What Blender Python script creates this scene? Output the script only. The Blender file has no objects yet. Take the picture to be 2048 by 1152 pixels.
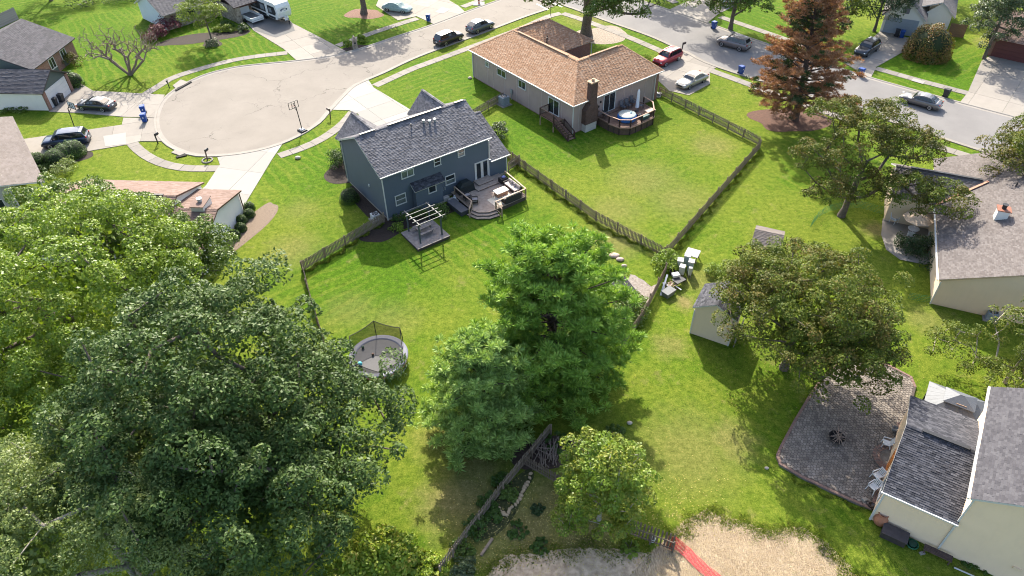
import bpy, math, random
import numpy as np
from mathutils import Vector, Matrix

SC = bpy.context.scene
COL = SC.collection
R = math.radians

# ------------------------------------------------------------------ camera, sky, sun, exposure
CAM_H, FPX, PITCH, ROLL = 42.0, 1430.0, R(41.2), R(1.08)
_fw = np.array([0, math.cos(PITCH), -math.sin(PITCH)]); _r0 = np.array([1.0, 0, 0]); _u0 = np.cross(_r0, _fw)
_rt = math.cos(ROLL) * _r0 - math.sin(ROLL) * _u0
_up = math.cos(ROLL) * _u0 + math.sin(ROLL) * _r0
cam_data = bpy.data.cameras.new('drone_camera')
cam = bpy.data.objects.new('drone_camera', cam_data); COL.objects.link(cam)
cam_data.sensor_width = 36.0; cam_data.lens = FPX / 2048 * 36; cam_data.clip_end = 2000; cam_data.clip_start = .5
cam.matrix_world = Matrix(((_rt[0], _up[0], -_fw[0], 0), (_rt[1], _up[1], -_fw[1], 0), (_rt[2], _up[2], -_fw[2], CAM_H), (0, 0, 0, 1)))
SC.camera = cam

SUN_EL, SUN_AZ = R(36.0), R(-6.0)          # azimuth measured from +Y towards +X
world = bpy.data.worlds.new('World'); SC.world = world; world.use_nodes = True
wn = world.node_tree.nodes; wl = world.node_tree.links
sky = wn.new('ShaderNodeTexSky'); sky.sky_type = 'NISHITA'; sky.sun_disc = False
sky.sun_elevation = SUN_EL; sky.sun_rotation = SUN_AZ; sky.air_density = 1.0; sky.dust_density = 3.0; sky.ozone_density = 0.8
bg = wn['Background']; wl.new(sky.outputs[0], bg.inputs[0]); bg.inputs[1].default_value = 0.15
sun_d = bpy.data.lights.new('sun', 'SUN'); sun_d.energy = 3.9; sun_d.angle = R(0.55); sun_d.color = (1.0, .94, .82)
sun = bpy.data.objects.new('sun', sun_d); COL.objects.link(sun)
_sd = Vector((math.sin(SUN_AZ) * math.cos(SUN_EL), math.cos(SUN_AZ) * math.cos(SUN_EL), math.sin(SUN_EL)))
sun.rotation_euler = _sd.to_track_quat('Z', 'Y').to_euler()
sun.location = (0, 150, 120)
SC.view_settings.view_transform = 'Standard'; SC.view_settings.look = 'None'
SC.view_settings.exposure = 1.5; SC.view_settings.gamma = 1.0; SC.view_settings.use_curve_mapping = False
SC.render.engine = 'CYCLES'
cy = SC.cycles
cy.max_bounces = 6; cy.diffuse_bounces = 3; cy.glossy_bounces = 2; cy.transmission_bounces = 4; cy.transparent_max_bounces = 12
cy.use_denoising = True; cy.filter_width = 1.05; cy.sample_clamp_indirect = 6

def G(x, y, z=0.0):
    """point of the place seen in direction (x, y) of the photograph, on the level z"""
    d = _fw * FPX + _rt * (x - 1024) + _up * (576 - y)
    t = (z - CAM_H) / d[2]
    return Vector((d[0] * t, d[1] * t, z))

# ------------------------------------------------------------------ materials
def lin(c):
    if isinstance(c, str):
        c = c.lstrip('#'); c = [int(c[i:i + 2], 16) / 255 for i in (0, 2, 4)]
        return tuple(((v + .055) / 1.055) ** 2.4 if v > .04045 else v / 12.92 for v in c)
    return tuple(c)
MATS = {}
class NT:
    """short-hand for building a node tree"""
    def __init__(s, name):
        s.m = bpy.data.materials.new(name); s.m.use_nodes = True
        s.n = s.m.node_tree.nodes; s.l = s.m.node_tree.links
        s.p = s.n['Principled BSDF']; s.out = s.n['Material Output']
        MATS[name] = s.m
    def node(s, t, **kw):
        n = s.n.new('ShaderNode' + t)
        for k, v in kw.items(): setattr(n, k, v)
        return n
    def link(s, a, b): s.l.new(a, b)
    def val(s, sock, v):
        if hasattr(v, 'is_output') or isinstance(v, bpy.types.NodeSocket): s.l.new(v, sock)
        else: sock.default_value = v
    def coord(s, scale=None, kind='Object', rot=None):
        tc = s.node('TexCoord'); o = tc.outputs[kind]
        if scale is not None or rot is not None:
            mp = s.node('Mapping'); s.link(o, mp.inputs[0])
            if scale is not None: mp.inputs['Scale'].default_value = scale if hasattr(scale, '__len__') else (scale,) * 3
            if rot is not None: mp.inputs['Rotation'].default_value = rot
            o = mp.outputs[0]
        return o
    def noise(s, vec, scale, detail=3, rough=.6, dist=0):
        n = s.node('TexNoise'); s.link(vec, n.inputs['Vector']); n.inputs['Scale'].default_value = scale
        n.inputs['Detail'].default_value = detail; n.inputs['Roughness'].default_value = rough; n.inputs['Distortion'].default_value = dist
        return n.outputs['Fac']
    def ramp(s, fac, stops, interp='LINEAR'):
        r = s.node('ValToRGB'); r.color_ramp.interpolation = interp
        e = r.color_ramp.elements
        while len(e) < len(stops): e.new(.5)
        for i, (p, c) in enumerate(stops):
            e[i].position = p; e[i].color = (*lin(c), 1) if not isinstance(c, (int, float)) else (c, c, c, 1)
        s.link(fac, r.inputs[0]); return r.outputs[0]
    def mix(s, f, a, b, mode='MIX'):
        n = s.node('Mix', data_type='RGBA', blend_type=mode)
        s.val(n.inputs['Factor'], f)
        for k, v in ((6, a), (7, b)):
            s.val(n.inputs[k], v if not isinstance(v, (str, tuple)) else (*lin(v), 1))
        return n.outputs[2]
    def math(s, op, a, b=0.0, clamp=False):
        n = s.node('Math', operation=op, use_clamp=clamp); s.val(n.inputs[0], a); s.val(n.inputs[1], b); return n.outputs[0]
    def bump(s, h, strength=.5, dist=.02):
        b = s.node('Bump'); b.inputs['Strength'].default_value = strength; b.inputs['Distance'].default_value = dist
        s.link(h, b.inputs['Height']); s.link(b.outputs[0], s.p.inputs['Normal'])
    def base(s, c): s.val(s.p.inputs['Base Color'], c if isinstance(c, bpy.types.NodeSocket) else (*lin(c), 1))
    def set(s, rough=.6, metal=0, spec=.5, coat=0):
        s.p.inputs['Roughness'].default_value = rough; s.p.inputs['Metallic'].default_value = metal
        s.p.inputs['Specular IOR Level'].default_value = spec; s.p.inputs['Coat Weight'].default_value = coat
        s.p.inputs['Coat Roughness'].default_value = .05

def M(name, c, rough=.6, var=.12, scale=6, bump=0, metal=0, spec=.4, coat=0, c2=None, isl=0.0, bscale=40):
    """plain procedural material: two tones mixed by noise, an optional step per separate piece, fine relief"""
    if name in MATS: return MATS[name]
    t = NT(name); t.set(rough, metal, spec, coat); c = lin(c)
    a = tuple(v * (1 - var) for v in c); b = lin(c2) if c2 else tuple(min(1, v * (1 + var)) for v in c)
    vec = t.coord()
    o = t.mix(t.ramp(t.noise(vec, scale, 5), [(.3, 0.0), (.7, 1.0)]), a, b)
    if isl:
        gi = t.node('NewGeometry'); k = t.math('MULTIPLY_ADD', gi.outputs['Random Per Island'], 2 * isl)
        t.n[k.node.name].inputs[2].default_value = 1 - isl
        mm = t.node('Mix', data_type='RGBA', blend_type='MULTIPLY'); mm.inputs['Factor'].default_value = 1
        t.link(o, mm.inputs[6]); t.link(k, mm.inputs[7]); o = mm.outputs[2]
    t.base(o)
    if bump: t.bump(t.noise(vec, bscale, 4), bump, .02)
    return t.m

def leaf_mat(name, cols, transl=.32, rough=.45, spec=.35, clump=.35, nscale=.55):
    """leaf colours differ from leaf to leaf and from bough to bough; light passes through"""
    t = NT(name); t.set(rough, 0, spec)
    g = t.node('NewGeometry')
    n = len(cols); vec = t.coord()
    nz = t.noise(vec, nscale, 2)
    f = t.math('ADD', t.math('MULTIPLY', g.outputs['Random Per Island'], 1 - clump), t.math('MULTIPLY', t.ramp(nz, [(.3, 0.0), (.7, 1.0)]), clump))
    c = t.ramp(f, [(i / (n - 1), v) for i, v in enumerate(cols)])
    t.base(c)
    tr = t.node('BsdfTranslucent'); t.link(t.mix(1.0, c, (1.0, 1.0, .45), 'MULTIPLY'), tr.inputs[0])
    ms = t.node('MixShader'); ms.inputs[0].default_value = transl
    t.link(t.p.outputs[0], ms.inputs[1]); t.link(tr.outputs[0], ms.inputs[2]); t.link(ms.outputs[0], t.out.inputs[0])
    return t.m

# ------------------------------------------------------------------ mesh builder
class MB:
    def __init__(s): s.v = []; s.f = []
    def add(s, pts, faces):
        b = len(s.v); s.v += [tuple(p) for p in pts]; s.f += [tuple(b + i for i in f) for f in faces]; return s
    def quad(s, *p): return s.add(p, [tuple(range(len(p)))])
    def box(s, x0, x1, y0, y1, z0, z1):
        return s.add([(x0, y0, z0), (x1, y0, z0), (x1, y1, z0), (x0, y1, z0), (x0, y0, z1), (x1, y0, z1), (x1, y1, z1), (x0, y1, z1)],
                     [(0, 3, 2, 1), (4, 5, 6, 7), (0, 1, 5, 4), (1, 2, 6, 5), (2, 3, 7, 6), (3, 0, 4, 7)])
    def hexa(s, b, t):
        return s.add(list(b) + list(t), [(0, 3, 2, 1), (4, 5, 6, 7), (0, 1, 5, 4), (1, 2, 6, 5), (2, 3, 7, 6), (3, 0, 4, 7)])
    def cbox(s, x0, x1, y0, y1, z0, z1, c=.02):
        """box with its upper edges chamfered"""
        s.add([(x0, y0, z0), (x1, y0, z0), (x1, y1, z0), (x0, y1, z0), (x0, y0, z1 - c), (x1, y0, z1 - c), (x1, y1, z1 - c), (x0, y1, z1 - c),
               (x0 + c, y0 + c, z1), (x1 - c, y0 + c, z1), (x1 - c, y1 - c, z1), (x0 + c, y1 - c, z1)],
              [(0, 3, 2, 1), (0, 1, 5, 4), (1, 2, 6, 5), (2, 3, 7, 6), (3, 0, 4, 7), (4, 5, 9, 8), (5, 6, 10, 9), (6, 7, 11, 10), (7, 4, 8, 11), (8, 9, 10, 11)])
        return s
    def prism(s, poly, z0, z1, ch=0):
        n = len(poly)
        if sum(poly[i][0] * poly[(i + 1) % n][1] - poly[(i + 1) % n][0] * poly[i][1] for i in range(n)) < 0: poly = poly[::-1]
        if ch:
            cx = sum(p[0] for p in poly) / n; cyy = sum(p[1] for p in poly) / n
            def sh(p):
                d = math.hypot(p[0] - cx, p[1] - cyy) or 1; k = max(0, 1 - ch / d); return (cx + (p[0] - cx) * k, cyy + (p[1] - cyy) * k)
            s.add([(p[0], p[1], z0) for p in poly] + [(p[0], p[1], z1 - ch) for p in poly] + [(*sh(p), z1) for p in poly],
                  [tuple(range(2 * n, 3 * n))] + [(i, (i + 1) % n, n + (i + 1) % n, n + i) for i in range(n)] + [(n + i, n + (i + 1) % n, 2 * n + (i + 1) % n, 2 * n + i) for i in range(n)])
            return s
        return s.add([(p[0], p[1], z0) for p in poly] + [(p[0], p[1], z1) for p in poly],
                     [tuple(range(n - 1, -1, -1)), tuple(range(n, 2 * n))] + [(i, (i + 1) % n, n + (i + 1) % n, n + i) for i in range(n)])
    def beam(s, p0, p1, w, h, up=(0, 0, 1)):
        p0, p1 = Vector(p0), Vector(p1); d = (p1 - p0).normalized(); u = Vector(up)
        if abs(d.dot(u)) > .98: u = Vector((0, 1, 0))
        a = d.cross(u).normalized(); b = a.cross(d).normalized(); a *= w / 2; b *= h / 2
        return s.hexa([p0 - a - b, p0 + a - b, p0 + a + b, p0 - a + b], [p1 - a - b, p1 + a - b, p1 + a + b, p1 - a + b])
    def cyl(s, p0, p1, r0, r1=None, n=8, caps=True):
        r1 = r0 if r1 is None else r1; p0, p1 = Vector(p0), Vector(p1); d = (p1 - p0).normalized()
        u = Vector((0, 0, 1)) if abs(d.z) < .95 else Vector((1, 0, 0)); a = d.cross(u).normalized(); b = d.cross(a)
        ring = lambda p, r: [p + (a * math.cos(2 * math.pi * i / n) + b * math.sin(2 * math.pi * i / n)) * r for i in range(n)]
        f = [(i, i + n, (i + 1) % n + n, (i + 1) % n) for i in range(n)]
        if caps: f += [tuple(range(n)), tuple(range(2 * n - 1, n - 1, -1))]
        return s.add(ring(p0, r0) + ring(p1, r1), f)
    def tube(s, pts, r, n=6):
        for i in range(len(pts) - 1):
            r0 = r[i] if hasattr(r, '__len__') else r; r1 = r[i + 1] if hasattr(r, '__len__') else r
            s.cyl(pts[i], pts[i + 1], r0, r1, n)
        return s
    def lathe(s, prof, n=16, c=(0, 0, 0), sx=1, sy=1):
        pts = [(c[0] + r * sx * math.cos(2 * math.pi * i / n), c[1] + r * sy * math.sin(2 * math.pi * i / n), c[2] + z) for r, z in prof for i in range(n)]
        f = [(k * n + i, k * n + (i + 1) % n, (k + 1) * n + (i + 1) % n, (k + 1) * n + i) for k in range(len(prof) - 1) for i in range(n)]
        f += [tuple(range(n - 1, -1, -1)), tuple(range((len(prof) - 1) * n, len(prof) * n))]
        return s.add(pts, f)
    def ell(s, c, r, nu=12, nv=8):
        r = r if hasattr(r, '__len__') else (r,) * 3
        pr = [(math.sin(math.pi * (k + .02) / (nv + .04)), -math.cos(math.pi * (k + .02) / (nv + .04))) for k in range(nv + 1)]
        pts = [(c[0] + a * r[0] * math.cos(2 * math.pi * i / nu), c[1] + a * r[1] * math.sin(2 * math.pi * i / nu), c[2] + b * r[2]) for a, b in pr for i in range(nu)]
        f = [(k * nu + i, k * nu + (i + 1) % nu, (k + 1) * nu + (i + 1) % nu, (k + 1) * nu + i) for k in range(nv) for i in range(nu)]
        f += [tuple(range(nu - 1, -1, -1)), tuple(range(nv * nu, nv * nu + nu))]
        return s.add(pts, f)
    def mesh(s, name, mat, smooth=False):
        me = bpy.data.meshes.new(name); me.from_pydata(s.v, [], s.f); me.materials.append(mat)
        if smooth: me.polygons.foreach_set('use_smooth', [True] * len(me.polygons))
        me.update(); return me
    def build(s, name, mat, parent=None, smooth=False):
        return link(name, s.mesh(name, mat, smooth), parent)

def link(name, me, parent=None, mat4=None):
    o = bpy.data.objects.new(name, me); COL.objects.link(o)
    if parent is not None: o.parent = parent
    if mat4 is not None: o.matrix_local = mat4
    return o
def tag(o, label, cat, group=None):
    o['label'] = label; o['category'] = cat
    if group: o['group'] = group
    return o
def thing(name, label, cat, loc=(0, 0, 0), rz=0.0, group=None):
    o = bpy.data.objects.new(name, None); COL.objects.link(o); o.empty_display_size = .3
    o.location = loc; o.rotation_euler = (0, 0, rz); return tag(o, label, cat, group)
def struct(name, mb, mat, label=None):
    o = mb.build(name, mat); o['kind'] = 'structure'
    if label: o['label'] = label
    return o
def dup(root, loc, rz=None, label=None, name=None):
    """copy of a thing with copies of its parts and sub-parts"""
    r = root.copy(); COL.objects.link(r); r.location = loc
    if rz is not None: r.rotation_euler = (0, 0, rz)
    if label: r['label'] = label
    for ch in root.children:
        c_ = ch.copy(); COL.objects.link(c_); c_.parent = r
        for g in ch.children:
            d = g.copy(); COL.objects.link(d); d.parent = c_
    return r
def T(x=0, y=0, z=0, rz=0, s=1): return Matrix.Translation((x, y, z)) @ Matrix.Rotation(rz, 4, 'Z') @ Matrix.Scale(s, 4)
rnd = random.Random(7)

# ------------------------------------------------------------------ polygons
def clip(poly, a, b, c):
    """keep a*x + b*y <= c"""
    out = []; n = len(poly)
    for i in range(n):
        p, q = poly[i], poly[(i + 1) % n]; dp = a * p[0] + b * p[1] - c; dq = a * q[0] + b * q[1] - c
        if dp <= 1e-9: out.append(p)
        if (dp < -1e-9 and dq > 1e-9) or (dp > 1e-9 and dq < -1e-9):
            t = dp / (dp - dq); out.append((p[0] + (q[0] - p[0]) * t, p[1] + (q[1] - p[1]) * t))
    return out
def area(poly): return abs(sum(poly[i][0] * poly[(i + 1) % len(poly)][1] - poly[(i + 1) % len(poly)][0] * poly[i][1] for i in range(len(poly)))) / 2 if len(poly) > 2 else 0
def smooth_line(pts, step=1.0):
    """Catmull-Rom through the points, resampled evenly"""
    P = [Vector((p[0], p[1])) for p in pts]; P = [P[0] * 2 - P[1]] + P + [P[-1] * 2 - P[-2]]
    out = []
    for i in range(1, len(P) - 2):
        for k in range(16):
            t = k / 16; a, b, c, d = P[i - 1], P[i], P[i + 1], P[i + 2]
            out.append(.5 * ((2 * b) + (c - a) * t + (2 * a - 5 * b + 4 * c - d) * t * t + (3 * b - a - 3 * c + d) * t ** 3))
    out.append(P[-2])
    L = [0]
    for i in range(1, len(out)): L.append(L[-1] + (out[i] - out[i - 1]).length)
    n = max(1, round(L[-1] / step)); res = []; j = 0
    for k in range(n + 1):
        d = L[-1] * k / n
        while j < len(L) - 2 and L[j + 1] < d: j += 1
        t = (d - L[j]) / max(1e-6, L[j + 1] - L[j]); res.append(out[j].lerp(out[j + 1], t))
    return res
def normals2(pts):
    out = []
    for i in range(len(pts)):
        d = (pts[min(i + 1, len(pts) - 1)] - pts[max(i - 1, 0)]).normalized(); out.append(Vector((-d.y, d.x)))
    return out

def courses(mb, poly, o, S, Tv, N, expo, lip, tab=0.0, rng=rnd, jit=.0):
    """cover a plane polygon (s, t) with overlapping courses: clapboards, or shingles when tab is the width of one"""
    t0 = min(p[1] for p in poly); t1 = max(p[1] for p in poly); k = 0; t = t0
    while t < t1 - 1e-4:
        te = min(t + expo, t1 + 1e-6)
        band = clip(clip(poly, 0, 1, te), 0, -1, -t)
        if len(band) > 2 and area(band) > 1e-4:
            s0 = min(p[0] for p in band); s1 = max(p[0] for p in band)
            cuts = [s0 - 1, s1 + 1]
            if tab:
                x = s0 - rng.random() * tab; cuts = [x]
                while x < s1: x += tab * rng.uniform(.7, 1.3); cuts.append(x)
            for i in range(len(cuts) - 1):
                pc = band if not tab else clip(clip(band, 1, 0, cuts[i + 1]), -1, 0, -cuts[i])
                if len(pc) < 3 or area(pc) < 1e-4: continue
                l = lip * (1 + rng.uniform(-jit, jit)); n = len(pc)
                P = [o + S * p[0] + Tv * p[1] + N * (l * (1 - (p[1] - t) / expo)) for p in pc]
                F = [tuple(range(n))]
                for a in range(n):
                    b = (a + 1) % n
                    if abs(pc[a][1] - t) < 1e-5 and abs(pc[b][1] - t) < 1e-5:
                        P += [o + S * pc[a][0] + Tv * pc[a][1] - N * .01, o + S * pc[b][0] + Tv * pc[b][1] - N * .01]
                        m = len(P); F.append((b, a, m - 2, m - 1))
                mb.add(P, F)
        t += expo; k += 1
# ------------------------------------------------------------------ ground materials
def lawn_mat():
    t = NT('lawn_grass'); t.set(.9, 0, .04)
    v = t.coord()
    big = t.noise(v, .045, 3, .55); mid = t.noise(v, .35, 5, .68)
    fine = t.math('ADD', t.math('MULTIPLY', t.noise(v, 2.2, 6, .82), .62), t.math('MULTIPLY', t.noise(v, 9.0, 3, .7), .38)); vfine = t.noise(v, 16.0, 3, .8)
    lush = t.ramp(fine, [(.38, (0.028, 0.069, 0.005)), (.5, (0.066, 0.139, 0.008)), (.64, (0.138, 0.226, 0.015))])
    pale = t.ramp(fine, [(.38, (0.065, 0.099, 0.009)), (.5, (0.137, 0.178, 0.020)), (.64, (0.265, 0.284, 0.043))])
    dry = t.ramp(fine, [(.36, (0.115, 0.106, 0.034)), (.5, (0.212, 0.178, 0.068)), (.66, (0.357, 0.289, 0.136))])
    m1 = t.math('ADD', t.math('MULTIPLY', big, .55), t.math('MULTIPLY', mid, .45))
    lu = None   # lawns that are watered and greener
    for (px, py), r in (((200, 60), 26), ((640, 40), 20), ((640, 330), 9), ((1090, 270), 8), ((880, 170), 11), ((700, 540), 8), ((1850, 110), 14), ((1500, 20), 16), ((1230, 90), 9), ((500, 110), 12), ((1000, 460), 6), ((1640, 320), 8)):
        g = G(px, py); dn = t.node('VectorMath', operation='DISTANCE'); t.link(v, dn.inputs[0]); dn.inputs[1].default_value = (g.x, g.y, 0)
        mr = t.node('MapRange'); t.link(dn.outputs['Value'], mr.inputs[0]); mr.inputs[1].default_value = r * 1.2; mr.inputs[2].default_value = r * .5; mr.inputs[3].default_value = 0; mr.inputs[4].default_value = .14
        lu = mr.outputs[0] if lu is None else t.math('MAXIMUM', lu, mr.outputs[0])
    m1 = t.math('SUBTRACT', t.math('ADD', m1, .03), lu)
    c = t.mix(t.ramp(m1, [(.38, 0.0), (.58, 1.0)]), lush, pale)
    # mower passes: alternate lighter and darker strips, wandering a little
    wob = t.noise(v, .12, 2)
    sx = t.node('SeparateXYZ'); t.link(v, sx.inputs[0])
    for ang, w, f in ((R(35), .55, .6), (R(-52), .6, .5)):
        d = t.math('ADD', t.math('MULTIPLY', sx.outputs[0], math.cos(ang)), t.math('MULTIPLY', sx.outputs[1], math.sin(ang)))
        d = t.math('ADD', d, t.math('MULTIPLY', wob, 3.0))
        st = t.math('SINE', t.math('MULTIPLY', d, math.pi / w))
        amt = t.math('MULTIPLY', t.ramp(st, [(.42, 0.0), (.58, 1.0)]), t.ramp(t.noise(v, .035, 1), [(.46, 0.0), (.56, f)] if ang > 0 else [(.40, f), (.47, 0.0)]))
        c = t.mix(amt, c, pale)
    # worn and sun-dried patches
    cen = [((930, 1000), 3.6, .95), ((900, 880), 2.8, .6), ((1000, 990), 2.5, .8), ((1290, 360), 4.5, .45), ((1360, 400), 4.2, .42), ((1230, 420), 3.5, .4), ((1425, 290), 3, .5), ((1370, 605), 1.3, .95),
           ((700, 620), 3, .3), ((1460, 880), 2.4, .6), ((585, 500), 3.2, .45), ((600, 420), 2.5, .3), ((1235, 480), 3.2, .6), ((1400, 560), 2.4, .45), ((1340, 690), 1.8, .5), ((1750, 460), 1.6, .8), ((1850, 640), 2.2, .45),
           ((1380, 900), 4.5, .45), ((1060, 1060), 3.6, .95), ((1100, 1010), 3.2, .9), ((980, 1090), 2.5, .7), ((1160, 1075), 3.0, .95), ((950, 940), 2.4, .8), ((470, 60), 1.2, .5), ((1180, 38), 4, .55), ((1000, 130), 4, .4), ((1975, 85), 2, .6), ((780, 640), 3, .3)]
    warp = t.math('MULTIPLY', t.math('SUBTRACT', t.noise(v, .8, 5, .7), .5), 3.4)
    acc = None
    for (px, py), r, k in cen:
        g = G(px, py); dn = t.node('VectorMath', operation='DISTANCE'); t.link(v, dn.inputs[0]); dn.inputs[1].default_value = (g.x, g.y, 0)
        mr = t.node('MapRange'); t.link(t.math('ADD', dn.outputs['Value'], warp), mr.inputs[0])
        mr.inputs[1].default_value = r * 1.15; mr.inputs[2].default_value = r * .3; mr.inputs[3].default_value = 0; mr.inputs[4].default_value = k
        acc = mr.outputs[0] if acc is None else t.math('MAXIMUM', acc, mr.outputs[0])
    acc = t.math('MAXIMUM', acc, t.ramp(t.noise(v, .5, 5, .75), [(.575, 0.0), (.73, .7)]))
    c = t.mix(acc, c, dry)
    c = t.mix(t.ramp(vfine, [(.3, 0.0), (.7, .6)]), c, t.mix(.6, c, (.02, .05, .004)))
    t.base(c); t.bump(t.math('ADD', fine, vfine), .9, .06)
    return t.m
def asphalt_mat(name, a, b, crack=True):
    t = NT(name); t.set(.9, 0, .2); v = t.coord()
    c = t.mix(t.ramp(t.noise(v, .25, 4, .6), [(.3, 0.0), (.7, 1.0)]), a, b)
    c = t.mix(t.ramp(t.noise(v, 14, 4, .8), [(.35, .0), (.75, .3)]), c, tuple(x * .55 for x in a))
    c = t.mix(t.ramp(t.noise(v, 1.3, 5, .7), [(.55, .0), (.85, .4)]), c, tuple(x * .72 for x in a))
    if crack:
        vd = t.node('VectorMath', operation='ADD'); t.link(v, vd.inputs[0])
        nn = t.node('TexNoise'); nn.inputs['Scale'].default_value = .5; nn.inputs['Detail'].default_value = 6; t.link(v, nn.inputs['Vector'])
        sc = t.node('VectorMath', operation='SCALE'); t.link(nn.outputs['Color'], sc.inputs[0]); sc.inputs['Scale'].default_value = 3.5; t.link(sc.outputs[0], vd.inputs[1])
        for s, w, k in ((.09, .005, .8), (.3, .005, .45)):
            vo = t.node('TexVoronoi', feature='DISTANCE_TO_EDGE'); t.link(vd.outputs[0], vo.inputs['Vector']); vo.inputs['Scale'].default_value = s
            edge = t.ramp(vo.outputs['Distance'], [(0, 1.0), (w, 0.0)])
            gate = t.ramp(t.noise(v, .12, 2), [(.42, 0.0), (.55, k)])
            c = t.mix(t.math('MULTIPLY', edge, gate), c, (.03, .028, .026))
    t.base(c); t.bump(t.noise(v, 30, 3), .3, .01); return t.m
def concrete_mat(name, c, stain=.25):
    t = NT(name); t.set(.85, 0, .25); v = t.coord(); c = lin(c)
    gi = t.node('ObjectInfo')
    o = t.mix(t.ramp(gi.outputs['Random'], [(0, 0.0), (1, 1.0)]), tuple(x * .86 for x in c), tuple(min(1, x * 1.08) for x in c))
    o = t.mix(t.ramp(t.noise(v, .9, 5, .65), [(.4, 0.0), (.75, stain)]), o, tuple(x * .55 for x in c))
    o = t.mix(t.ramp(t.noise(v, 20, 3, .7), [(.4, 0.0), (.8, .22)]), o, tuple(x * .6 for x in c))
    t.base(o); t.bump(t.noise(v, 25, 3), .25, .01); return t.m
LAWN = lawn_mat()
ASPH = asphalt_mat('worn_asphalt', (0.199, 0.176, 0.150), (0.239, 0.213, 0.183))
ASPH2 = asphalt_mat('road_asphalt', (0.167, 0.159, 0.154), (0.204, 0.194, 0.186), False)
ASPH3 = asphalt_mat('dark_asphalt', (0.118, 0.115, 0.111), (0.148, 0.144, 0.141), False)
CONC = concrete_mat('driveway_concrete', (0.253, 0.228, 0.197))
CONCW = concrete_mat('new_concrete', (0.280, 0.267, 0.242), .1)
CONCS = concrete_mat('sidewalk_concrete', (0.229, 0.207, 0.181), .35)
KERB = concrete_mat('kerb_concrete', (0.252, 0.229, 0.200), .35)
MULCH = M('dark_mulch', (0.021, 0.014, 0.011), .95, .5, 9, 1.0, c2=(0.045, 0.030, 0.022))
BROWNM = M('needle_litter', (.085, .042, .03), .95, .4, 6, 1.0, c2=(.14, .07, .045))
GRAVEL = M('pale_gravel', (0.220, 0.176, 0.143), .9, .45, 5, 1.0, c2=(0.303, 0.264, 0.231))
WHITEP = M('white_paint', (.78, .78, .76), .45, .05, 3)
def straw_mat():
    t = NT('straw_covered_soil'); t.set(.95, 0, .1); v = t.coord()
    c = t.ramp(t.noise(v, .5, 4), [(.3, (0.204, 0.149, 0.094)), (.7, (0.317, 0.246, 0.164))])
    for rot, k in ((.3, .5), (1.3, .45), (2.4, .45)):
        vv = t.coord((22, 2.2, 1), rot=(0, 0, rot))
        c = t.mix(t.ramp(t.noise(vv, 1, 3, .7), [(.52, 0.0), (.62, k)]), c, (.66, .54, .38) if rot != 1.3 else (.17, .115, .07))
    c = t.mix(t.ramp(t.noise(v, 1.2, 4), [(.6, 0.0), (.72, .5)]), c, (.13, .17, .03))
    t.base(c); t.bump(t.noise(v, 12, 5, .8), 1.0, .05); return t.m
STRAW = straw_mat()

# ------------------------------------------------------------------ ground, street, kerbs, pavements
gm = MB(); gm.add([(-320, -60, 0), (320, -60, 0), (320, 420, 0), (-320, 420, 0)], [(0, 1, 2, 3)])
struct('ground', gm, LAWN, 'mown suburban lawn, green with dry patches')
def pxs(l, z=0): return [G(x, y, z) for x, y in l]
def sheet(name, pts, z, mat, label=None, parent=None):
    m = MB(); m.add([(p[0], p[1], z) for p in pts], [tuple(range(len(pts)))])
    me = m.mesh(name, mat)
    o = link(name, me, parent)
    if me.polygons[0].normal.z < 0: me.flip_normals()
    o['kind'] = 'structure'
    if label: o['label'] = label
    return o
N_EDGE = [(1000, 0), (941, 21), (865, 50), (795, 73), (720, 98), (660, 113), (592, 122), (520, 129), (470, 135), (420, 147), (382, 162), (350, 180), (327, 200), (315, 222), (311, 242), (314, 262), (324, 279), (340, 293), (362, 303), (390, 311), (430, 312), (470, 309), (512, 302), (540, 295), (567, 286), (600, 271), (620, 259), (641, 244), (660, 222), (690, 190), (708, 173), (737, 159), (770, 145), (820, 121), (870, 101), (939, 76), (987, 58), (1050, 34), (1092, 20)]
edge = smooth_line(pxs(N_EDGE), 1.2)
tail = [G(1118, 8).to_2d(), G(1070, -22).to_2d()]
sheet('street', edge + tail, .006, ASPH, 'cul-de-sac of worn beige asphalt with dark cracks')
CN = [(1120, -62), (1180, -36), (1262, -6), (1325, 16), (1413, 46), (1521, 84), (1640, 124), (1740, 156), (1880, 195), (1981, 222), (2090, 251), (2260, 300)]
CS = [(2260, 402), (2060, 334), (1928, 291), (1790, 246), (1640, 199), (1433, 134), (1372, 106), (1300, 73), (1212, 42), (1150, 19), (1120, 8), (1085, -12), (1040, -34)]
cn = smooth_line(pxs(CN), 1.5); cs = smooth_line(pxs(CS), 1.5)
sheet('through_road', cn + cs, .011, ASPH2, 'grey asphalt through road')
def kerb(name, pts, side):
    """rolled concrete kerb: gutter pan on the road, a rounded rise behind it"""
    n = normals2(pts); m = MB(); prof = [(-.45, .014), (-.08, .018), (0, .075), (.10, .095), (.2, .09), (.22, -.02)]
    P = [(p + q * side * o) for p, q in zip(pts, n) for o, z in prof]
    k = len(prof)
    m.add([(P[i * k + j].x, P[i * k + j].y, prof[j][1]) for i in range(len(pts)) for j in range(k)],
          [(i * k + j, (i + 1) * k + j, (i + 1) * k + j + 1, i * k + j + 1) for i in range(len(pts) - 1) for j in range(k - 1)])
    struct(name, m, KERB, 'pale rolled concrete kerb')
kerb('kerb', edge, -1); kerb('kerb', cn, 1); kerb('kerb', cs[:-3], 1)
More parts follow.
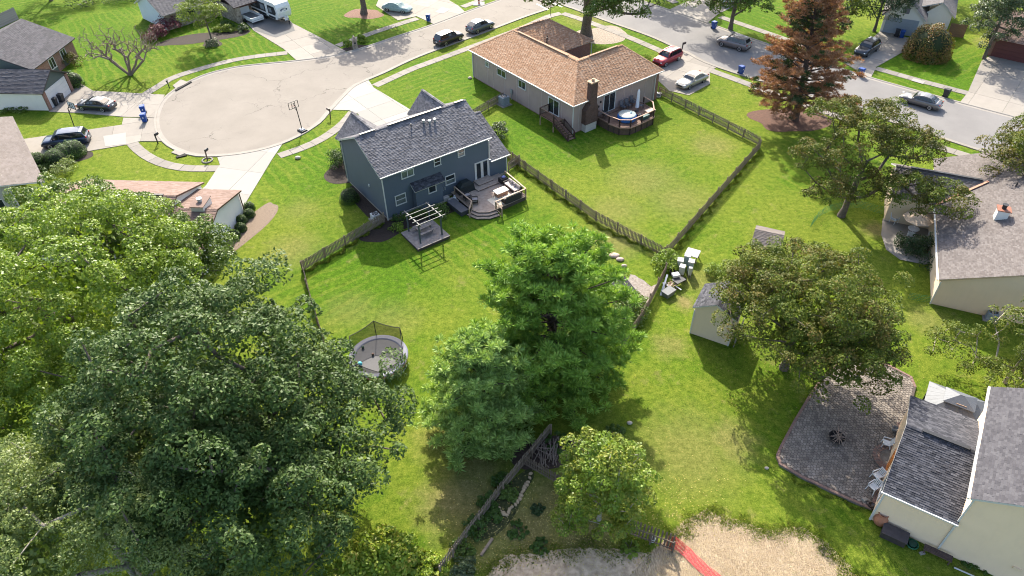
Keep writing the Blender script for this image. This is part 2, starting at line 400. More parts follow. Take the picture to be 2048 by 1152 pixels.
# painted lines where the cul-de-sac meets the through road
for a, b in (((1074, 8), (1096, 20)), ((1098, 2), (1124, 14))):
    p, q = G(*a).to_2d(), G(*b).to_2d(); d = (q - p).normalized(); nn = Vector((-d.y, d.x)) * .12
    sheet('road_marking', [p - nn, q - nn, q + nn, p + nn], .017, WHITEP, 'white painted crossing line')

def sidewalk(line, w=1.25, seg=1.5, mat=None, z=.045):
    """pavement cast in slabs with open joints"""
    pts = smooth_line(pxs(line), seg); n = normals2(pts)
    root = bpy.data.objects.new('sidewalk', None); COL.objects.link(root); root['kind'] = 'structure'; root['label'] = 'pale concrete pavement slabs'
    for i in range(len(pts) - 1):
        a, b = pts[i], pts[i + 1]; d = (b - a).normalized() * .012
        m = MB(); m.prism([tuple(a + d - n[i] * w / 2), tuple(b - d - n[i + 1] * w / 2), tuple(b - d + n[i + 1] * w / 2), tuple(a + d + n[i] * w / 2)], -.02, z + rnd.uniform(-.006, .006), .012)
        m.build('slab', mat or CONCS, root)
    return root
SW = [[(290, 189), (318, 172), (345, 156), (400, 138), (460, 122), (512, 113), (575, 106)],
      [(262, 283), (275, 298), (300, 316), (335, 330), (380, 337), (440, 337)],
      [(706, 224), (685, 248), (650, 274), (610, 294), (558, 312)],
      [(750, 172), (820, 140), (860, 125), (941, 95), (1040, 58), (1095, 34), (1122, 27)],
      [(1125, 27), (1160, 38), (1212, 57), (1265, 78), (1330, 106)],
      [(1421, 141), (1503, 171), (1640, 221), (1757, 258), (1800, 271), (1928, 310), (2060, 352)],
      [(1440, 34), (1534, 66), (1640, 103), (1695, 121)], [(1752, 137), (1841, 162), (1936, 187)],
      [(675, 92), (725, 73), (787, 52), (835, 37)], [(925, 14), (962, 0), (1000, -16)], [(1285, -22), (1335, -2), (1352, 6)]]
for s in SW: sidewalk(s)
pts = pxs([(1826, 158), (1850, 165)])
def slabs(name, poly, along, size, mat, z=.055, label=None, width=None, org=0):
    """driveway cast in bays: the outline is cut into slabs with open joints"""
    P = [(p.x, p.y) for p in pxs(poly)]
    a, b = G(*along[0]).to_2d(), G(*along[1]).to_2d(); d = (b - a).normalized(); n = Vector((-d.y, d.x))
    root = bpy.data.objects.new(name, None); COL.objects.link(root); root['kind'] = 'structure'; root['label'] = label or 'pale concrete driveway'
    us = [p[0] * d.x + p[1] * d.y for p in P]; vs = [p[0] * n.x + p[1] * n.y for p in P]; w = width or size
    g = .012; u = min(us)
    while u < max(us):
        v = min(vs) + org
        while v < max(vs):
            q = clip(clip(clip(clip(P, d.x, d.y, u + size - g), -d.x, -d.y, -u - g), n.x, n.y, v + w - g), -n.x, -n.y, -v - g)
            if len(q) > 2 and area(q) > .08:
                m = MB(); m.prism(q, -.02, z + rnd.uniform(-.006, .006)); m.build('slab', mat, root)
            v += w
        u += size
    return root
slabs('driveway', [(138, 184), (163, 168), (186, 182), (330, 190), (318, 210), (313, 236), (247, 234), (155, 226), (98, 224)], ((150, 205), (310, 215)), 3.6, CONC, label='concrete driveway in front of a white garage door')
slabs('driveway', [(45, 279), (244, 250), (247, 236), (312, 237), (316, 266), (328, 283), (280, 283), (252, 290), (187, 301), (162, 306), (60, 330), (30, 320)], ((60, 290), (300, 255)), 3.4, CONC, label='concrete driveway under a dark minivan')
slabs('driveway', [(435, 315), (470, 310), (512, 303), (540, 296), (566, 287), (545, 318), (488, 412), (484, 440), (380, 400), (412, 372), (440, 330)], ((440, 390), (530, 300)), 4.2, CONCW, label='bright new concrete driveway')
slabs('driveway', [(478, 30), (508, 62), (567, 98), (593, 121), (660, 112), (692, 103), (640, 75), (585, 47), (560, 20), (520, -10), (490, -5)], ((520, 20), (640, 112)), 3.2, CONC, label='concrete driveway under a travel trailer')
slabs('driveway', [(752, 12), (796, 41), (833, 33), (866, 48), (931, 25), (917, 12), (886, -6), (760, -8)], ((780, 10), (900, 37)), 3.4, CONC, label='concrete driveway under a covered car')
slabs('driveway', [(663, 220), (698, 221), (716, 228), (742, 268), (792, 262), (826, 223), (748, 176), (737, 161), (708, 174), (690, 191)], ((690, 195), (780, 262)), 3.6, CONCW, label='pale concrete driveway beside a blue house')
slabs('driveway', [(1373, 102), (1433, 135), (1419, 144), (1420, 168), (1378, 191), (1338, 182), (1306, 152), (1322, 122)], ((1400, 115), (1330, 165)), 3.2, CONC, label='concrete driveway with a red and a silver car')
slabs('driveway', [(1340, 19), (1414, 47), (1437, 28), (1512, -8), (1410, -14)], ((1380, 30), (1450, -5)), 3.4, CONC, label='shaded concrete driveway')
slabs('driveway', [(1688, 126), (1741, 157), (1753, 134), (1812, 101), (1826, 79), (1762, 61), (1728, 92)], ((1720, 140), (1795, 72)), 3.2, CONC, label='concrete driveway in front of a grey garage door')
slabs('driveway', [(1919, 206), (1935, 186), (1963, 122), (1981, 112), (2080, 132), (2150, 260), (2005, 228)], ((1960, 215), (2020, 125)), 3.8, CONC, label='wide concrete driveway in front of a maroon garage door')
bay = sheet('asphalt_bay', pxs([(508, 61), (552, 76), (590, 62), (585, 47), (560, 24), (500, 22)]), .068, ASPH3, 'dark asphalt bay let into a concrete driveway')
for q in ([(207, 273), (252, 266), (252, 289), (211, 294)], [(870, 25), (884, 15), (902, 19), (886, 28)], [(1826, 157), (1850, 164), (1846, 169), (1822, 162)]):
    sheet('new_slab', pxs(q), .071, CONCW, 'bright replaced concrete slab')
# storm drains let into the verge
for q, o in (([(346, 172), (362, 160), (378, 166), (352, 178)], 0), ([(343, 306), (352, 300), (372, 307), (360, 312)], 1)):
    m = MB(); m.prism([(p.x, p.y) for p in pxs(q)], -.02, .1); d = m.build('storm_drain', KERB); tag(d, 'concrete storm drain box in the verge beside a kerb ' + ('above the blue recycling bins' if not o else 'near a wooden mailbox'), 'storm drain')
    m = MB(); e = [p for p in pxs([(350, 181), (382, 163), (384, 165), (352, 183)] if not o else [(352, 314), (372, 309), (374, 312), (354, 317)])]
    m.prism([(p.x, p.y) for p in e], .02, .12); m.build('inlet_slot', M('drain_black', (.012, .011, .010), .9), d)

# beds, litter and bare ground
def blob(cx, cy, rx, ry, n=28, seed=0, rough=.18, rot=0):
    """uneven closed outline round a ground point"""
    r_ = random.Random(seed); ph = [r_.uniform(0, 6.28) for _ in range(5)]; out = []
    for i in range(n):
        a = 2 * math.pi * i / n; k = 1 + rough * sum(math.sin((j + 2) * a + ph[j]) / (j + 1.5) for j in range(5))
        x, y = rx * k * math.cos(a), ry * k * math.sin(a)
        out.append((cx + x * math.cos(rot) - y * math.sin(rot), cy + x * math.sin(rot) + y * math.cos(rot)))
    return out
def bed(name, px, rx, ry, mat, z=.012, seed=1, rot=0, label=None, rough=.18):
    g = G(*px); return sheet(name, blob(g.x, g.y, rx, ry, 36, seed, rough, rot), z, mat, label)
def ragged(poly, amp=.25, step=.35, seed=3):
    """outline with a torn edge"""
    r_ = random.Random(seed); P = [p.to_2d() for p in pxs(poly)]; out = []
    for i in range(len(P)):
        a, b = P[i], P[(i + 1) % len(P)]; k = max(1, int((b - a).length / step))
        for j in range(k): out.append(a.lerp(b, j / k) + Vector((r_.uniform(-amp, amp), r_.uniform(-amp, amp))))
    return out
sheet('straw_patch', ragged([(1330, 1082), (1365, 1052), (1412, 1018), (1457, 1044), (1505, 1060), (1530, 1069), (1575, 1060), (1606, 1064), (1643, 1090), (1676, 1126), (1730, 1165), (1740, 1230), (1100, 1230), (1180, 1140), (1290, 1110)], .07, .13), .010, STRAW, 'bare seeded soil strewn with pale straw')
sheet('bare_soil', ragged([(960, 1165), (1010, 1112), (1080, 1105), (1150, 1096), (1230, 1098), (1300, 1108), (1250, 1160), (1000, 1230), (930, 1220)], .07, .14, 5), .014, M('leafy_bare_soil', (.46, .33, .215), .95, .4, 2.5, 1.0, c2=(.60, .46, .32)), 'brown bare soil with fallen leaves under a small maple')
bed('mulch_bed', (738, 410), 1.1, 4.2, MULCH, seed=2, rot=R(35), label='dark mulch bed along a blue house wall')
bed('mulch_bed', (690, 345), 2.0, 2.6, MULCH, .014, seed=3, rot=R(30), label='dark mulch bed under shrubs by a blue house')
bed('mulch_bed', (770, 462), 2.4, 1.5, MULCH, .013, seed=4, rot=R(35), label='dark mulch bed below a blue house and its pergola')
bed('mulch_bed', (860, 430), 4.6, .9, MULCH, .016, seed=5, rot=R(35), label='dark mulch bed along the rear wall of a blue house')
bed('mulch_bed', (1205, 70), 4.2, 3.0, M('pale_mulch', (.24, .19, .14), .95, .4, 5, 1.0, c2=(.36, .30, .24)), .012, seed=6, label='pale mulch round a large street tree trunk')
bed('needle_bed', (1580, 240), 4.3, 3.2, BROWNM, .012, seed=7, label='brown needle litter under a browning pine')
bed('mulch_bed', (500, 455), 1.2, 5.2, M('bed_mulch', (.17, .12, .085), .95, .4, 6, 1.0, c2=(.24, .18, .13)), .012, seed=8, rot=R(-18), label='brown mulch bed along a white gable wall')
bed('mulch_bed', (405, 76), 6.5, 1.9, MULCH, .012, seed=9, rot=R(20), label='dark mulch bed in front of a stone-fronted house')
bed('mulch_bed', (425, 87), 1.5, 1.3, MULCH, .016, seed=10, label='dark mulch ring round an ornamental tree')
bed('mulch_bed', (728, 28), 3.0, 2.2, M('red_mulch', (.16, .085, .06), .95, .4, 6, 1.0), .012, seed=11, label='reddish mulch under a street tree')
bed('mulch_bed', (712, 96), 2.2, .9, MULCH, .014, seed=12, rot=R(22), label='dark mulch round a stone mailbox')
bed('mulch_bed', (137, 320), 2.6, 1.2, MULCH, .014, seed=13, rot=R(35), label='dark mulch under clipped hedge shrubs')
sheet('gravel_patch', ragged([(1240, 600), (1262, 548), (1285, 558), (1300, 572), (1318, 568), (1300, 600), (1288, 622)], .12, .3, 9), .012, GRAVEL, 'pale gravel beside a dark box against the fence')
bed('bare_soil', (1090, 905), 2.6, 1.4, M('shade_soil', (.07, .045, .035), .95, .4, 5, 1.0), .012, seed=15, label='dark bare soil beneath a pine')
bed('bare_soil', (1010, 1010), .8, 3.4, M('weedy_soil', (.035, .045, .012), .95, .5, 5, 1.0, c2=(.07, .075, .022)), .016, seed=16, rot=R(-36), label='dark soil of a planted strip along the picket fence')
# ------------------------------------------------------------------ houses
def shingle_mat(name, cols, rough=.9):
    """asphalt shingles: each tab is a piece with a tone of its own"""
    t = NT(name); t.set(rough, 0, .2); v = t.coord(); g = t.node('NewGeometry'); n = len(cols)
    c = t.ramp(g.outputs['Random Per Island'], [(i / (n - 1), x) for i, x in enumerate(cols)])
    c = t.mix(t.ramp(t.noise(v, .5, 4), [(.4, 0.0), (.8, .35)]), c, tuple(x * .62 for x in lin(cols[n // 2])))
    c = t.mix(t.ramp(t.noise(v, 30, 3), [(.4, 0.0), (.8, .3)]), c, tuple(x * .5 for x in lin(cols[0])))
    t.base(c); t.bump(t.noise(v, 60, 2), .4, .01); return t.m
def siding_mat(name, c, dirt=.25):
    t = NT(name); t.set(.6, 0, .3); v = t.coord(); c = lin(c)
    o = t.mix(t.ramp(t.noise(v, .6, 4), [(.35, 0.0), (.75, dirt)]), c, tuple(x * .72 for x in c))
    vs = t.coord((1.2, 1.2, .25)); o = t.mix(t.ramp(t.noise(vs, 3, 4), [(.5, 0.0), (.8, dirt)]), o, tuple(x * .8 for x in c))
    t.base(o); t.bump(t.noise(v, 30, 3), .15, .01); return t.m
def brick_mat(name, cols, mortar=(.30, .27, .24), scale=1.0):
    t = NT(name); t.set(.9, 0, .2)
    g = t.node('NewGeometry'); tc = t.node('TexCoord'); sp = t.node('SeparateXYZ'); t.link(tc.outputs['Object'], sp.inputs[0])
    cm = t.node('CombineXYZ'); t.link(t.math('ADD', sp.outputs[0], sp.outputs[1]), cm.inputs[0]); t.link(sp.outputs[2], cm.inputs[1])
    b = t.node('TexBrick'); t.link(cm.outputs[0], b.inputs['Vector']); b.inputs['Scale'].default_value = 1
    b.inputs['Brick Width'].default_value = .21 * scale; b.inputs['Row Height'].default_value = .075 * scale; b.inputs['Mortar Size'].default_value = .009
    b.inputs['Color1'].default_value = (*lin(cols[0]), 1); b.inputs['Color2'].default_value = (*lin(cols[1]), 1); b.inputs['Mortar'].default_value = (*mortar, 1)
    c = t.mix(t.ramp(t.noise(tc.outputs['Object'], 2.5, 3), [(.4, 0.0), (.7, .35)]), b.outputs['Color'], tuple(x * .6 for x in lin(cols[0])))
    t.base(c); t.bump(b.outputs['Fac'], -.4, .01); return t.m
GLASS = M('window_glass', (.020, .026, .030), .06, .3, 1.2, spec=.7); GLASS2 = M('window_with_blind', (.12, .135, .13), .12, .35, 1.5, spec=.7)
TRIM = M('white_trim', (0.496, 0.488, 0.472), .5, .06, 2)
DARKM = M('dark_metal', (.025, .025, .027), .5, .2, 5)
STEEL = M('grey_steel', (.34, .36, .37), .45, .15, 4, metal=.5)
FOUND = M('foundation_block', (.34, .30, .25), .9, .2, 3, .5)
SH_BLUE = shingle_mat('charcoal_shingles', [(0.084, 0.082, 0.088), (0.118, 0.114, 0.121), (0.150, 0.145, 0.154), (0.198, 0.190, 0.198)])
SH_TAN = shingle_mat('cedar_shingles', [(.300, .165, .092), (.335, .195, .115), (.375, .23, .142), (.43, .285, .19)]) 
SH_GREY = shingle_mat('weathered_shingles', [(.115, .098, .092), (.135, .117, .110), (.155, .136, .128), (.18, .16, .15)])
SH_DARK = shingle_mat('slate_shingles', [(0.030, 0.031, 0.038), (0.049, 0.050, 0.058), (0.068, 0.068, 0.079), (0.102, 0.102, 0.114)])
SH_LITE = shingle_mat('pale_shingles', [(0.106, 0.098, 0.100), (0.126, 0.119, 0.122), (0.148, 0.140, 0.142)])
SH_MID = shingle_mat('bluegrey_shingles', [(0.056, 0.054, 0.061), (0.070, 0.067, 0.075), (0.085, 0.082, 0.090), (0.101, 0.098, 0.106)])
SH_BRN = shingle_mat('brown_shingles', [(0.166, 0.112, 0.090), (0.208, 0.143, 0.116), (0.250, 0.179, 0.153)])
SH_TAUPE = shingle_mat('taupe_shingles', [(0.142, 0.119, 0.106), (0.164, 0.140, 0.126), (0.185, 0.158, 0.148)])
SD_BLUE = siding_mat('blue_siding', (0.089, 0.109, 0.137))
SD_CREAM = siding_mat('cream_siding', (.76, .575, .395))
SD_WHITE = siding_mat('white_siding', (0.681, 0.658, 0.607))
SD_BONE = siding_mat('bone_siding', (.64, .50, .35))
SD_GREY = siding_mat('grey_siding', (.36, .34, .30))
SD_GREEN = siding_mat('green_siding', (.085, .105, .095))
SD_PINK = siding_mat('stucco_panel', (.345, .262, .240), .45)
BRICK = brick_mat('red_brick', [(.19, .075, .05), (.26, .11, .075)])
BRICKD = brick_mat('dark_brick', [(.085, .042, .032), (.13, .065, .048)], (.13, .11, .10))
STONE = M('field_stone', (.27, .20, .13), .9, .5, 2.5, .8, c2=(.42, .36, .28))
GREYDOOR = M('grey_garage_door', (.25, .29, .34), .5, .06)
MAROON = M('maroon_garage_door', (.10, .030, .028), .5, .1)
WHDOOR = M('white_garage_door', (0.528, 0.520, 0.528), .5, .05)

class House:
    def __init__(s, name, label, o, ang, cat='house'):
        s.root = thing(name, label, cat, (o[0], o[1], 0), R(ang)); s.rf = None
    def face(s, A, B):
        a, b = Vector((*A, 0)), Vector((*B, 0)); d = (b - a).normalized(); return a, d, Vector((d.y, -d.x, 0)), (b - a).length
    def wall(s, A, B, mat, h=None, poly=None, z0=.28, expo=.16, lip=.026, name='wall', parent=None):
        a, d, n, L = s.face(A, B); poly = poly or [(0, z0), (L, z0), (L, h), (0, h)]
        m = MB()
        if expo: courses(m, poly, a, d, Vector((0, 0, 1)), n, expo, lip)
        else: m.add([a + d * x + Vector((0, 0, z)) for x, z in poly], [tuple(range(len(poly)))])
        return m.build(name, mat, parent or s.root)
    def gable(s, A, B, mat, h, hp, xp=.5, **kw):
        L = (Vector(A) - Vector(B)).length; z0 = kw.pop('z0', .28)
        return s.wall(A, B, mat, poly=[(0, z0), (L, z0), (L, h), (L * xp, hp), (0, h)], **kw)
    def core(s, poly, h, mat=None):
        c = sum(p[0] for p in poly) / len(poly), sum(p[1] for p in poly) / len(poly)
        return MB().prism([(p[0] + (c[0] - p[0]) * .004, p[1] + (c[1] - p[1]) * .004) for p in poly], -.05, h).build('foundation', mat or FOUND, s.root)
    def roof(s, planes, mat, expo=.15, tab=.32, fascia=None, thick=.14, caps=()):
        m = MB(); u = MB()
        for P in planes:
            P = [Vector(p) for p in P]; S = (P[1] - P[0]).normalized(); N = None
            for i in range(2, len(P)):
                N = S.cross(P[i] - P[0])
                if N.length > 1e-3: break
            N.normalize()
            if N.z < 0: N = -N
            Tv = N.cross(S)
            if Tv.z < 0: S = -S; Tv = -Tv
            q = [((p - P[0]).dot(S), (p - P[0]).dot(Tv)) for p in P]
            courses(m, q, P[0], S, Tv, N, expo, .022, tab, jit=.55)
            n = len(P); low = [p - N * thick for p in P]; top = [p - N * .011 for p in P]
            if sum(q[i][0] * q[(i + 1) % n][1] - q[(i + 1) % n][0] * q[i][1] for i in range(n)) < 0: low = low[::-1]; top = top[::-1]
            u.add(low + top, [tuple(range(n - 1, -1, -1)), tuple(range(n, 2 * n))] + [(i, (i + 1) % n, n + (i + 1) % n, n + i) for i in range(n)])
        o = m.build('roof', mat, s.root); u.build('fascia', fascia or TRIM, o)
        for a, b in caps:
            a, b = Vector(a), Vector(b); k = max(1, int((b - a).length / .3)); c = MB(); w = Vector((b.y - a.y, a.x - b.x, 0)).normalized() * .16
            for i in range(k):
                p, r = a.lerp(b, i / k), a.lerp(b, (i + 1.08) / k); z1, z2 = Vector((0, 0, .05)), Vector((0, 0, .028)); dz = Vector((0, 0, .055))
                c.add([p - w + z1 - dz, p + z1, p + w + z1 - dz, r - w + z2 - dz, r + z2, r + w + z2 - dz], [(0, 1, 4, 3), (1, 2, 5, 4), (0, 2, 1)])
            c.build('ridge_cap', mat, o)
        s.rf = o; return o
    def vent_strip(s, a, b, mat=None):
        a, b = Vector(a), Vector(b); z = Vector((0, 0, .075)); MB().beam(a + z, b + z, .26, .07).build('ridge_vent', mat or DARKM, s.rf)
    def pipe(s, p, h=.45, r=.07, mat=None, cap=False):
        m = MB(); m.cyl(p, (p[0], p[1], p[2] + h), r, r, 8)
        if cap: m.cyl((p[0], p[1], p[2] + h), (p[0], p[1], p[2] + h + .06), r * 1.7, r * 1.5, 8)
        m.build('vent_pipe', mat or DARKM, s.rf)
    def window(s, A, B, s0, s1, z0, z1, kind='v', off=.0, fm=None, name='window', w=.09):
        """frame stands proud of the wall, panes sit back inside it"""
        a, d, n, L = s.face(A, B); m = MB(); up = Vector((0, 0, 1))
        def bar(x0, x1, y0, y1, dep=.075):
            p = [a + d * x + up * y + n * (off + k) for k in (-.01, dep) for x, y in ((x0, y0), (x1, y0), (x1, y1), (x0, y1))]
            m.hexa([p[0], p[1], p[5], p[4]], [p[3], p[2], p[6], p[7]])
        bar(s0 - w, s0, z0, z1); bar(s1, s1 + w, z0, z1); bar(s0 - w, s1 + w, z1, z1 + w); bar(s0 - w - .02, s1 + w + .02, z0 - w, z0, .10)
        panes = [(s0, s1, z0, z1)]; c = .035; xm = (s0 + s1) / 2; zm = (z0 + z1) / 2
        if kind == 'v': bar(xm - c, xm + c, z0, z1, .06); panes = [(s0, xm - c, z0, z1), (xm + c, s1, z0, z1)]
        if kind == 'h': bar(s0, s1, zm - c, zm + c, .06); panes = [(s0, s1, z0, zm - c), (s0, s1, zm + c, z1)]
        if kind == 'f': bar(xm - .16, xm + .16, z0, z1, .06); bar(s0, s0 + .12, z0, z1, .06); bar(s1 - .12, s1, z0, z1, .06); panes = [(s0 + .12, xm - .16, z0 + .05, z1 - .1), (xm + .16, s1 - .12, z0 + .05, z1 - .1)]
        o = m.build(name, fm or TRIM, s.root)
        for x0, x1, y0, y1 in panes:
            g = MB(); g.quad(*[a + d * x + up * y + n * (off + .028) for x, y in ((x0, y0), (x1, y0), (x1, y1), (x0, y1))]); g.build('pane', GLASS2 if rnd.random() < .35 and kind != 'f' else GLASS, o)
        return o
    def door(s, A, B, s0, s1, z0, z1, mat, rows=4, off=.0, name='garage_door'):
        a, d, n, L = s.face(A, B); up = Vector((0, 0, 1)); o = None
        for i in range(rows):
            h = (z1 - z0) / rows; y0, y1 = z0 + h * i + .008, z0 + h * (i + 1) - .008
            p = [a + d * x + up * y + n * (off + k) for k in (-.02, .05) for x, y in ((s0, y0), (s1, y0), (s1, y1), (s0, y1))]
            m = MB(); m.hexa([p[0], p[1], p[5], p[4]], [p[3], p[2], p[6], p[7]])
            if o is None: o = m.build(name, mat, s.root)
            else: m.build('panel', mat, o)
        return o
    def bar(s, p, q, w=.1, mat=None, name='downspout', parent=None):
        return MB().beam(p, q, w, w * .8).build(name, mat or TRIM, parent or s.root)

# --- the blue two-storey house
hb = House('blue_house', 'two-storey slate blue house with charcoal shingle roof, white windows and a rear deck', (-12.264, 58.594), 35.23)
W, D, EV, RG = 12.3, 8.8, 5.31, 7.55
hb.core([(0, 0), (W, 0), (W, D), (0, D)], 4.9); hb.core([(W, 0), (14.5, 0), (14.5, 10.4), (W, 10.4)], 2.5)
hb.wall((0, 0), (W, 0), SD_BLUE, EV); hb.gable((W, 0), (W, D), SD_BLUE, EV, RG - .08); hb.wall((W, D), (0, D), SD_BLUE, EV); hb.gable((0, D), (0, 0), SD_BLUE, EV, RG - .08)
hb.wall((W, 0), (14.5, 0), SD_BLUE, 2.62); hb.gable((14.5, 0), (14.5, 10.4), SD_BLUE, 2.62, 5.05); hb.wall((14.5, 10.4), (W, 10.4), SD_BLUE, 2.62)
k = (RG - EV) / 4.4; ze = EV - .22 * k; zf = RG - .55 * (9.4 - 4.4)
def zfr(y): return RG - k * (y - 4.4)
g1, g2, zp = 2.05, 10.45, 7.28
pl = [[(-.3, -.22, ze), (W + .3, -.22, ze), (W + .3, 4.4, RG), (-.3, 4.4, RG)], [(W + .3, 9.02, ze), (-.3, 9.02, ze), (-.3, 4.4, RG), (W + .3, 4.4, RG)]]
for gx, x0, x1 in ((g1, -.3, 4.4), (g2, 8.3, 12.6)):
    for x in (x0, x1):
        yb = 4.4 + (RG - 5.0) / k; yr = 4.4 + (RG - zp) / k
        pl.append([(x, 9.75, 5.03), (x, yb, 5.03), (gx, yr, zp + .03), (gx, 9.75, zp + .03)])
    hb.wall((x1 - .3, 9.4), (x0 + .3, 9.4), SD_BLUE, poly=[(0, .28), (x1 - x0 - .6, .28), (x1 - x0 - .6, 5.1), (x1 - .3 - gx, 7.1), (0, 5.1)])
kg = (5.2 - 2.62) / 5.2
pl += [[(W + .02, -.3, 2.62 - .3 * kg), (14.85, -.3, 2.62 - .3 * kg), (14.85, 5.2, 5.2), (W + .02, 5.2, 5.2)], [(14.85, 10.7, 2.47), (W + .02, 10.7, 2.47), (W + .02, 5.2, 5.2), (14.85, 5.2, 5.2)]]
hb.roof(pl, SH_BLUE, caps=[((-.3, 4.4, RG), (W + .3, 4.4, RG)), ((g1, 4.9, zp + .04), (g1, 9.75, zp + .04)), ((g2, 4.9, zp + .04), (g2, 9.75, zp + .04)), ((W, 5.2, 5.2), (14.85, 5.2, 5.2))])
for a, b in ((.3, 1.9), (3.4, 9.6), (11.2, 12.3)): hb.vent_strip((a, 4.4, RG), (b, 4.4, RG))
hb.pipe((5.5, 3.5, 6.95), .5, .06)
for x, y in ((6.95, 3.5), (7.5, 3.25), (8.1, 3.25)): hb.pipe((x, y, 5.31 + k * y), .28, .1, STEEL, True)
rw = ((0, 0), (W, 0))
for x0, x1, z0, z1, kd in ((2.1, 3.34, 4.15, 4.82, 'v'), (5.82, 6.47, 4.18, 4.92, 'h'), (8.65, 9.31, 4.22, 4.95, 'h'), (1.12, 2.16, 1.42, 2.42, 'h'), (6.95, 7.98, 1.52, 2.46, 'h')): hb.window(*rw, x0, x1, z0, z1, kd)
hb.window(*rw, 10.6, 12.2, .72, 2.62, 'f', name='french_door', w=.12)
# bump-out with its own little roof
hb.core([(3.0, -.7), (6.1, -.7), (6.1, 0), (3.0, 0)], 2.6); hb.wall((3.0, -.7), (6.1, -.7), SD_BLUE, 2.72); hb.wall((3.0, 0), (3.0, -.7), SD_BLUE, 2.8); hb.wall((6.1, -.7), (6.1, 0), SD_BLUE, 2.8)
hb.window((3.0, -.7), (6.1, -.7), 1.52, 2.28, 1.86, 2.68, '', )
rf_main = hb.rf
hb.roof([[(2.85, -.95, 2.72), (6.4, -.95, 2.72), (6.4, .02, 3.3), (2.85, .02, 3.3)]], SH_DARK)
for p, q in (((-.06, -.06, .1), (-.06, -.06, 4.85)), ((-.06, 8.86, .1), (-.06, 8.86, 4.85)), ((12.35, -.08, 2.75), (12.35, -.08, 4.85)), ((14.55, -.07, .1), (14.55, -.07, 2.5))): hb.bar(p, q)
hb.bar((-.3, -.27, ze - .05), (W + .3, -.27, ze - .05), .12, name='gutter'); hb.bar((12.4, -.37, 2.42), (14.85, -.37, 2.42), .11, name='gutter')
m = MB(); m.box(-.1, -.02, 3.2, 3.42, 2.35, 2.6); m.build('vent_hood', TRIM, hb.root)
m = MB(); m.box(12.32, 12.5, -.16, -.02, 2.45, 2.6); m.cyl((12.4, -.1, 2.5), (12.45, -.3, 2.42), .05, .07); m.build('floodlight', TRIM, hb.root)
m = MB(); m.box(6.3, 6.5, -.14, -.02, 1.0, 1.4); m.box(6.65, 6.8, -.12, -.02, 1.05, 1.35); m.build('meter_box', STEEL, hb.root)

# --- the stucco house with the cedar-coloured roof
he = House('stucco_house', 'single-storey stucco house with orange-brown shingle roof and dark brick chimney', (7.443, 75.265), 37.21)
he.core([(0, 0), (14.2, 0), (14.2, 8.6), (8.6, 8.6), (8.6, 12.3), (14.0, 12.3), (14.0, 20), (0, 20)], 3.45, BRICK)
STUD = M('stucco_batten', (.44, .35, .32), .7)
def panelled(A, B, h):
    w = he.wall(A, B, SD_PINK, h, z0=.12, expo=0); a, d, n, L = he.face(A, B); x = .9
    while x < L:
        MB().beam(a + d * x + n * .01 + Vector((0, 0, .12)), a + d * x + n * .01 + Vector((0, 0, h)), .05, .025, up=n).build('batten', STUD, w); x += 1.22 if rnd.random() < .5 else 2.44
panelled((0, -.0), (13.55, 0), 3.80); panelled((0, 20), (0, 0), 3.80)
he.wall((13.55, 0), (14.2, 0), BRICK, 3.80, z0=0, expo=0); he.wall((14.2, 0), (14.2, 8.6), BRICK, 3.80, z0=0, expo=0); he.wall((14.2, 8.6), (8.6, 8.6), BRICK, 3.80, z0=0, expo=0)
he.wall((8.6, 8.6), (8.6, 12.3), BRICK, 3.80, z0=0, expo=0); he.wall((8.6, 12.3), (14, 12.3), BRICK, 3.80, z0=0, expo=0); he.wall((14, 12.3), (14, 20), BRICK, 3.80, z0=0, expo=0); he.wall((14, 20), (0, 20), BRICK, 3.80, z0=0, expo=0)
e, zr, za = .3, 6.4, 3.82
A_, C_ = (4.3, 16.6, zr), (4.3, 4.3, zr)
he.roof([[(-e, 20.4, za), (-e, -e, za), C_, A_], [(-e, -e, za), (14.6, -e, za), (11.6, 4.3, zr), C_], [(14.6, -e, za), (14.6, 8.95, za), (11.6, 4.3, zr)],
         [(14.6, 8.95, za), (8.95, 8.95, za), C_, (11.6, 4.3, zr)], [(8.95, 8.95, za), (8.95, 11.95, za), A_, C_], [(8.95, 11.95, za), (14.3, 11.95, za), (10.2, 16.6, zr), A_],
         [(14.3, 11.95, za), (14.3, 20.4, za), (10.2, 16.6, zr)], [(14.3, 20.4, za), (-e, 20.4, za), A_, (10.2, 16.6, zr)]], SH_TAN,
        caps=[(A_, C_), (C_, (11.6, 4.3, zr)), (A_, (10.2, 16.6, zr)), ((-e, -e, za), C_), ((14.6, -e, za), (11.6, 4.3, zr)), ((-e, 20.4, za), A_), ((14.3, 11.95, za), (10.2, 16.6, zr))])
TANV = M('tan_ridge_vent', (.30, .17, .10), .8)
for a, b in (((4.3, 6, zr), (4.3, 15.6, zr)), ((6.2, 4.3, zr), (10.8, 4.3, zr)), ((5.2, 16.6, zr), (9.3, 16.6, zr))): he.vent_strip(a, b, TANV)
for x, y in ((7.4, 13.6), (7.9, 14.1)): he.pipe((x, y, 4.6), .9, .07)
sw, se = ((0, 20), (0, 0)), ((0, 0), (13.55, 0))
for a, b, z0, z1 in ((17.0, 16.35, 2.7, 3.25), (14.45, 12.8, 2.45, 3.22), (10.1, 8.8, 2.35, 3.22)): he.window(*sw, 20 - a, 20 - b, z0, z1, 'v')
he.window(*sw, 20 - 4.3, 20 - 2.5, 1.34, 3.1, 'v', name='patio_door', w=.12); he.window(*se, 4.85, 6.6, 1.2, 3.35, 'v', name='patio_door', w=.12)
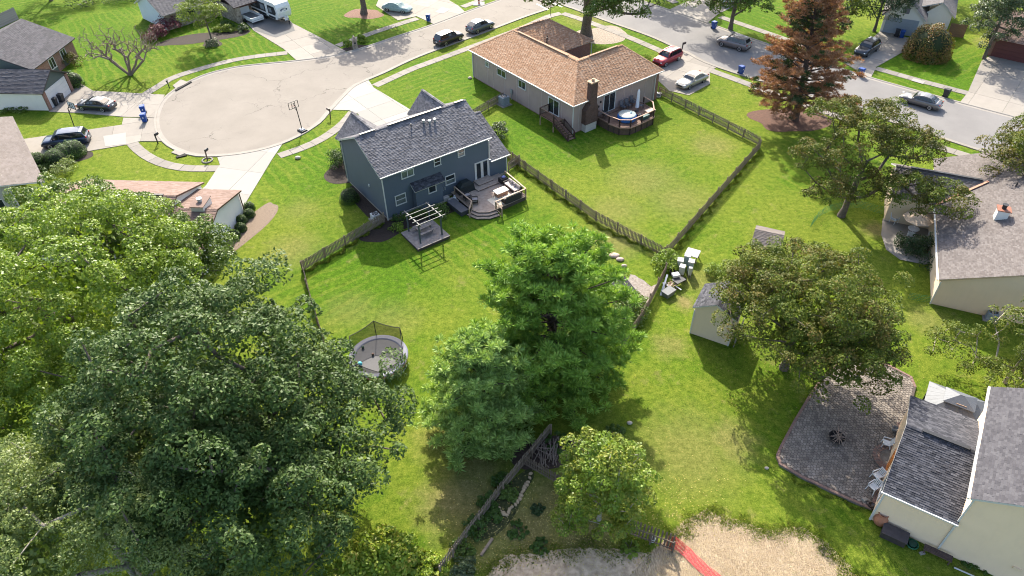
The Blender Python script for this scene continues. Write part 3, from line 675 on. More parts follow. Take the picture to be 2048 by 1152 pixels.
for p, q in (((-.06, -.06, .1), (-.06, -.06, 3.5)), ((13.5, -.08, .1), (13.5, -.08, 3.5)), ((14.1, 12.2, .1), (14.1, 12.2, 3.5)), ((-.06, 19.9, .1), (-.06, 19.9, 3.5))): he.bar(p, q)
he.bar((-e - .06, -e - .06, za - .05), (14.6, -e - .06, za - .05), .13, name='gutter'); he.bar((-e - .06, -e - .06, za - .05), (-e - .06, 20.4, za - .05), .13, name='gutter')
m = MB(); m.box(1.35, 3.25, -.75, 0, 1.0, 2.75); m.hexa([(1.35, -.75, 2.75), (3.25, -.75, 2.75), (3.25, 0, 2.75), (1.35, 0, 2.75)], [(2.0, -.7, 3.45), (3.0, -.7, 3.45), (3.0, 0, 3.45), (2.0, 0, 3.45)]); m.box(2.0, 3.0, -.7, -.02, 3.45, 5.95)
ch = m.build('chimney', BRICKD, he.root); m = MB(); m.box(1.9, 3.1, -.8, .08, 5.95, 6.08); m.cyl((2.5, -.36, 6.08), (2.5, -.36, 6.34), .2, .16, 10); m.build('chimney_cap', M('tan_clay', (.36, .24, .15), .8), ch)
MB().box(1.45, 3.15, -.7, 0, -.02, 1.0).build('chimney_base', M('painted_block', (.46, .42, .38), .8, .12), he.root)
for y, z in ((-.14, 2.2), (-.14, 2.7)): MB().box(3.9 if z < 2.5 else 4.2, 4.05 if z < 2.5 else 4.35, y, -.02, z, z + .22).build('wall_lamp', DARKM, he.root)
m = MB(); m.box(-.16, -.02, 11.35, 11.7, .9, 1.45); m.cyl((-.1, 11.5, .9), (-.1, 11.5, .05), .04); m.build('meter_box', STEEL, he.root)

# --- the cream house beside the patio
hc = House('cream_house', 'two-storey cream sided house with slate shingles and a low wing beside the patio', (22.872, 24.615), -33.46)
hc.core([(0, 0), (4, 0), (4, 8.5), (0, 8.5)], 2.9, SD_CREAM); hc.core([(4, 0), (13, 0), (13, 9.2), (4, 9.2)], 5.2, SD_CREAM)
hc.wall((0, 0), (4, 0), SD_CREAM, 3.4, z0=.12, expo=.11); hc.gable((0, 8.5), (0, 0), SD_CREAM, 3.4, 4.95, z0=.12, expo=.11)
hc.wall((4, 0), (13, 0), SD_CREAM, poly=[(0, .12), (9, .12), (9, 6.0), (4.5, 8.35), (0, 6.0)], expo=.11); hc.wall((4, 9.2), (4, 0), SD_CREAM, 6.0, expo=.11, z0=.12)
hc.wall((4, 8.5), (0, 8.5), SD_CREAM, 3.4, expo=.11)
hc.roof([[(-.25, -.25, 3.36), (3.98, -.25, 3.36), (3.98, 4.25, 5.05), (-.25, 4.25, 5.05)], [(3.98, 8.75, 3.36), (-.25, 8.75, 3.36), (-.25, 4.25, 5.05), (3.98, 4.25, 5.05)]], SH_DARK, expo=.145, tab=.26, caps=[((-.25, 4.25, 5.05), (3.98, 4.25, 5.05))])
hc.vent_strip((.7, 4.25, 5.05), (3.4, 4.25, 5.05))
hc.roof([[(3.68, 9.5, 5.93), (3.68, -.3, 5.93), (8.5, -.3, 8.4), (8.5, 9.5, 8.4)], [(13.3, -.3, 5.93), (13.3, 9.5, 5.93), (8.5, 9.5, 8.4), (8.5, -.3, 8.4)]], SH_MID, expo=.145, tab=.26)
hc.bar((3.6, -.3, 5.85), (3.6, 9.5, 5.85), .14, name='gutter'); hc.bar((3.93, -.07, .1), (3.93, -.07, 5.7), .1); hc.bar((-.05, -.05, .05), (-.05, -.05, 3.25), .12)
hc.bar((-.3, -.31, 3.3), (4.0, -.31, 3.3), .12, name='gutter')
hc.door((0, 8.5), (0, 0), 3.9, 5.0, .3, 2.3, M('orange_awning_cloth', (.62, .20, .04), .7), 1, name='door')
hc.window((0, 8.5), (0, 0), 6.3, 7.6, 1.1, 2.2, 'v')
m = MB(); m.box(7.5, 7.9, -.1, -.02, 1.5, 1.7); m.build('outlet_box', SD_CREAM, hc.root)

# --- the sided house with the grey roof and the white chimney chase
hr = House('grey_roof_house', 'single-storey bone sided house with weathered grey roof and white boxed chimney', (35.93, 44.893), -23.27)
hr.core([(0, 0), (14, 0), (14, 20), (0, 20)], 2.5, SD_BONE); hr.core([(-4, 11.5), (0, 11.5), (0, 17.5), (-4, 17.5)], 2.5, SD_BONE)
sl = .40
hr.wall((0, 0), (14, 0), SD_BONE, poly=[(0, .2), (14, .2), (14, 2.95), (7.5, 2.95 + 7.2 * sl), (0, 2.95)], expo=.13); hr.wall((0, 11.5), (0, 0), SD_BONE, 2.7, expo=.13); hr.wall((-4, 11.5), (0, 11.5), SD_BONE, 2.7, expo=.13); hr.gable((-4, 17.5), (-4, 11.5), SD_BONE, 2.7, 4.1, expo=.13)
zz = lambda u: 2.86 + sl * (u + .3)
hr.roof([[(-.3, 20.3, zz(-.3)), (-.3, -.3, zz(-.3)), (7.4, -.3, zz(7.4)), (7.4, 20.3, zz(7.4))], [(15.1, -.3, zz(-.3)), (15.1, 20.3, zz(-.3)), (7.4, 20.3, zz(7.4)), (7.4, -.3, zz(7.4))]], SH_GREY, expo=.145, tab=.24, fascia=M('tan_fascia', (.42, .31, .20), .6))
hr.roof([[(-4.3, 11.2, 2.92), (-.2, 11.2, 2.92), (3.75, 14.5, 4.54), (-4.3, 14.5, 4.54)], [(-.2, 17.8, 2.92), (-4.3, 17.8, 2.92), (-4.3, 14.5, 4.54), (3.75, 14.5, 4.54)]], SH_GREY, expo=.145, tab=.24, caps=[((-4.3, 14.5, 4.54), (3.75, 14.5, 4.54))])
hr.vent_strip((-3, 14.5, 4.54), (3.2, 14.5, 4.54))
m = MB(); m.beam((-.3, 11.25, 2.98), (3.7, 14.45, 4.6), .22, .05); m.build('valley_flashing', M('rusty_flashing', (.42, .20, .12), .6), hr.rf)
m = MB(); m.box(3.7, 4.6, 7.9, 8.7, 3.9, 5.5); cc = m.build('chimney', SD_WHITE, hr.root); m = MB(); m.box(3.6, 4.7, 7.8, 8.8, 5.5, 5.58); m.build('chimney_cap', M('rust_metal', (.25, .10, .06), .6), cc); m = MB(); m.cyl((4.1, 8.3, 5.58), (4.1, 8.3, 5.95), .19, .19, 12); m.cyl((4.1, 8.3, 5.95), (4.1, 8.3, 6.0), .24, .24, 12); m.build('flue', DARKM, cc)
for x, y in ((6.3, 11.4), (6.2, 3.6), (5.6, 13.2)): hr.pipe((x, y, zz(x)), .45, .06)
hr.bar((-.42, -.3, 2.8), (-.42, 11.2, 2.8), .13, name='gutter'); hr.bar((-.05, -.06, .05), (-.05, -.06, 2.5), .1)

# --- the white sided house with brown roof and gables, half behind the maples
hw = House('brown_roof_house', 'white sided house with brown shingle roof and two stepped gables', (-27.642, 55.873), 85.66)
def gab(v0, v1, u0, u1, h, hp, roofmat, wm):
    um = (u0 + u1) / 2
    hw.core([(u0, v0), (u1, v0), (u1, v1), (u0, v1)], h - .15, wm)
    hw.gable((u0, v0), (u1, v0), wm, h, hp - .08, z0=.1, expo=.15); hw.gable((u1, v1), (u0, v1), wm, h, hp - .08, z0=.1, expo=.15)
    hw.wall((u0, v1), (u0, v0), wm, h, z0=.1); hw.wall((u1, v0), (u1, v1), wm, h, z0=.1)
    ee = .35; zq = h - ee * (hp - h) / (um - u0)
    hw.roof([[(u0 - ee, v1 + .02, zq), (u0 - ee, v0 - .3, zq), (um, v0 - .3, hp), (um, v1 + .02, hp)], [(u1 + ee, v0 - .3, zq), (u1 + ee, v1 + .02, zq), (um, v1 + .02, hp), (um, v0 - .3, hp)]], roofmat, expo=.2, tab=.4, fascia=M('brown_fascia', (.10, .055, .04), .6), caps=[((um, v0 - .3, hp), (um, v1, hp))])
gab(0, 4.2, -5.3, 4.6, 2.6, 3.9, SH_BRN, SD_WHITE); hw.bar((4.65, -.1, .1), (4.65, -.1, 2.5), .1, M('brown_downspout', (.09, .05, .035), .6))
gab(4.22, 16.5, -4.2, 5.7, 2.75, 4.55, SH_BRN, SD_WHITE); hw.vent_strip((.75, 5.2, 4.55), (.75, 8.5, 4.55))
m = MB(); m.box(-.7, 1.1, .9, 2.1, 2.8, 4.3); cc = m.build('chimney', SD_WHITE, hw.root); m = MB(); m.box(-.78, 1.18, .82, 2.18, 4.3, 4.36); m.build('chimney_cap', SH_BRN, cc); m = MB(); m.cyl((.2, 1.5, 4.36), (.2, 1.5, 4.62), .2, .2, 14); m.cyl((.2, 1.5, 4.62), (.2, 1.5, 4.7), .27, .27, 14); m.build('flue', TRIM, cc)

# --- the brick and green house beside the cul-de-sac
hl = House('brick_garage_house', 'brick and dark green house with purple-grey shingles and a white double garage door', (-58.192, 83.819), 85.66)
hl.core([(0, 0), (5.6, 0), (5.6, 9), (0, 9)], 2.4, SD_WHITE); hl.core([(7, 5), (16.3, 5), (16.3, 17.5), (7, 17.5)], 2.5, BRICK)
hl.wall((0, 9), (0, 0), SD_WHITE, 2.6, z0=.1); hl.gable((0, 0), (5.6, 0), SD_GREEN, 2.55, 4.05, z0=.05); hl.wall((5.6, 0), (5.6, 9), SD_WHITE, 2.6)
hl.door((0, 0), (5.6, 0), .55, 5.05, .06, 2.35, WHDOOR, 4, off=.03)
for x0, x1 in ((-.06, .45), (5.15, 5.66)): MB().box(x0, x1, -.14, .06, -.02, 2.5).build('brick_pier', BRICK, hl.root)
hl.roof([[(-.35, 9, 2.45), (-.35, -.35, 2.45), (2.8, -.35, 4.2), (2.8, 9, 4.2)], [(5.95, -.35, 2.45), (5.95, 9, 2.45), (2.8, 9, 4.2), (2.8, -.35, 4.2)]], SH_MID, expo=.2, tab=.4, fascia=M('dark_fascia', (.06, .05, .05), .6))
hl.wall((16.3, 5), (16.3, 17.5), BRICK, 2.7, z0=0, expo=0); hl.wall((7, 5), (16.3, 5), BRICK, 2.7, z0=0, expo=0); hl.wall((7, 17.5), (7, 5), SD_WHITE, 2.7)
hl.roof([[(6.0, 4.6, 2.6), (16.7, 4.6, 2.6), (16.7, 11.3, 5.3), (6.0, 11.3, 5.3)], [(16.7, 18, 2.6), (6.0, 18, 2.6), (6.0, 11.3, 5.3), (16.7, 11.3, 5.3)]], SH_MID, expo=.22, tab=.45, fascia=M('dark_fascia', (.06, .05, .05), .6))
hl.wall((6.0, 11.3), (6.0, 4.9), SD_GREEN, poly=[(0, 2.5), (6.4, 2.5), (6.4, 2.6), (0, 5.2)])
for a in (3.0, 5.9): hl.window((7, 5), (16.3, 5), a, a + 1.1, .9, 2.2, 'v'); MB().box(7 + a - .1, 7 + a + 1.2, 4.93, 4.98, .1, .8).build('spandrel', SD_GREEN, hl.root)

# --- the stone-fronted house with the open garage
ht = House('stone_front_house', 'pale sided house with grey shingles, a stone front and an open garage', (-52.2, 109.6), 47.5)
ht.core([(0, 0), (9, 0), (9, 8), (0, 8)], 2.4, SD_WHITE); PBS = siding_mat('pale_blue_siding', (.55, .60, .63))
ht.gable((0, 8), (0, 0), PBS, 2.6, 4.5, z0=.1); ht.wall((0, 0), (9, 0), STONE, 2.6, z0=0, expo=0)
ht.window((0, 0), (9, 0), 2.2, 5.0, .9, 2.2, 'v'); ht.roof([[(-.4, -.5, 2.45), (9.4, -.5, 2.45), (9.4, 4, 4.6), (-.4, 4, 4.6)], [(9.4, 8.5, 2.45), (-.4, 8.5, 2.45), (-.4, 4, 4.6), (9.4, 4, 4.6)]], SH_LITE, expo=.22, tab=.45)
GM = M('brown_board', (.10, .055, .045), .7)
for x0, x1 in ((8.6, 9.5), (15.6, 16.2)): MB().box(x0, x1, -5.9, -5.2, 0, 2.5).build('stone_pier', STONE, ht.root)
ht.wall((8.7, 0), (8.7, -5.3), STONE, 2.5, z0=0, expo=0); ht.wall((16.1, -5.3), (16.1, 2), SD_WHITE, 2.5)
MB().box(9.5, 15.6, -5.88, -5.7, 2.2, 2.75).build('garage_header', GM, ht.root); MB().box(8.9, 16, 1.0, 1.2, 0, 2.5).build('garage_back_wall', M('garage_interior', (.10, .09, .085), .9), ht.root)
ht.roof([[(8.3, -6.3, 2.6), (16.5, -6.3, 2.6), (16.5, -1.5, 4.4), (8.3, -1.5, 4.4)], [(16.5, 3.0, 2.7), (8.3, 3.0, 2.7), (8.3, -1.5, 4.4), (16.5, -1.5, 4.4)]], SH_MID, expo=.22, tab=.45, fascia=GM)

# --- the white gabled house with the grey garage door
hg = House('white_gable_house', 'white gabled house with pale shingles, arched vent and a grey garage door', (55.38, 104.06), -27.8)
hg.core([(0, .02), (5, .02), (5, 11), (0, 11)], 2.3, SD_WHITE); hg.core([(5, 3), (8.5, 3), (8.5, 11), (5, 11)], 2.3, SD_WHITE)
hg.gable((-.2, 0), (5, 0), SD_WHITE, 2.6, 4.85, z0=0, expo=0); hg.gable((5, 3), (8.5, 3), SD_WHITE, 2.6, 4.2, z0=0, expo=0); hg.wall((8.5, 3), (8.5, 11), SD_WHITE, 2.6, z0=0, expo=0); hg.wall((-.2, 11), (-.2, 0), SD_WHITE, 2.6, z0=0, expo=0)
hg.door((0, 0), (5, 0), .15, 4.5, .05, 2.3, GREYDOOR, 4, off=.03)
hg.roof([[(-.6, 11, 2.45), (-.6, -.35, 2.45), (2.4, -.35, 5.0), (2.4, 11, 5.0)], [(5.4, -.35, 2.45), (5.4, 11, 2.45), (2.4, 11, 5.0), (2.4, -.35, 5.0)], [(4.0, 11, 3.4), (4.0, 2.7, 3.4), (6.75, 2.7, 4.4), (6.75, 11, 4.4)], [(9.0, 2.7, 2.5), (9.0, 11, 2.5), (6.75, 11, 4.4), (6.75, 2.7, 4.4)]], SH_LITE, expo=.22, tab=.45, fascia=TRIM)
m = MB(); m.prism([(1.95, 0), (2.85, 0), (2.85, .7), (2.7, 1.0), (2.4, 1.12), (2.1, 1.0), (1.95, .7)], 0, .06); m.v = [(x, -z - .01, 3.05 + y) for x, y, z in m.v]; m.build('arched_vent', M('vent_grey', (.16, .15, .17), .6), hg.root)

# --- the brown-roofed house with the maroon garage door
hm = House('maroon_garage_house', 'house with red-brown shingles above a wide maroon garage door', (66.74, 94.93), -38.45)
hm.core([(0, 0), (12, 0), (12, 10), (0, 10)], 2.5, BRICK); hm.wall((-.6, 0), (12, 0), BRICK, 2.6, z0=0, expo=0); hm.gable((-.6, 10), (-.6, 0), SD_BONE, 2.6, 4.7, z0=0)
hm.door((0, 0), (12, 0), .1, 5.6, .05, 2.35, MAROON, 4, off=.03)
hm.roof([[(-1, -.5, 2.5), (12.4, -.5, 2.5), (12.4, 5, 4.9), (-1, 5, 4.9)], [(12.4, 10.4, 2.5), (-1, 10.4, 2.5), (-1, 5, 4.9), (12.4, 5, 4.9)]], SH_BRN, expo=.22, tab=.45, fascia=MAROON)

# --- the grey sided house at the dark minivan's driveway
a, b = G(89, 362, 2.7).to_2d(), G(25, 232, 2.7).to_2d(); d = (b - a).normalized(); ang = math.degrees(math.atan2(d.y, d.x)); L = (b - a).length
hp_ = House('grey_sided_house', 'grey sided house with taupe shingles and white rakes by the dark minivan', tuple(a), ang)
hp_.core([(.4, 3.2), (L - .4, 3.2), (L - .4, 12), (.4, 12)], 3.5, SD_GREY)
hp_.roof([[(0, 0, 2.65), (L, 0, 2.65), (L, 4.2, 3.75), (0, 4.2, 3.75)]], SH_TAUPE, expo=.2, tab=.4)
hp_.roof([[(1.4, 3.9, 4.3), (L + .2, 3.9, 4.3), (L + .2, 8.6, 6.0), (1.4, 8.6, 6.0)], [(L + .2, 13.3, 4.3), (1.4, 13.3, 4.3), (1.4, 8.6, 6.0), (L + .2, 8.6, 6.0)]], SH_TAUPE, expo=.2, tab=.4)
hp_.wall((.4, 13), (.4, 3.2), SD_GREY, poly=[(0, .1), (9.8, .1), (9.8, 3.3), (9.8, 3.4), (4.4, 5.6), (0, 4.2)], z0=.1); hp_.wall((.4, 3.2), (L - .4, 3.2), SD_GREY, 3.4); hp_.wall((1.6, 12.8), (1.6, 4.2), SD_GREY, poly=[(0, 3), (8.6, 3), (8.6, 4.4), (4.3, 5.9), (0, 4.4)])
for x in (.4, L / 2, L - .5): MB().box(x, x + .16, .3, .46, 0, 2.6).build('porch_post', TRIM, hp_.root)
hp_.window((.4, 13), (.4, 3.2), 7.4, 8.8, .8, 2.0, 'v'); hp_.bar((.3, 3.1, .1), (.3, 3.1, 3.3), .12)

# --- sheds
hs = House('white_shed', 'pale sided garden shed with dark shingle roof and a lattice ramp', (14.66, 41.885), -29.46, 'shed')
hs.core([(0, 0), (3.2, 0), (3.2, 3), (0, 3)], 2.6, SD_BONE); hs.gable((0, 0), (3.2, 0), SD_BONE, 3.0, 3.85, z0=.05, expo=.11); hs.wall((0, 3), (0, 0), SD_BONE, 3.0, z0=.05); hs.wall((3.2, 0), (3.2, 3), SD_BONE, 3.0, z0=.05); hs.gable((3.2, 3), (0, 3), SD_BONE, 3.0, 3.85, z0=.05)
hs.roof([[(-.2, 3.15, 2.92), (-.2, -.12, 2.92), (1.6, -.12, 3.94), (1.6, 3.15, 3.94)], [(3.4, -.12, 2.92), (3.4, 3.15, 2.92), (1.6, 3.15, 3.94), (1.6, -.12, 3.94)]], SH_DARK, tab=.28, thick=.1)
for x, y in ((0, -.04), (3.16, -.04)): hs.bar((x, y, .05), (x, y, 2.65), .1, name='corner_board')
LAT = M('grey_lattice', (.20, .18, .16), .8)
for i in range(9): hs.bar((3.6, .1 + i * .3, .02), (3.6, .1 + i * .3, 1.15), .05, LAT, 'lattice_slat')
for z in (.1, .6, 1.15): hs.bar((3.6, 0, z), (3.6, 2.7, z), .07, LAT, 'lattice_rail')
g = G(1497, 520)
h2 = House('brown_shed', 'small tan shed with pinkish brown roof behind the spreading maple', (g.x, g.y), -24, 'shed')
h2.core([(0, 0), (2.3, 0), (2.3, 3), (0, 3)], 1.7, siding_mat('tan_board', (.34, .24, .17)))
h2.roof([[(-.15, -.2, 1.75), (2.45, -.2, 1.75), (2.45, 1.5, 2.5), (-.15, 1.5, 2.5)], [(2.45, 3.2, 1.75), (-.15, 3.2, 1.75), (-.15, 1.5, 2.5), (2.45, 1.5, 2.5)]], SH_TAUPE, tab=.3, thick=.08)
# ------------------------------------------------------------------ trees and shrubs
BARK = M('grey_bark', (.12, .095, .075), .95, .4, 6, 1.0); BARKP = M('pine_bark', (.085, .06, .05), .95, .4, 6, 1.0); BARKL = M('pale_bark', (.30, .26, .21), .9, .3, 6, .6)
OAKL = leaf_mat('oak_leaves', [(.030, .058, .014), (.050, .093, .020), (.084, .135, .034), (.155, .205, .070)], .24, .5, .2)
LIMEL = leaf_mat('lime_leaves', [(0.077, 0.137, 0.013), (0.140, 0.225, 0.021), (0.217, 0.307, 0.034), (0.322, 0.381, 0.064)], .38)
MAPL = leaf_mat('maple_leaves', [(0.052, 0.092, 0.015), (0.089, 0.149, 0.021), (0.127, 0.194, 0.033), (0.194, 0.245, 0.059)], .32)
LOCL = leaf_mat('locust_leaves', [(0.082, 0.130, 0.030), (0.144, 0.199, 0.050), (0.219, 0.273, 0.082), (0.301, 0.342, 0.122)], .36)
PINL = leaf_mat('pine_needles', [(0.103, 0.203, 0.032), (0.176, 0.310, 0.044), (0.281, 0.432, 0.072), (0.421, 0.542, 0.121)], .24, .5, .3)
PINB = leaf_mat('bluish_needles', [(0.155, 0.261, 0.063), (0.241, 0.366, 0.090), (0.372, 0.503, 0.143), (0.550, 0.656, 0.213)], .24, .5, .3)
DEADN = leaf_mat('browned_needles', [(0.170, 0.072, 0.038), (0.281, 0.128, 0.068), (0.383, 0.204, 0.119), (0.442, 0.272, 0.170)], .2, .7, .2)
DARKN = leaf_mat('dark_needles', [(0.017, 0.040, 0.012), (0.032, 0.065, 0.017), (0.055, 0.093, 0.025)], .18)
AUTL = leaf_mat('turning_leaves', [(0.045, 0.077, 0.010), (0.086, 0.126, 0.016), (0.140, 0.170, 0.025), (0.221, 0.194, 0.049)], .32, .55, .18)
AUTL2 = leaf_mat('rusting_leaves', [(0.038, 0.058, 0.010), (0.075, 0.092, 0.014), (0.135, 0.128, 0.026), (0.213, 0.132, 0.044)], .3, .55, .18)
YELL = leaf_mat('yellowing_leaves', [(.085, .145, .018), (.16, .225, .026), (.27, .31, .042), (.42, .38, .07)], .40)
SUML = leaf_mat('sumac_leaves', [(0.115, 0.193, 0.015), (0.205, 0.295, 0.026), (0.308, 0.385, 0.045), (0.462, 0.347, 0.065)], .42)
REDL = leaf_mat('barberry_leaves', [(0.067, 0.011, 0.021), (0.123, 0.023, 0.038), (0.190, 0.048, 0.067)], .3)
BOXL = leaf_mat('boxwood_leaves', [(0.032, 0.070, 0.010), (0.057, 0.114, 0.015), (0.091, 0.160, 0.025)], .25)
PEARL = leaf_mat('pear_leaves', [(0.040, 0.070, 0.025), (0.068, 0.103, 0.040), (0.114, 0.148, 0.068), (0.182, 0.217, 0.125)], .28)
CHRT = leaf_mat('chartreuse_leaves', [(0.095, 0.152, 0.013), (0.171, 0.237, 0.024), (0.266, 0.323, 0.057)], .4)
RUSTB = leaf_mat('burning_bush_leaves', [(0.048, 0.081, 0.011), (0.114, 0.114, 0.017), (0.209, 0.119, 0.028), (0.285, 0.123, 0.048)], .3)
OLIVL = leaf_mat('dry_leaves', [(.09, .075, .03), (.14, .10, .05), (.20, .13, .08)], .25)

def leaf_mesh(name, C, Nn, size, mat, asp=.55, rng=None, tri=False):
    """one small folded-flat leaf (rhombus) per centre"""
    n = len(C); rng = rng or np.random.default_rng(1)
    r = rng.normal(size=(n, 3)); Nn = Nn / (np.linalg.norm(Nn, axis=1)[:, None] + 1e-9)
    a = np.cross(Nn, r); a /= np.linalg.norm(a, axis=1)[:, None] + 1e-9; b = np.cross(Nn, a)
    L = (a * size[:, None] * .5); Wd = b * size[:, None] * .5 * asp
    V = np.stack([C - L, C + Wd - L * .1, C + L, C - Wd - L * .1], 1).reshape(-1, 3).astype(np.float32)
    me = bpy.data.meshes.new(name); me.vertices.add(4 * n); me.vertices.foreach_set('co', V.ravel())
    me.loops.add(4 * n); me.loops.foreach_set('vertex_index', np.arange(4 * n, dtype=np.int32))
    me.polygons.add(n); me.polygons.foreach_set('loop_start', np.arange(0, 4 * n, 4, dtype=np.int32)); me.polygons.foreach_set('loop_total', np.full(n, 4, dtype=np.int32))
    me.materials.append(mat); me.update(calc_edges=True); return me

def unit(rng, n):
    v = rng.normal(size=(n, 3)); return v / np.linalg.norm(v, axis=1)[:, None]

def clump_leaves(rng, cl, rad, dens, size, up=.55, flat=.75):
    """leaves over the outside of each clump, thicker on top"""
    Cs, Ns, Ss = [], [], []
    for c, r in zip(cl, rad):
        n = max(6, int(dens * r * r)); d = unit(rng, n); d[:, 2] = np.where(d[:, 2] < -.35, -d[:, 2], d[:, 2])
        # each clump is itself lumpy: a few sprays
        k = 5 + int(r * 3); sp = unit(rng, k); w = (d @ sp.T).max(1)
        rr = r * (.55 + .5 * w ** 2) * rng.uniform(.75, 1.06, n) ** .7
        p = d * rr[:, None] * rng.uniform(.72, 1.3, 3)[None]; p[:, 2] *= flat
        Cs.append(c + p); nn = d * .6 + rng.normal(size=(n, 3)) * .55; nn[:, 2] += up; Ns.append(nn); Ss.append(size * rng.uniform(.45, 1.45, n))
    return np.concatenate(Cs), np.concatenate(Ns), np.concatenate(Ss)

def grow_limbs(rng, mb, base, tips, r0, first=.25, h=None, bend=.25, rmin=.025, lean=None):
    """trunk, then every tip is joined to the nearest limb already grown"""
    base = np.array(base, float); h = h or np.max(tips[:, 2]) - base[2]
    top = base + np.array([0, 0, h * .62]) + (lean if lean is not None else 0)
    nodes = [base]; par = [-1]
    for k in range(1, 7): nodes.append(base + (top - base) * k / 6 + rng.normal(size=3) * [.05, .05, 0] * h * .12); par.append(k - 1)
    start = max(1, int(6 * first / .62))
    order = np.argsort(np.linalg.norm(tips - (base + [0, 0, h * .35]), axis=1))
    for i in order:
        t = tips[i]; N = np.array(nodes[start:]); d = np.linalg.norm(N - t, axis=1) + np.maximum(0, N[:, 2] - t[2] + .2) * 1.3
        j = int(np.argmin(d)) + start; a = nodes[j]; L = np.linalg.norm(t - a); k = max(1, int(L / 1.4)); q = j
        for s in range(1, k + 1):
            f = s / k; p = a + (t - a) * f + np.array([0, 0, -bend * L * math.sin(math.pi * f) * .35]) + (rng.normal(size=3) * .10 * L / k if s < k else 0)
            nodes.append(p); par.append(q); q = len(nodes) - 1
    cnt = np.ones(len(nodes)) * .6
    for i in range(len(nodes) - 1, 0, -1): cnt[par[i]] += cnt[i]
    rr = np.maximum(rmin, r0 * (cnt / cnt[0]) ** .48)
    for i in range(1, len(nodes)):
        ra = rr[par[i]] if par[i] < 7 and i < 7 else min(rr[par[i]], rr[i] * 1.35)
        mb.cyl(nodes[par[i]], nodes[i], ra * (1.5 if par[i] == 0 else 1), rr[i], 7 if rr[i] > .08 else 5, caps=False)
    return mb

def deciduous(name, label, base, ells, ncl, crad, dens, size, mat, bark=BARK, r0=.3, seed=1, group=None, up=.55, first=.25, gap=0.0, asp=.6, cat='tree', bend=.25, shell=.5, flat=.75, limbs=1.0, lean=None, mats2=None, rmin=.025, core=0, zmin=.4):
    """ells: (dx, dy, z, rx, ry, rz, weight) lobes of the crown above the base"""
    rng = np.random.default_rng(seed); b = np.array([base[0], base[1], 0.0]); root = thing(name, label, cat, tuple(b), 0, group)
    w = np.array([e[6] if len(e) > 6 else e[3] * e[4] for e in ells], float); w /= w.sum(); P = []
    # an even cover of the outside first, then loose clumps within
    for e, we in zip(ells, w):
        q = int(ncl * we * .62)
        for i in range(q):
            z_ = 1 - 1.25 * (i + .5) / q; a = i * 2.39996 + seed; s_ = math.sqrt(max(0, 1 - z_ * z_)); d = np.array([s_ * math.cos(a), s_ * math.sin(a), z_]) + rng.normal(size=3) * .09
            p = np.array(e[:3]) + d * rng.uniform(.84, 1.04) * np.array(e[3:6])
            if gap and math.sin(p[0] * .9 + seed) * math.sin(p[1] * .8 + 2 * seed) * math.sin(p[2] * 1.1 + 3 * seed) > 1 - gap * 1.6: continue
            if p[2] > zmin: P.append(p)
    while len(P) < ncl:
        e = ells[rng.choice(len(ells), p=w)]; d = unit(rng, 1)[0]
        if d[2] < -.25 and rng.random() < .6: d[2] = -d[2]
        r = rng.uniform(shell, 1.0) ** .8; p = np.array(e[:3]) + d * r * np.array(e[3:6])
        if gap and math.sin(p[0] * .9 + seed) * math.sin(p[1] * .8 + 2 * seed) * math.sin(p[2] * 1.1 + 3 * seed) > 1 - gap: continue
        if p[2] < zmin: continue
        if P and min(np.linalg.norm(np.array(P) - p, axis=1)) < crad[0] * .55 and rng.random() < .7: continue
        P.append(p)
    P = np.array(P); ncl = len(P); rad = rng.uniform(crad[0], crad[1], ncl)
    C, N, S = clump_leaves(rng, P, rad, dens, size, up, flat)
    ok = C[:, 2] > .05; C, N, S = C[ok], N[ok], S[ok]
    if core:
        d = unit(rng, core); e = np.array([ells[i][:6] for i in rng.choice(len(ells), core, p=w)]); cc = e[:, :3] + d * e[:, 3:] * rng.uniform(.2, .8, core)[:, None]; cc = cc[cc[:, 2] > 1.0]
        link('inner_foliage', leaf_mesh('inner_foliage', cc, rng.normal(size=cc.shape) + [0, 0, .6], rng.uniform(.25, .5, len(cc)), mat, .7, rng), root)
    if mats2:
        pick = rng.random(ncl) < mats2[1]; 
        idx = np.repeat(np.arange(ncl), [max(6, int(dens * r * r)) for r in rad])[ok]; sel = pick[idx]
        link('crown', leaf_mesh('crown', C[sel], N[sel], S[sel], mats2[0], asp, rng), root); C, N, S = C[~sel], N[~sel], S[~sel]
    link('crown', leaf_mesh('crown', C, N, S, mat, asp, rng), root)
    grow_limbs(rng, MB_T := MB(), (0, 0, -.1), P[rng.random(ncl) < limbs], r0, first, bend=bend, lean=lean, rmin=rmin)
    MB_T.build('trunk', bark, root, True); return root

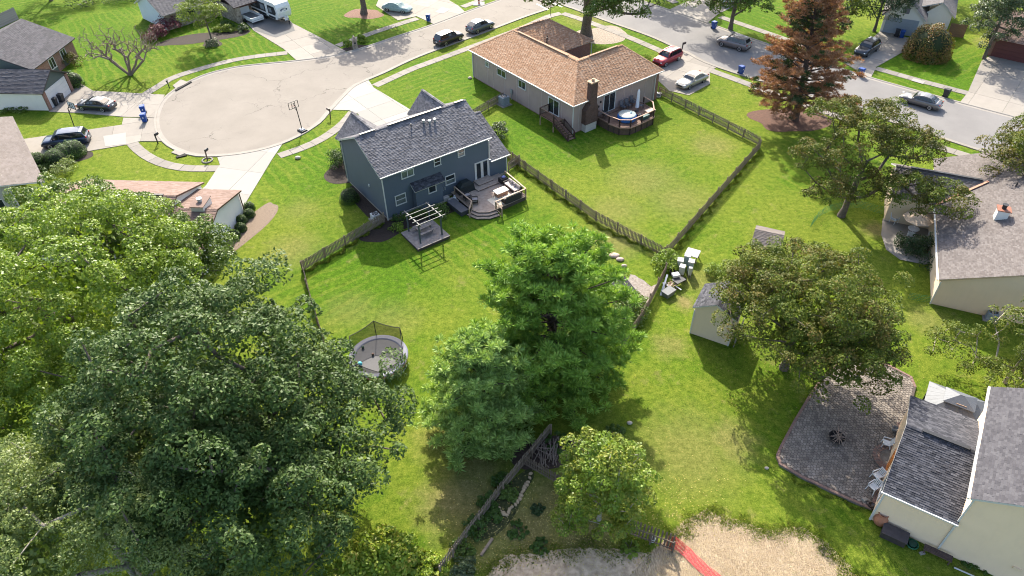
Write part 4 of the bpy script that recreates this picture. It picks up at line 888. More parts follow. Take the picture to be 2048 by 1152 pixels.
def conifer(name, label, base, h, rad, mat, bark=BARKP, seed=1, lev=26, per=6, tuft=.42, needles=34, z0=.12, droop=.1, prof=None, mat2=None, frac2=.0, lean=(0, 0), gap=0.0, group=None, tw=2.6, nl=.34, patch=False):
    """whorls of limbs carrying flat sprays that end in round tufts of needles"""
    rng = np.random.default_rng(seed); root = thing(name, label, 'tree', (base[0], base[1], 0), 0, group)
    m = MB(); ln = np.array([lean[0], lean[1], 0])
    pts = [tuple(ln * (k / 6) ** 1.2 + np.array([0, 0, h * k / 6 - (.1 if k == 0 else 0)])) for k in range(7)]
    m.tube(pts, [max(.03, .028 * h * (1 - k / 6.3)) for k in range(7)], 8)
    prof = prof or (lambda t: (1 - t) ** .75 * (.55 + .45 * min(1, t / .18)))
    T_ = []; D_ = []; PT = []
    for L in range(lev):
        t = z0 + (1 - z0) * (max(0, L + rng.uniform(-.3, .3)) / lev) ** .95; t = min(.985, max(z0, t))
        for k in range(per if t < .85 else 4):
            if rng.random() < gap: continue
            az = 2 * math.pi * (k / per) + L * 1.1 + rng.uniform(-.4, .4); ll = rad * prof(t) * rng.uniform(.7, 1.12)
            if ll < .25: ll = .25
            el = -.15 * droop * 10 * (1 - t) + 1.0 * t ** 1.5 + rng.uniform(-.08, .08)
            o = ln * t ** 1.2 + np.array([0, 0, h * t]); d = np.array([math.cos(az) * math.cos(el), math.sin(az) * math.cos(el), math.sin(el)]); s = np.array([-math.sin(az), math.cos(az), 0])
            e = o + d * ll + np.array([0, 0, .10 * ll]); m.cyl(o, e, .035 + .012 * ll, .015, 5, caps=False)
            nt = max(3, int(ll * tw)); isd = rng.random() < frac2
            for q in range(nt):
                f = (.32 + .68 * (q + .5) / nt); side = (.34 * ll * (1.1 - f) + .22) * rng.uniform(-1, 1)
                p = o + d * ll * f + s * side + np.array([0, 0, .10 * ll * f + rng.uniform(-.05, .22)])
                T_.append(p); D_.append(isd)
                if rng.random() < .85: T_.append(p + np.array([rng.normal() * .28, rng.normal() * .28, rng.uniform(.02, .25)])); D_.append(isd)
    T_ = np.array(T_); D_ = np.array(D_); T_ = T_[T_[:, 2] > .3] if False else T_
    if patch:
        f = np.sin(T_[:, 0] * 1.1 + seed) + np.sin(T_[:, 1] * 1.3 + 1) + np.sin(T_[:, 2] * 1.0 + 2) + rng.normal(size=len(T_)) * .5; D_ = f > np.quantile(f, 1 - frac2)
    for sel, mt in ((~D_, mat), (D_, mat2)):
        Q = T_[sel]
        if not len(Q): continue
        n = len(Q) * needles; c = np.repeat(Q, needles, 0); d = unit(rng, n); d[:, 2] = np.abs(d[:, 2]) * 1.0 - .1
        ln_ = nl * rng.uniform(.75, 1.2, n); C = c + d * (tuft * .55 * rng.uniform(.6, 1.1, n))[:, None]
        # blade lies along its own direction
        r = rng.normal(size=(n, 3)); b = np.cross(d, r); b /= np.linalg.norm(b, axis=1)[:, None] + 1e-9
        Lv = d * (ln_ * .5)[:, None]; Wv = b * (ln_ * .5 * .17)[:, None]
        V = np.stack([C - Lv, C + Wv, C + Lv, C - Wv], 1).reshape(-1, 3).astype(np.float32)
        me = bpy.data.meshes.new('crown'); me.vertices.add(4 * n); me.vertices.foreach_set('co', V.ravel()); me.loops.add(4 * n); me.loops.foreach_set('vertex_index', np.arange(4 * n, dtype=np.int32))
        me.polygons.add(n); me.polygons.foreach_set('loop_start', np.arange(0, 4 * n, 4, dtype=np.int32)); me.polygons.foreach_set('loop_total', np.full(n, 4, dtype=np.int32)); me.materials.append(mt); me.update(calc_edges=True)
        link('crown', me, root)
    m.build('trunk', bark, root); return root

def shrub(name, label, px, r, h, mat, seed=1, n=1800, size=.09, ncl=26, cat='shrub', group=None, ry=None, at=None, tight=False, rz=0):
    """bush: foliage over an uneven dome on a few stems"""
    rng = np.random.default_rng(seed); g = at or G(*px); root = thing(name, label, cat, (g[0], g[1], 0), rz, group); ry = ry or r
    if tight:
        d = unit(rng, n); d[:, 2] = np.abs(d[:, 2]); k = 1 + .07 * np.sin(d[:, 0] * 7 + seed) * np.sin(d[:, 1] * 6)
        C = d * np.array([r, ry, h])[None] * k[:, None] * rng.uniform(.9, 1.03, n)[:, None]; low = rng.random(n) < .3; C[low, 2] *= .6; N = d + rng.normal(size=(n, 3)) * .45; S = size * rng.uniform(.7, 1.3, n)
        MB().ell((0, 0, h * .42), (r * .86, ry * .86, h * .5), 12, 7).build('dark_core', M('shrub_interior', (.018, .028, .008), .95, .4, 8), root, True)  # solid dark core added behind the leaves, so the bush is not see-through
    else:
        d = unit(rng, ncl); d[:, 2] = np.abs(d[:, 2]); P = d * np.array([r, ry, h])[None] * rng.uniform(.45, .85, ncl)[:, None]; P[:, 2] = np.maximum(P[:, 2], .12 * h)
        rad = rng.uniform(.28, .45, ncl) * min(r, h); C, N, S = clump_leaves(rng, P, rad, n / ncl / (.13 * min(r, h) ** 2), size); C[:, 2] = np.maximum(C[:, 2], .02)
    link('foliage', leaf_mesh('foliage', C, N, S, mat, .6, rng), root)
    s = MB()
    for i in range(5): a = i * 1.26 + seed; s.cyl((.06 * math.cos(a), .06 * math.sin(a), 0), (r * .5 * math.cos(a), ry * .5 * math.sin(a), h * .7), .03, .012, 5)
    s.build('stem', BARK, root); return root

LOD = 1.0
def gp(px): g = G(*px); return (g.x, g.y)
# the large trees that fill the near corner
deciduous('oak_tree', 'huge dark green oak beside the trampoline', (-17.0, 27.4), [(-1.3, .2, 9.6, 6.9, 7.8, 6.2, 64), (3.3, .2, 5.9, 6.2, 5.2, 4.2, 34), (2.0, -4.8, 6.4, 6.0, 5.0, 4.6, 34), (-2.5, -3.0, 8, 4.5, 4, 5, 18)], 490, (.6, 1.4), 310, .22, OAKL, r0=.5, seed=11, asp=.5, shell=.75, limbs=.25, core=6000, zmin=2.6)
deciduous('lime_tree', 'tall bright yellow-green tree beside the dark oak', (-31.0, 36.5), [(.4, 1.4, 9.0, 8.2, 8.4, 6.2, 70), (-3, -4.5, 7.5, 7, 6, 5.5, 40), (1, -8.5, 5.5, 5, 4, 4, 18)], 390, (.55, 1.3), 350, .18, LIMEL, r0=.4, seed=12, shell=.72, limbs=.25, core=3500)
deciduous('maple_tree', 'mid green maple in front of the brown roofed house', (-27.2, 47.0), [(.2, -1.2, 5.6, 4.0, 3.4, 3.4), (-4.4, .4, 6.4, 4.6, 4.0, 4.0)], 145, (.7, 1.15), 380, .20, MAPL, r0=.32, seed=13, gap=.15, limbs=.4, core=1800)
deciduous('maple_tree', 'dark green maple beside the grey sided house', (-38.5, 51.0), [(0, 0, 5.8, 4.6, 3.6, 4.0), (-4, -3, 5, 4.0, 3.6, 3.4), (-7, -6, 5, 4.0, 3.6, 3.4)], 120, (.7, 1.15), 360, .20, MAPL, r0=.28, seed=14, gap=.1, limbs=.4, core=1600)
deciduous('locust_tree', 'pale feathery honey locust with bare twigs showing', (-22.0, 20.4), [(-3.2, 1.6, 8.8, 3.6, 2.8, 3.0), (2.4, -.4, 9.2, 3.0, 2.6, 2.8), (-3.4, -2.0, 7.6, 4, 3, 3), (.6, 3.2, 8.6, 2.6, 2.2, 2.2), (5.6, -2.5, 7.0, 3, 2, 2), (-7, 1, 7.5, 3.5, 3.5, 3)], 290, (.55, .95), 430, .13, LOCL, r0=.26, seed=15, gap=.2, bark=BARKL, asp=.5, rmin=.03, limbs=.3, core=3500)
# pines in the middle of the yard
PR = lambda t: (1 - t ** 2.4) ** .6 * (.80 + .20 * min(1, t / .3))
conifer('white_pine', 'tall bright green white pine in the middle of the yard', (3.3, 37.4), 12.0, 6.6, PINL, seed=21, lev=16, per=8, needles=46, prof=PR, tw=2.8, tuft=.62, nl=.46, lean=(-.7, .3), z0=.06)
conifer('white_pine', 'shorter blue-green pine leaning against the taller pine', (-2.3, 32.3), 9.2, 4.5, PINB, seed=22, lev=13, per=8, needles=46, prof=lambda t: (1 - t ** 1.7) ** .7 * (.85 + .15 * min(1, t / .3)), tw=2.8, tuft=.58, nl=.44, z0=.06)
deciduous('young_maple', 'young yellow-tinged maple beside the broken fence', (5.35, 25.0), [(0, 0, 4.5, 2.5, 2.4, 3.2, 60), (-.3, -.5, 2.6, 2.6, 2.3, 1.8, 40)], 120, (.45, .8), 560, .17, YELL, r0=.13, seed=31, gap=.15, bark=BARKL, mats2=(LIMEL, .45))
deciduous('spreading_maple', 'wide olive maple turning brown beside the paver patio', (21.2, 37.8), [(.4, .4, 5.9, 5.9, 6.2, 4.0), (-1.9, 3.4, 5.4, 3.2, 3.2, 3.0), (2.6, -2.4, 4.2, 4.0, 3.6, 2.8)], 340, (.55, .95), 460, .15, AUTL, r0=.28, seed=32, gap=.05, mats2=(AUTL2, .3), limbs=.5, core=3000)
deciduous('street_maple', 'open-crowned maple with a leaning bare trunk beside the grey roof', gp((1682, 432)), [(-3.4, .2, 6.4, 2.6, 2.2, 1.8), (.2, 1.2, 7.6, 2.6, 2.4, 2.6), (3.8, .8, 7.2, 2.9, 2.4, 2.0), (3.4, -3.2, 5.0, 2.7, 2.0, 1.7), (-3.2, -2.8, 4.6, 2.4, 1.8, 1.5), (2.2, 4.2, 8.4, 3.4, 2.4, 1.8), (-1.5, 4.4, 8.6, 2.6, 2.0, 1.6), (0, -1, 4.4, 2.2, 2, 1.6), (6.2, -4.6, 4.6, 2.8, 2.0, 1.6), (5.8, 1.6, 6.4, 2.6, 2.0, 1.7)], 260, (.55, .95), 420, .16, AUTL2, r0=.30, seed=33, gap=.05, lean=np.array([.6, 0, 0]), mats2=(AUTL, .45), limbs=.6)
deciduous('street_maple', 'maple overhanging the far corner of the grey roof', (49.8, 58.5), [(0, 0, 5.6, 4.4, 3.6, 3.4), (2, 2, 6.6, 3.6, 3, 2.6)], 110, (.6, 1.0), 400, .16, AUTL, r0=.22, seed=34, gap=.1, mats2=(AUTL2, .4), core=900)
deciduous('dogwood_tree', 'low tree with bare pale twigs beside the metal-roofed gazebo', gp((2010, 765)), [(-3.4, 1.6, 2.5, 2.6, 1.9, 1.5), (1.4, 2.0, 3.8, 3.0, 2.2, 1.6), (-1.6, -1.2, 2.0, 3.0, 1.4, 1.3), (2, -1, 2.6, 2.6, 2, 1.6)], 110, (.45, .8), 420, .14, AUTL, r0=.13, seed=35, gap=.15, first=.1, bark=BARKL, rmin=.035)
conifer('browning_pine', 'pine turned orange-brown with a few green boughs', gp((1590, 240)), 16.5, 7.0, DEADN, seed=41, lev=22, per=7, needles=28, mat2=DARKN, frac2=.22, gap=.08, tw=2.8, tuft=.55, nl=.42, z0=.13, patch=True, prof=lambda t: (1 - t) ** .55 * (.7 + .3 * min(1, t / .15)), lean=(-1.2, .3))
deciduous('street_tree', 'large street tree with thick trunk behind the orange-brown roof', gp((1172, 70)), [(0, 0, 10, 8.2, 7.5, 5.2, 60), (4.6, -6.6, 6.6, 4.0, 2.6, 2.2, 14), (-1, -7.4, 7.6, 4.4, 2.2, 1.8, 12), (-6.5, -6.5, 8.2, 3.0, 2.4, 1.6, 8), (2.2, -5, 5.4, 2.6, 2.6, 1.8, 8)], 150, (.8, 1.35), 250, .25, MAPL, r0=.7, seed=42, first=.3, limbs=.7, gap=.15)
shrub('burning_bush', 'round bush turning orange in front of the white gabled house', (1850, 112), 3.1, 4.4, RUSTB, 43, 9000, .2, cat='bush', tight=True)
deciduous('pear_tree', 'silvery green pear tree between the white gable and the maroon garage', gp((1968, 118)), [(0, 0, 5.2, 3.6, 3.4, 4.4), (0, 0, 8.4, 2.4, 2.4, 2.6)], 110, (.7, 1.1), 300, .2, PEARL, r0=.2, seed=44)
deciduous('evergreen_tree', 'dark broad evergreen beside the grey garage door', gp((1748, 62)), [(0, 0, 5.0, 4.2, 3.8, 4.6)], 90, (.8, 1.3), 240 * LOD, .2, DARKN, r0=.2, seed=45)
deciduous('shade_tree', 'mid green tree behind the browning pine', (33.5, 106), [(0, 0, 5.5, 5.5, 4.5, 4.4)], 80, (1.0, 1.6), 170, .28, MAPL, r0=.3, seed=46)
deciduous('shade_tree', 'olive tree between the browning pine and the evergreen', (47, 103), [(0, 0, 4.5, 4.5, 4, 3.5)], 45, (.8, 1.3), 200, .25, AUTL, r0=.25, seed=47)
deciduous('shade_tree', 'dark tree shading the driveway of the small white hatchback', (27, 124), [(0, 0, 7, 6, 5, 4)], 50, (1.0, 1.6), 170, .3, DARKN, r0=.3, seed=48)
deciduous('shade_tree', 'yellow-green tree behind the white gabled house', (70, 116), [(0, 0, 5, 5, 4, 4)], 45, (1.0, 1.5), 170, .28, AUTL, r0=.3, seed=49)
deciduous('ornamental_tree', 'small yellow-green tree in front of the stone house', gp((425, 86)), [(-.6, .6, 4.2, 3.2, 2.8, 2.4)], 56, (.6, 1.0), 330, .17, CHRT, r0=.13, seed=50, gap=.2)
deciduous('street_tree', 'dark tree by the covered car', gp((728, 27)), [(0, 0, 7.6, 6.5, 5.5, 4)], 60, (1.0, 1.6), 190, .28, MAPL, r0=.45, seed=51, first=.3)
deciduous('shade_tree', 'dark tree above the board fence', (-88, 118), [(0, 0, 5.5, 5, 4.5, 4)], 50, (.9, 1.4), 190, .28, DARKN, r0=.3, seed=52)
deciduous('shade_tree', 'loose pale green tree beside the board fence', (-77, 124), [(0, 0, 5, 4.5, 4, 4)], 45, (.9, 1.4), 150, .25, LOCL, r0=.25, seed=53, gap=.3)
for i, (x, y) in enumerate(((-70, 122), (-65, 124), (-60, 126))): shrub('hedge_bush', ['dark bush at the end of the boundary hedge', 'dark bush in the middle of the boundary hedge', 'dark bush at the street end of the boundary hedge'][i], None, 3.2, 3.0, DARKN, 60 + i, 2200, .2, 30, 'bush', 'boundary hedge bushes', at=(x, y))
# leafless spreading tree on the cul-de-sac lawn
rng = np.random.default_rng(71); bt = gp((261, 150)); root = thing('bare_tree', 'nearly leafless spreading tree on the cul-de-sac lawn', 'tree', (*bt, 0)); tips = []
for i in range(420):
    a = rng.uniform(0, 6.28); r = rng.uniform(.1, 1) ** .55; cx, cz = (-2.4, 4.1) if i % 2 else (2.6, 3.9)
    tips.append((cx + 2.6 * r * math.cos(a), 2.7 * r * math.sin(a), cz + 1.9 * r * rng.uniform(-1, 1) + .6 * r))
tips = np.array(tips); m = MB(); ends = np.array([(-2.6, .6, 2.6), (-1.4, -1.0, 2.6), (-.5, 1.2, 2.9), (.8, -.4, 2.8), (1.8, 1.0, 2.7), (2.8, -.6, 2.4)]); own = np.argmin(np.linalg.norm(tips[:, None] - ends[None], axis=2), axis=1)
for q in range(6): grow_limbs(rng, m, (0, 0, -.1), tips[own == q], .15, .3, h=ends[q, 2] / .62, rmin=.03, bend=.4, lean=np.array([ends[q, 0], ends[q, 1], 0.0]))
m.build('trunk', M('twig_bark', (.19, .145, .115), .95), root)
C = np.repeat(tips, 7, 0) + rng.normal(size=(420 * 7, 3)) * .35; C = C[C[:, 2] > 3.2]; link('crown', leaf_mesh('crown', C, rng.normal(size=C.shape), np.full(len(C), .10), OLIVL, .5, rng), root)

# shrubs and hedges
shrub('rhododendron', 'large dark shrub against the blue gable wall', (681, 330), 1.55, 2.2, OAKL, 80, 3600, .14, 40)
shrub('boxwood', 'round clipped bush at the corner of the blue house', (700, 400), 1.05, 1.35, BOXL, 81, 3600, .08, tight=True)
shrub('viburnum', 'pale shrub behind the low roof of the blue house', (1000, 272), 1.3, 2.2, PEARL, 82, 1500, .17, 24)
shrub('fern_clump', 'yellow-green plants beside the pergola deck', (796, 458), .9, .75, LIMEL, 83, 1000, .13, 20, 'plant'); shrub('garden_shrub', 'leafy green shrub by the meter on the blue wall', (880, 430), 1.1, 1.15, MAPL, 84, 1600, .12, 26)
shrub('garden_shrub', 'low dark shrub beneath the blue bump-out window', (800, 440), .8, .9, BOXL, 85, 900, .1, 16); shrub('creeper', 'green leaves under the pergola slats', (845, 432), 1.3, .95, MAPL, 86, 1500, .12, 26, 'plant', ry=.7)
for i, (px, r, h, lb) in enumerate((((116, 326), 1.5, 1.7, 'clipped round hedge bush furthest from the dark minivan'), ((133, 316), 1.4, 1.7, 'clipped round hedge bush between its two neighbours by the minivan'), ((149, 309), 1.45, 1.75, 'clipped round hedge bush closest to the wheel of the minivan'), ((78, 330), 1.2, 1.5, 'clipped bush against the porch of the grey house'))):
    shrub('hedge_bush', lb, px, r, h, BOXL, 90 + i, 3000, .12, cat='bush', group='clipped bushes by the minivan', tight=True)
shrub('flowering_shrub', 'loose pale shrub behind the clipped bushes', (130, 345), 2.0, 1.6, LOCL, 95, 1800, .14, 26); shrub('low_shrub', 'bright low shrub below the clipped bushes', (92, 342), 1.3, .9, BOXL, 96, 1200, .12, 18)
for i, (px, lb) in enumerate((((499, 418), 'topmost'), ((499, 432), 'second'), ((484, 444), 'third'), ((482, 460), 'fourth'), ((470, 474), 'lowest'))):
    shrub('boxwood', lb + ' round boxwood in the row along the white gable wall', px, .62, .85, BOXL, 100 + i, 1300, .09, group='boxwoods along the white gable', tight=True)
for i, (px, r, lb) in enumerate((((316, 75), 2.0, 'crimson bush nearer the pale blue wall'), ((340, 60), 2.5, 'larger crimson bush in front of the stone wall'))): shrub('barberry', lb, px, r, r * 1.25, REDL, 110 + i, 2000, .2, 26, 'bush', 'crimson barberries')
for i, (px, mt, lb) in enumerate((((440, 63), CHRT, 'chartreuse round shrub beneath the yellow-green tree'), ((459, 62), CHRT, 'chartreuse round shrub nearer the utility trailer'), ((487, 60), PEARL, 'silvery shrub at the edge of the trailer driveway'), ((425, 92), PEARL, 'silvery plant in the mulch ring on the lawn'), ((455, 52), BOXL, 'dark green shrub behind the chartreuse shrubs'))):
    shrub('garden_shrub', lb, px, 1.15, 1.05, mt, 115 + i, 1100, .16, 16)
shrub('hedge_bush', 'dark clipped shrub by the white garage door', (150, 172), 1.3, 2.0, BOXL, 121, 1500, .15, cat='bush', tight=True); shrub('garden_shrub', 'dull reddish shrub under the brick window', (148, 128), 1.6, 1.9, AUTL2, 122, 1400, .17, 20)
for i, px in enumerate(((20, 222), (44, 222))): shrub('low_shrub', ['sparse green shrub along the white garage side wall', 'sparse green shrub by the brick pier of the garage'][i], px, 1.1, .8, MAPL, 125 + i, 700, .13, 12)
for i, (px, lb) in enumerate((((696, 92), 'street'), ((722, 84), 'lawn'))): shrub('ornamental_grass', 'tuft of ornamental grass on the %s side of the stone mailbox' % lb, px, .95, 1.35, LIMEL, 130 + i, 1400, .2, 16, 'grass')
shrub('vine', 'vine smothering the fence corner by the hives', (1334, 528), 1.5, 1.5, LIMEL, 135, 2200, .18, 26); shrub('garden_shrub', 'feathery yellow-green shrub beside the olive maple', (1430, 550), 1.0, 1.5, LIMEL, 136, 2000, .12, 24); shrub('low_shrub', 'small yellow shrub by the shed roof', (1458, 552), .55, .7, CHRT, 137, 600, .1, 10)
shrub('garden_shrub', 'leafy shrub under the edge of the tall pine', (1262, 622), 1.9, 1.8, MAPL, 138, 2600, .2, 30); shrub('cedar_bush', 'dark cedar bush against the grey roofed house', (1862, 520), 1.9, 3.0, DARKN, 139, 3600, .16, 40, 'bush', ry=2.6); shrub('cedar_bush', 'dark cedar bush beside the white patio chairs', (1820, 500), 1.6, 1.7, DARKN, 140, 2200, .16, 30, 'bush')
shrub('sumac', 'bright yellow-green sumac thicket below the oak', (775, 1115), 2.4, 2.0, SUML, 141, 7000, .26, 44, 'bush', ry=1.7); shrub('sumac', 'bright sumac clump at the edge of the oak shade', (700, 1140), 1.7, 1.6, SUML, 142, 3600, .26, 36, 'bush'); shrub('sumac', 'low sumac shoots near the picket fence', (855, 1140), 1.4, 1.0, SUML, 143, 2600, .24, 30, 'bush')
for i, (px, r, h, mt, lb) in enumerate((((1000, 965), .7, .7, BOXL, 'green plants in the stone-edged bed by the fence'), ((975, 1000), .8, .7, BOXL, 'leafy plants midway along the stone-edged bed'), ((955, 1055), 1.0, .8, BOXL, 'bushy weeds below the stone-edged bed'), ((925, 1100), .9, .7, MAPL, 'weeds against the fence near the sumac'), ((1018, 990), .75, .55, MAPL, 'leafy ground plants inside the stone edging'), ((988, 1030), .8, .5, BOXL, 'green ground plants at the lower end of the stone edging'), ((930, 1140), .9, .7, PEARL, 'pale variegated plant at the end of the fence'), ((1035, 1060), .9, .35, BOXL, 'low weed patch on the leafy soil'), ((1075, 1020), .55, .4, DARKN, 'small dark plant on the leafy soil'), ((1080, 1095), .8, .35, BOXL, 'weeds beside the bare soil'), ((1115, 890), 1.3, .6, BOXL, 'low plants in the pine shade'), ((1225, 870), 1.2, .4, MAPL, 'ground plants between the pine and the young maple'), ((1260, 1095), .8, .35, LIMEL, 'weeds under the broken fence'))):
    shrub('weed_clump', lb, px, r, h, mt, 150 + i, 1500, .13, 22, 'plant')
shrub('garden_shrub', 'low leafy plants at the foot of the cream house wall', (1945, 1130), 1.0, .4, BOXL, 171, 900, .12, 16, 'plant', ry=.5, rz=R(-33)); shrub('garden_shrub', 'twiggy shrub beside the gazebo', (1990, 800), 1.2, 1.0, AUTL, 172, 1200, .12, 18)
# ------------------------------------------------------------------ vehicles
TYRE = M('tyre_rubber', (.012, .012, .013), .8, .1); RIM = M('alloy_rim', (.55, .56, .58), .3, .05, metal=.8); CGLASS = M('car_glass', (.012, .015, .018), .05, .2, 2, spec=.8)
TAIL = M('tail_lamp', (.32, .012, .012), .25, .05); HEADL = M('head_lamp', (.62, .64, .66), .15, .05); BLKP = M('black_plastic', (.015, .015, .016), .6, .1); PLATE = M('number_plate', (.6, .6, .62), .5, .05); CHROME = M('chrome', (.6, .6, .62), .15, .03, metal=1)
def paint(name, c, metal=.35): return M(name, c, .32, .04, 1.5, metal=metal, spec=.5, coat=.7)
KIND = {  # L, W, H, hood height, belt height, windscreen base, roof front, roof rear, rear glass base, deck height, front/rear axle, wheel radius
    'sedan': dict(L=4.85, W=1.84, H=1.45, hood=.92, belt=.98, wb=.92, rf=.15, rr=-1.15, rb=-1.85, deck=1.02, fa=1.45, ra=-1.38, r=.33),
    'suv': dict(L=4.7, W=1.88, H=1.70, hood=1.05, belt=1.12, wb=.98, rf=.38, rr=-1.85, rb=-2.22, deck=1.15, fa=1.42, ra=-1.35, r=.36),
    'coupe_suv': dict(L=4.6, W=1.86, H=1.62, hood=1.02, belt=1.08, wb=.95, rf=.25, rr=-1.35, rb=-2.15, deck=1.14, fa=1.4, ra=-1.36, r=.37),
    'van': dict(L=5.1, W=1.99, H=1.74, hood=1.03, belt=1.10, wb=1.35, rf=.55, rr=-2.15, rb=-2.45, deck=1.15, fa=1.6, ra=-1.45, r=.35),
    'hatch': dict(L=4.3, W=1.76, H=1.52, hood=.95, belt=1.02, wb=.95, rf=.2, rr=-1.5, rb=-2.0, deck=1.05, fa=1.3, ra=-1.3, r=.32)}
def make_car(name, label, kind, px, to, mat, cat='car', group=None, rails=False, z=.0, roofmat=None, cover=None, at=None):
    K = KIND[kind]; L, W, H = K['L'], K['W'], K['H']; g = G(*px) if at is None else Vector(at); q = G(*to)
    rz = math.atan2(q.y - g.y, q.x - g.x); root = thing(name, label, cat, (g.x, g.y, z), rz, group); h = L / 2; w = W / 2
    def station(x):
        """half width and top of the lower body at x"""
        f = min(1, (h - x) / .55); b = min(1, (x + h) / .5)
        hw = w * (.80 + .20 * min(1, f) ** .5) * (.86 + .14 * min(1, b) ** .5)
        if x > K['wb']: t = K['hood'] - .06 * ((x - K['wb']) / (h - K['wb'])) - (.30 * max(0, 1 - f) ** 2) ; t = t if x < h - .02 else .60
        elif x < K['rb']: t = K['deck'] - .02 - .35 * max(0, 1 - b) ** 3; t = t if x > -h + .02 else .68
        else: t = K['belt']
        return hw, t
    xs = sorted(set([-h, -h + .04, -h + .15, -h + .35, K['rb'], K['ra'] - .5, K['ra'], K['ra'] + .5, -.2, .35, K['wb'], K['fa'] - .5, K['fa'], K['fa'] + .45, h - .4, h - .2, h - .06, h]))
    m = MB(); ring = 12; pts = []
    for x in xs:
        hw, t = station(x); zb = .22 if abs(x) < h - .3 else .30
        half = [(0, t + .015), (hw * .62, t), (hw * .90, t - .05), (hw, t - .17), (hw * 1.01, (t + zb) / 2), (hw * .97, zb + .10), (hw * .82, zb)]
        pts += [(x, y, zz_) for y, zz_ in half] + [(x, -y, zz_) for y, zz_ in half[:0:-1]]
    n = 13; F = [(i * n + j, i * n + (j + 1) % n, (i + 1) * n + (j + 1) % n, (i + 1) * n + j) for i in range(len(xs) - 1) for j in range(n)]
    F += [tuple(range(n - 1, -1, -1)), tuple(range((len(xs) - 1) * n, len(xs) * n))]
    m.add(pts, [f[::-1] for f in F]); body = m.build('body', mat, root, True)
    # cabin: windscreen, roof, rear glass share one lofted shell
    wb, rf, rr, rb, bz = K['wb'], K['rf'], K['rr'], K['rb'], K['belt'] - .02; by, ty = w * .93, w * .70
    dz = K['deck'] - .03
    def sec(x, z, y): return [(x, -y, z), (x, y, z)]
    m = MB(); prof = [(wb, bz, by), ((wb + rf) / 2 + .06, bz + (H - bz) * .60, (by * .42 + ty * .58)), (rf, H - .06, ty * 1.02), (rf - .35, H - .005, ty), ((rf + rr) / 2, H, ty), (rr + .25, H - .03, ty * .99), (rr, H - .08, ty * .97), (rb, dz, by * .9)]
    P = []
    for x, z_, y in prof: P += [(x, -y, z_), (x, -y * .6, z_ + .022), (x, 0, z_ + .03), (x, y * .6, z_ + .022), (x, y, z_)]
    kk = len(prof); F = [(i * 5 + j, i * 5 + j + 1, (i + 1) * 5 + j + 1, (i + 1) * 5 + j) for i in range(kk - 1) for j in range(4)]
    base = [(wb, by, bz), (rb, by * .9, dz)]
    side = [i * 5 + 4 for i in range(kk)]; F += [tuple(side), tuple([i * 5 for i in range(kk)][::-1])]
    m.add(P, F); m.build('cabin', roofmat or mat, root)
    def off(pl, d, nm, mt, par):
        pl = [Vector(p) for p in pl]; nn = (pl[1] - pl[0]).cross(pl[2] - pl[0]).normalized()
        if (nn.x * (pl[0].x - (rf + rr) / 2) + nn.y * pl[0].y + nn.z * (pl[0].z - .8)) < 0: nn = -nn
        q = MB(); q.add([p + nn * d for p in pl], [tuple(range(len(pl)))]); return q.build(nm, mt, par)
    cabin = root.children[-1]
    if not cover:
        e = .06
        mid = prof[1]
        off([(wb - .03, -by * .86, bz + .03), (wb - .03, by * .86, bz + .03), (mid[0] - .01, mid[2] * .88, mid[1]), (mid[0] - .01, -mid[2] * .88, mid[1])], .036, 'windscreen', CGLASS, cabin)
        off([(mid[0] - .005, -mid[2] * .88, mid[1]), (mid[0] - .005, mid[2] * .88, mid[1]), (rf + .02, ty * .9, H - .07), (rf + .02, -ty * .9, H - .07)], .036, 'windscreen', CGLASS, cabin)
        off([(rr - .04, -ty * .84, H - .12), (rr - .04, ty * .84, H - .12), (rb + .08, by * .76, dz + .08), (rb + .08, -by * .76, dz + .08)], .04, 'rear_window', CGLASS, cabin)
        ny = lambda z_: by + (ty - by) * (z_ - bz) / (H - bz) + .012
        z0_, z1_ = bz + .06, H - .13; xf0, xf1 = wb - .16, rf + .0; xr0, xr1 = rb + (.28 if kind in ('sedan',) else .2), rr + .06
        cuts = [.10, -.92] if kind != 'van' else [.35, -.85]
        def xt(f, lo, hi): return lo + (hi - lo) * f
        segs = [(xf0, xf1, cuts[0] + .03, cuts[0] + .03), (cuts[0] - .03, cuts[0] - .03, cuts[1] + .03, cuts[1] + .03), (cuts[1] - .03, cuts[1] - .03, xr0, xr1)]
        for s_ in (-1, 1):
            for a0, a1, b0, b1 in segs:
                q = MB(); q.quad((a0, s_ * ny(z0_), z0_), (a1, s_ * ny(z1_), z1_), (b1, s_ * ny(z1_), z1_), (b0, s_ * ny(z0_) * (.985 if b0 == xr0 else 1), z0_)); q.build('side_window', CGLASS, cabin)
            q = MB(); q.ell((wb - .25, s_ * (w + .10), bz + .08), (.09, .11, .075), 8, 5); q.build('wing_mirror', mat, root, True)
            q = MB(); q.ell((h - .16, s_ * w * .68, .70), (.16, .16, .075), 8, 5); q.build('headlight', HEADL, root, True)
            q = MB(); q.ell((-h + .07, s_ * w * .74, .86 if kind in ('sedan', 'hatch') else .98), (.07, .17, .08 if kind == 'sedan' else .12), 8, 5); q.build('tail_light', TAIL, root, True)
            if rails: q = MB(); q.beam((rf - .2, s_ * ty * .92, H + .05), (rr + .2, s_ * ty * .92, H + .03), .05, .05); q.build('roof_rail', CHROME, root)
            for hx in (cuts[0] - .1, cuts[1] - .02): MB().box(hx - .1, hx + .06, s_ * w * .995 - .02, s_ * w * .995 + .02, .86, .89).build('door_handle', mat, root)
        q = MB(); q.box(h - .05, h + .012, -w * .45, w * .45, .42, .58); q.build('grille', BLKP, root); q = MB(); q.box(-h - .015, -h + .03, -.16, .16, .62, .74); q.build('number_plate', PLATE, root)
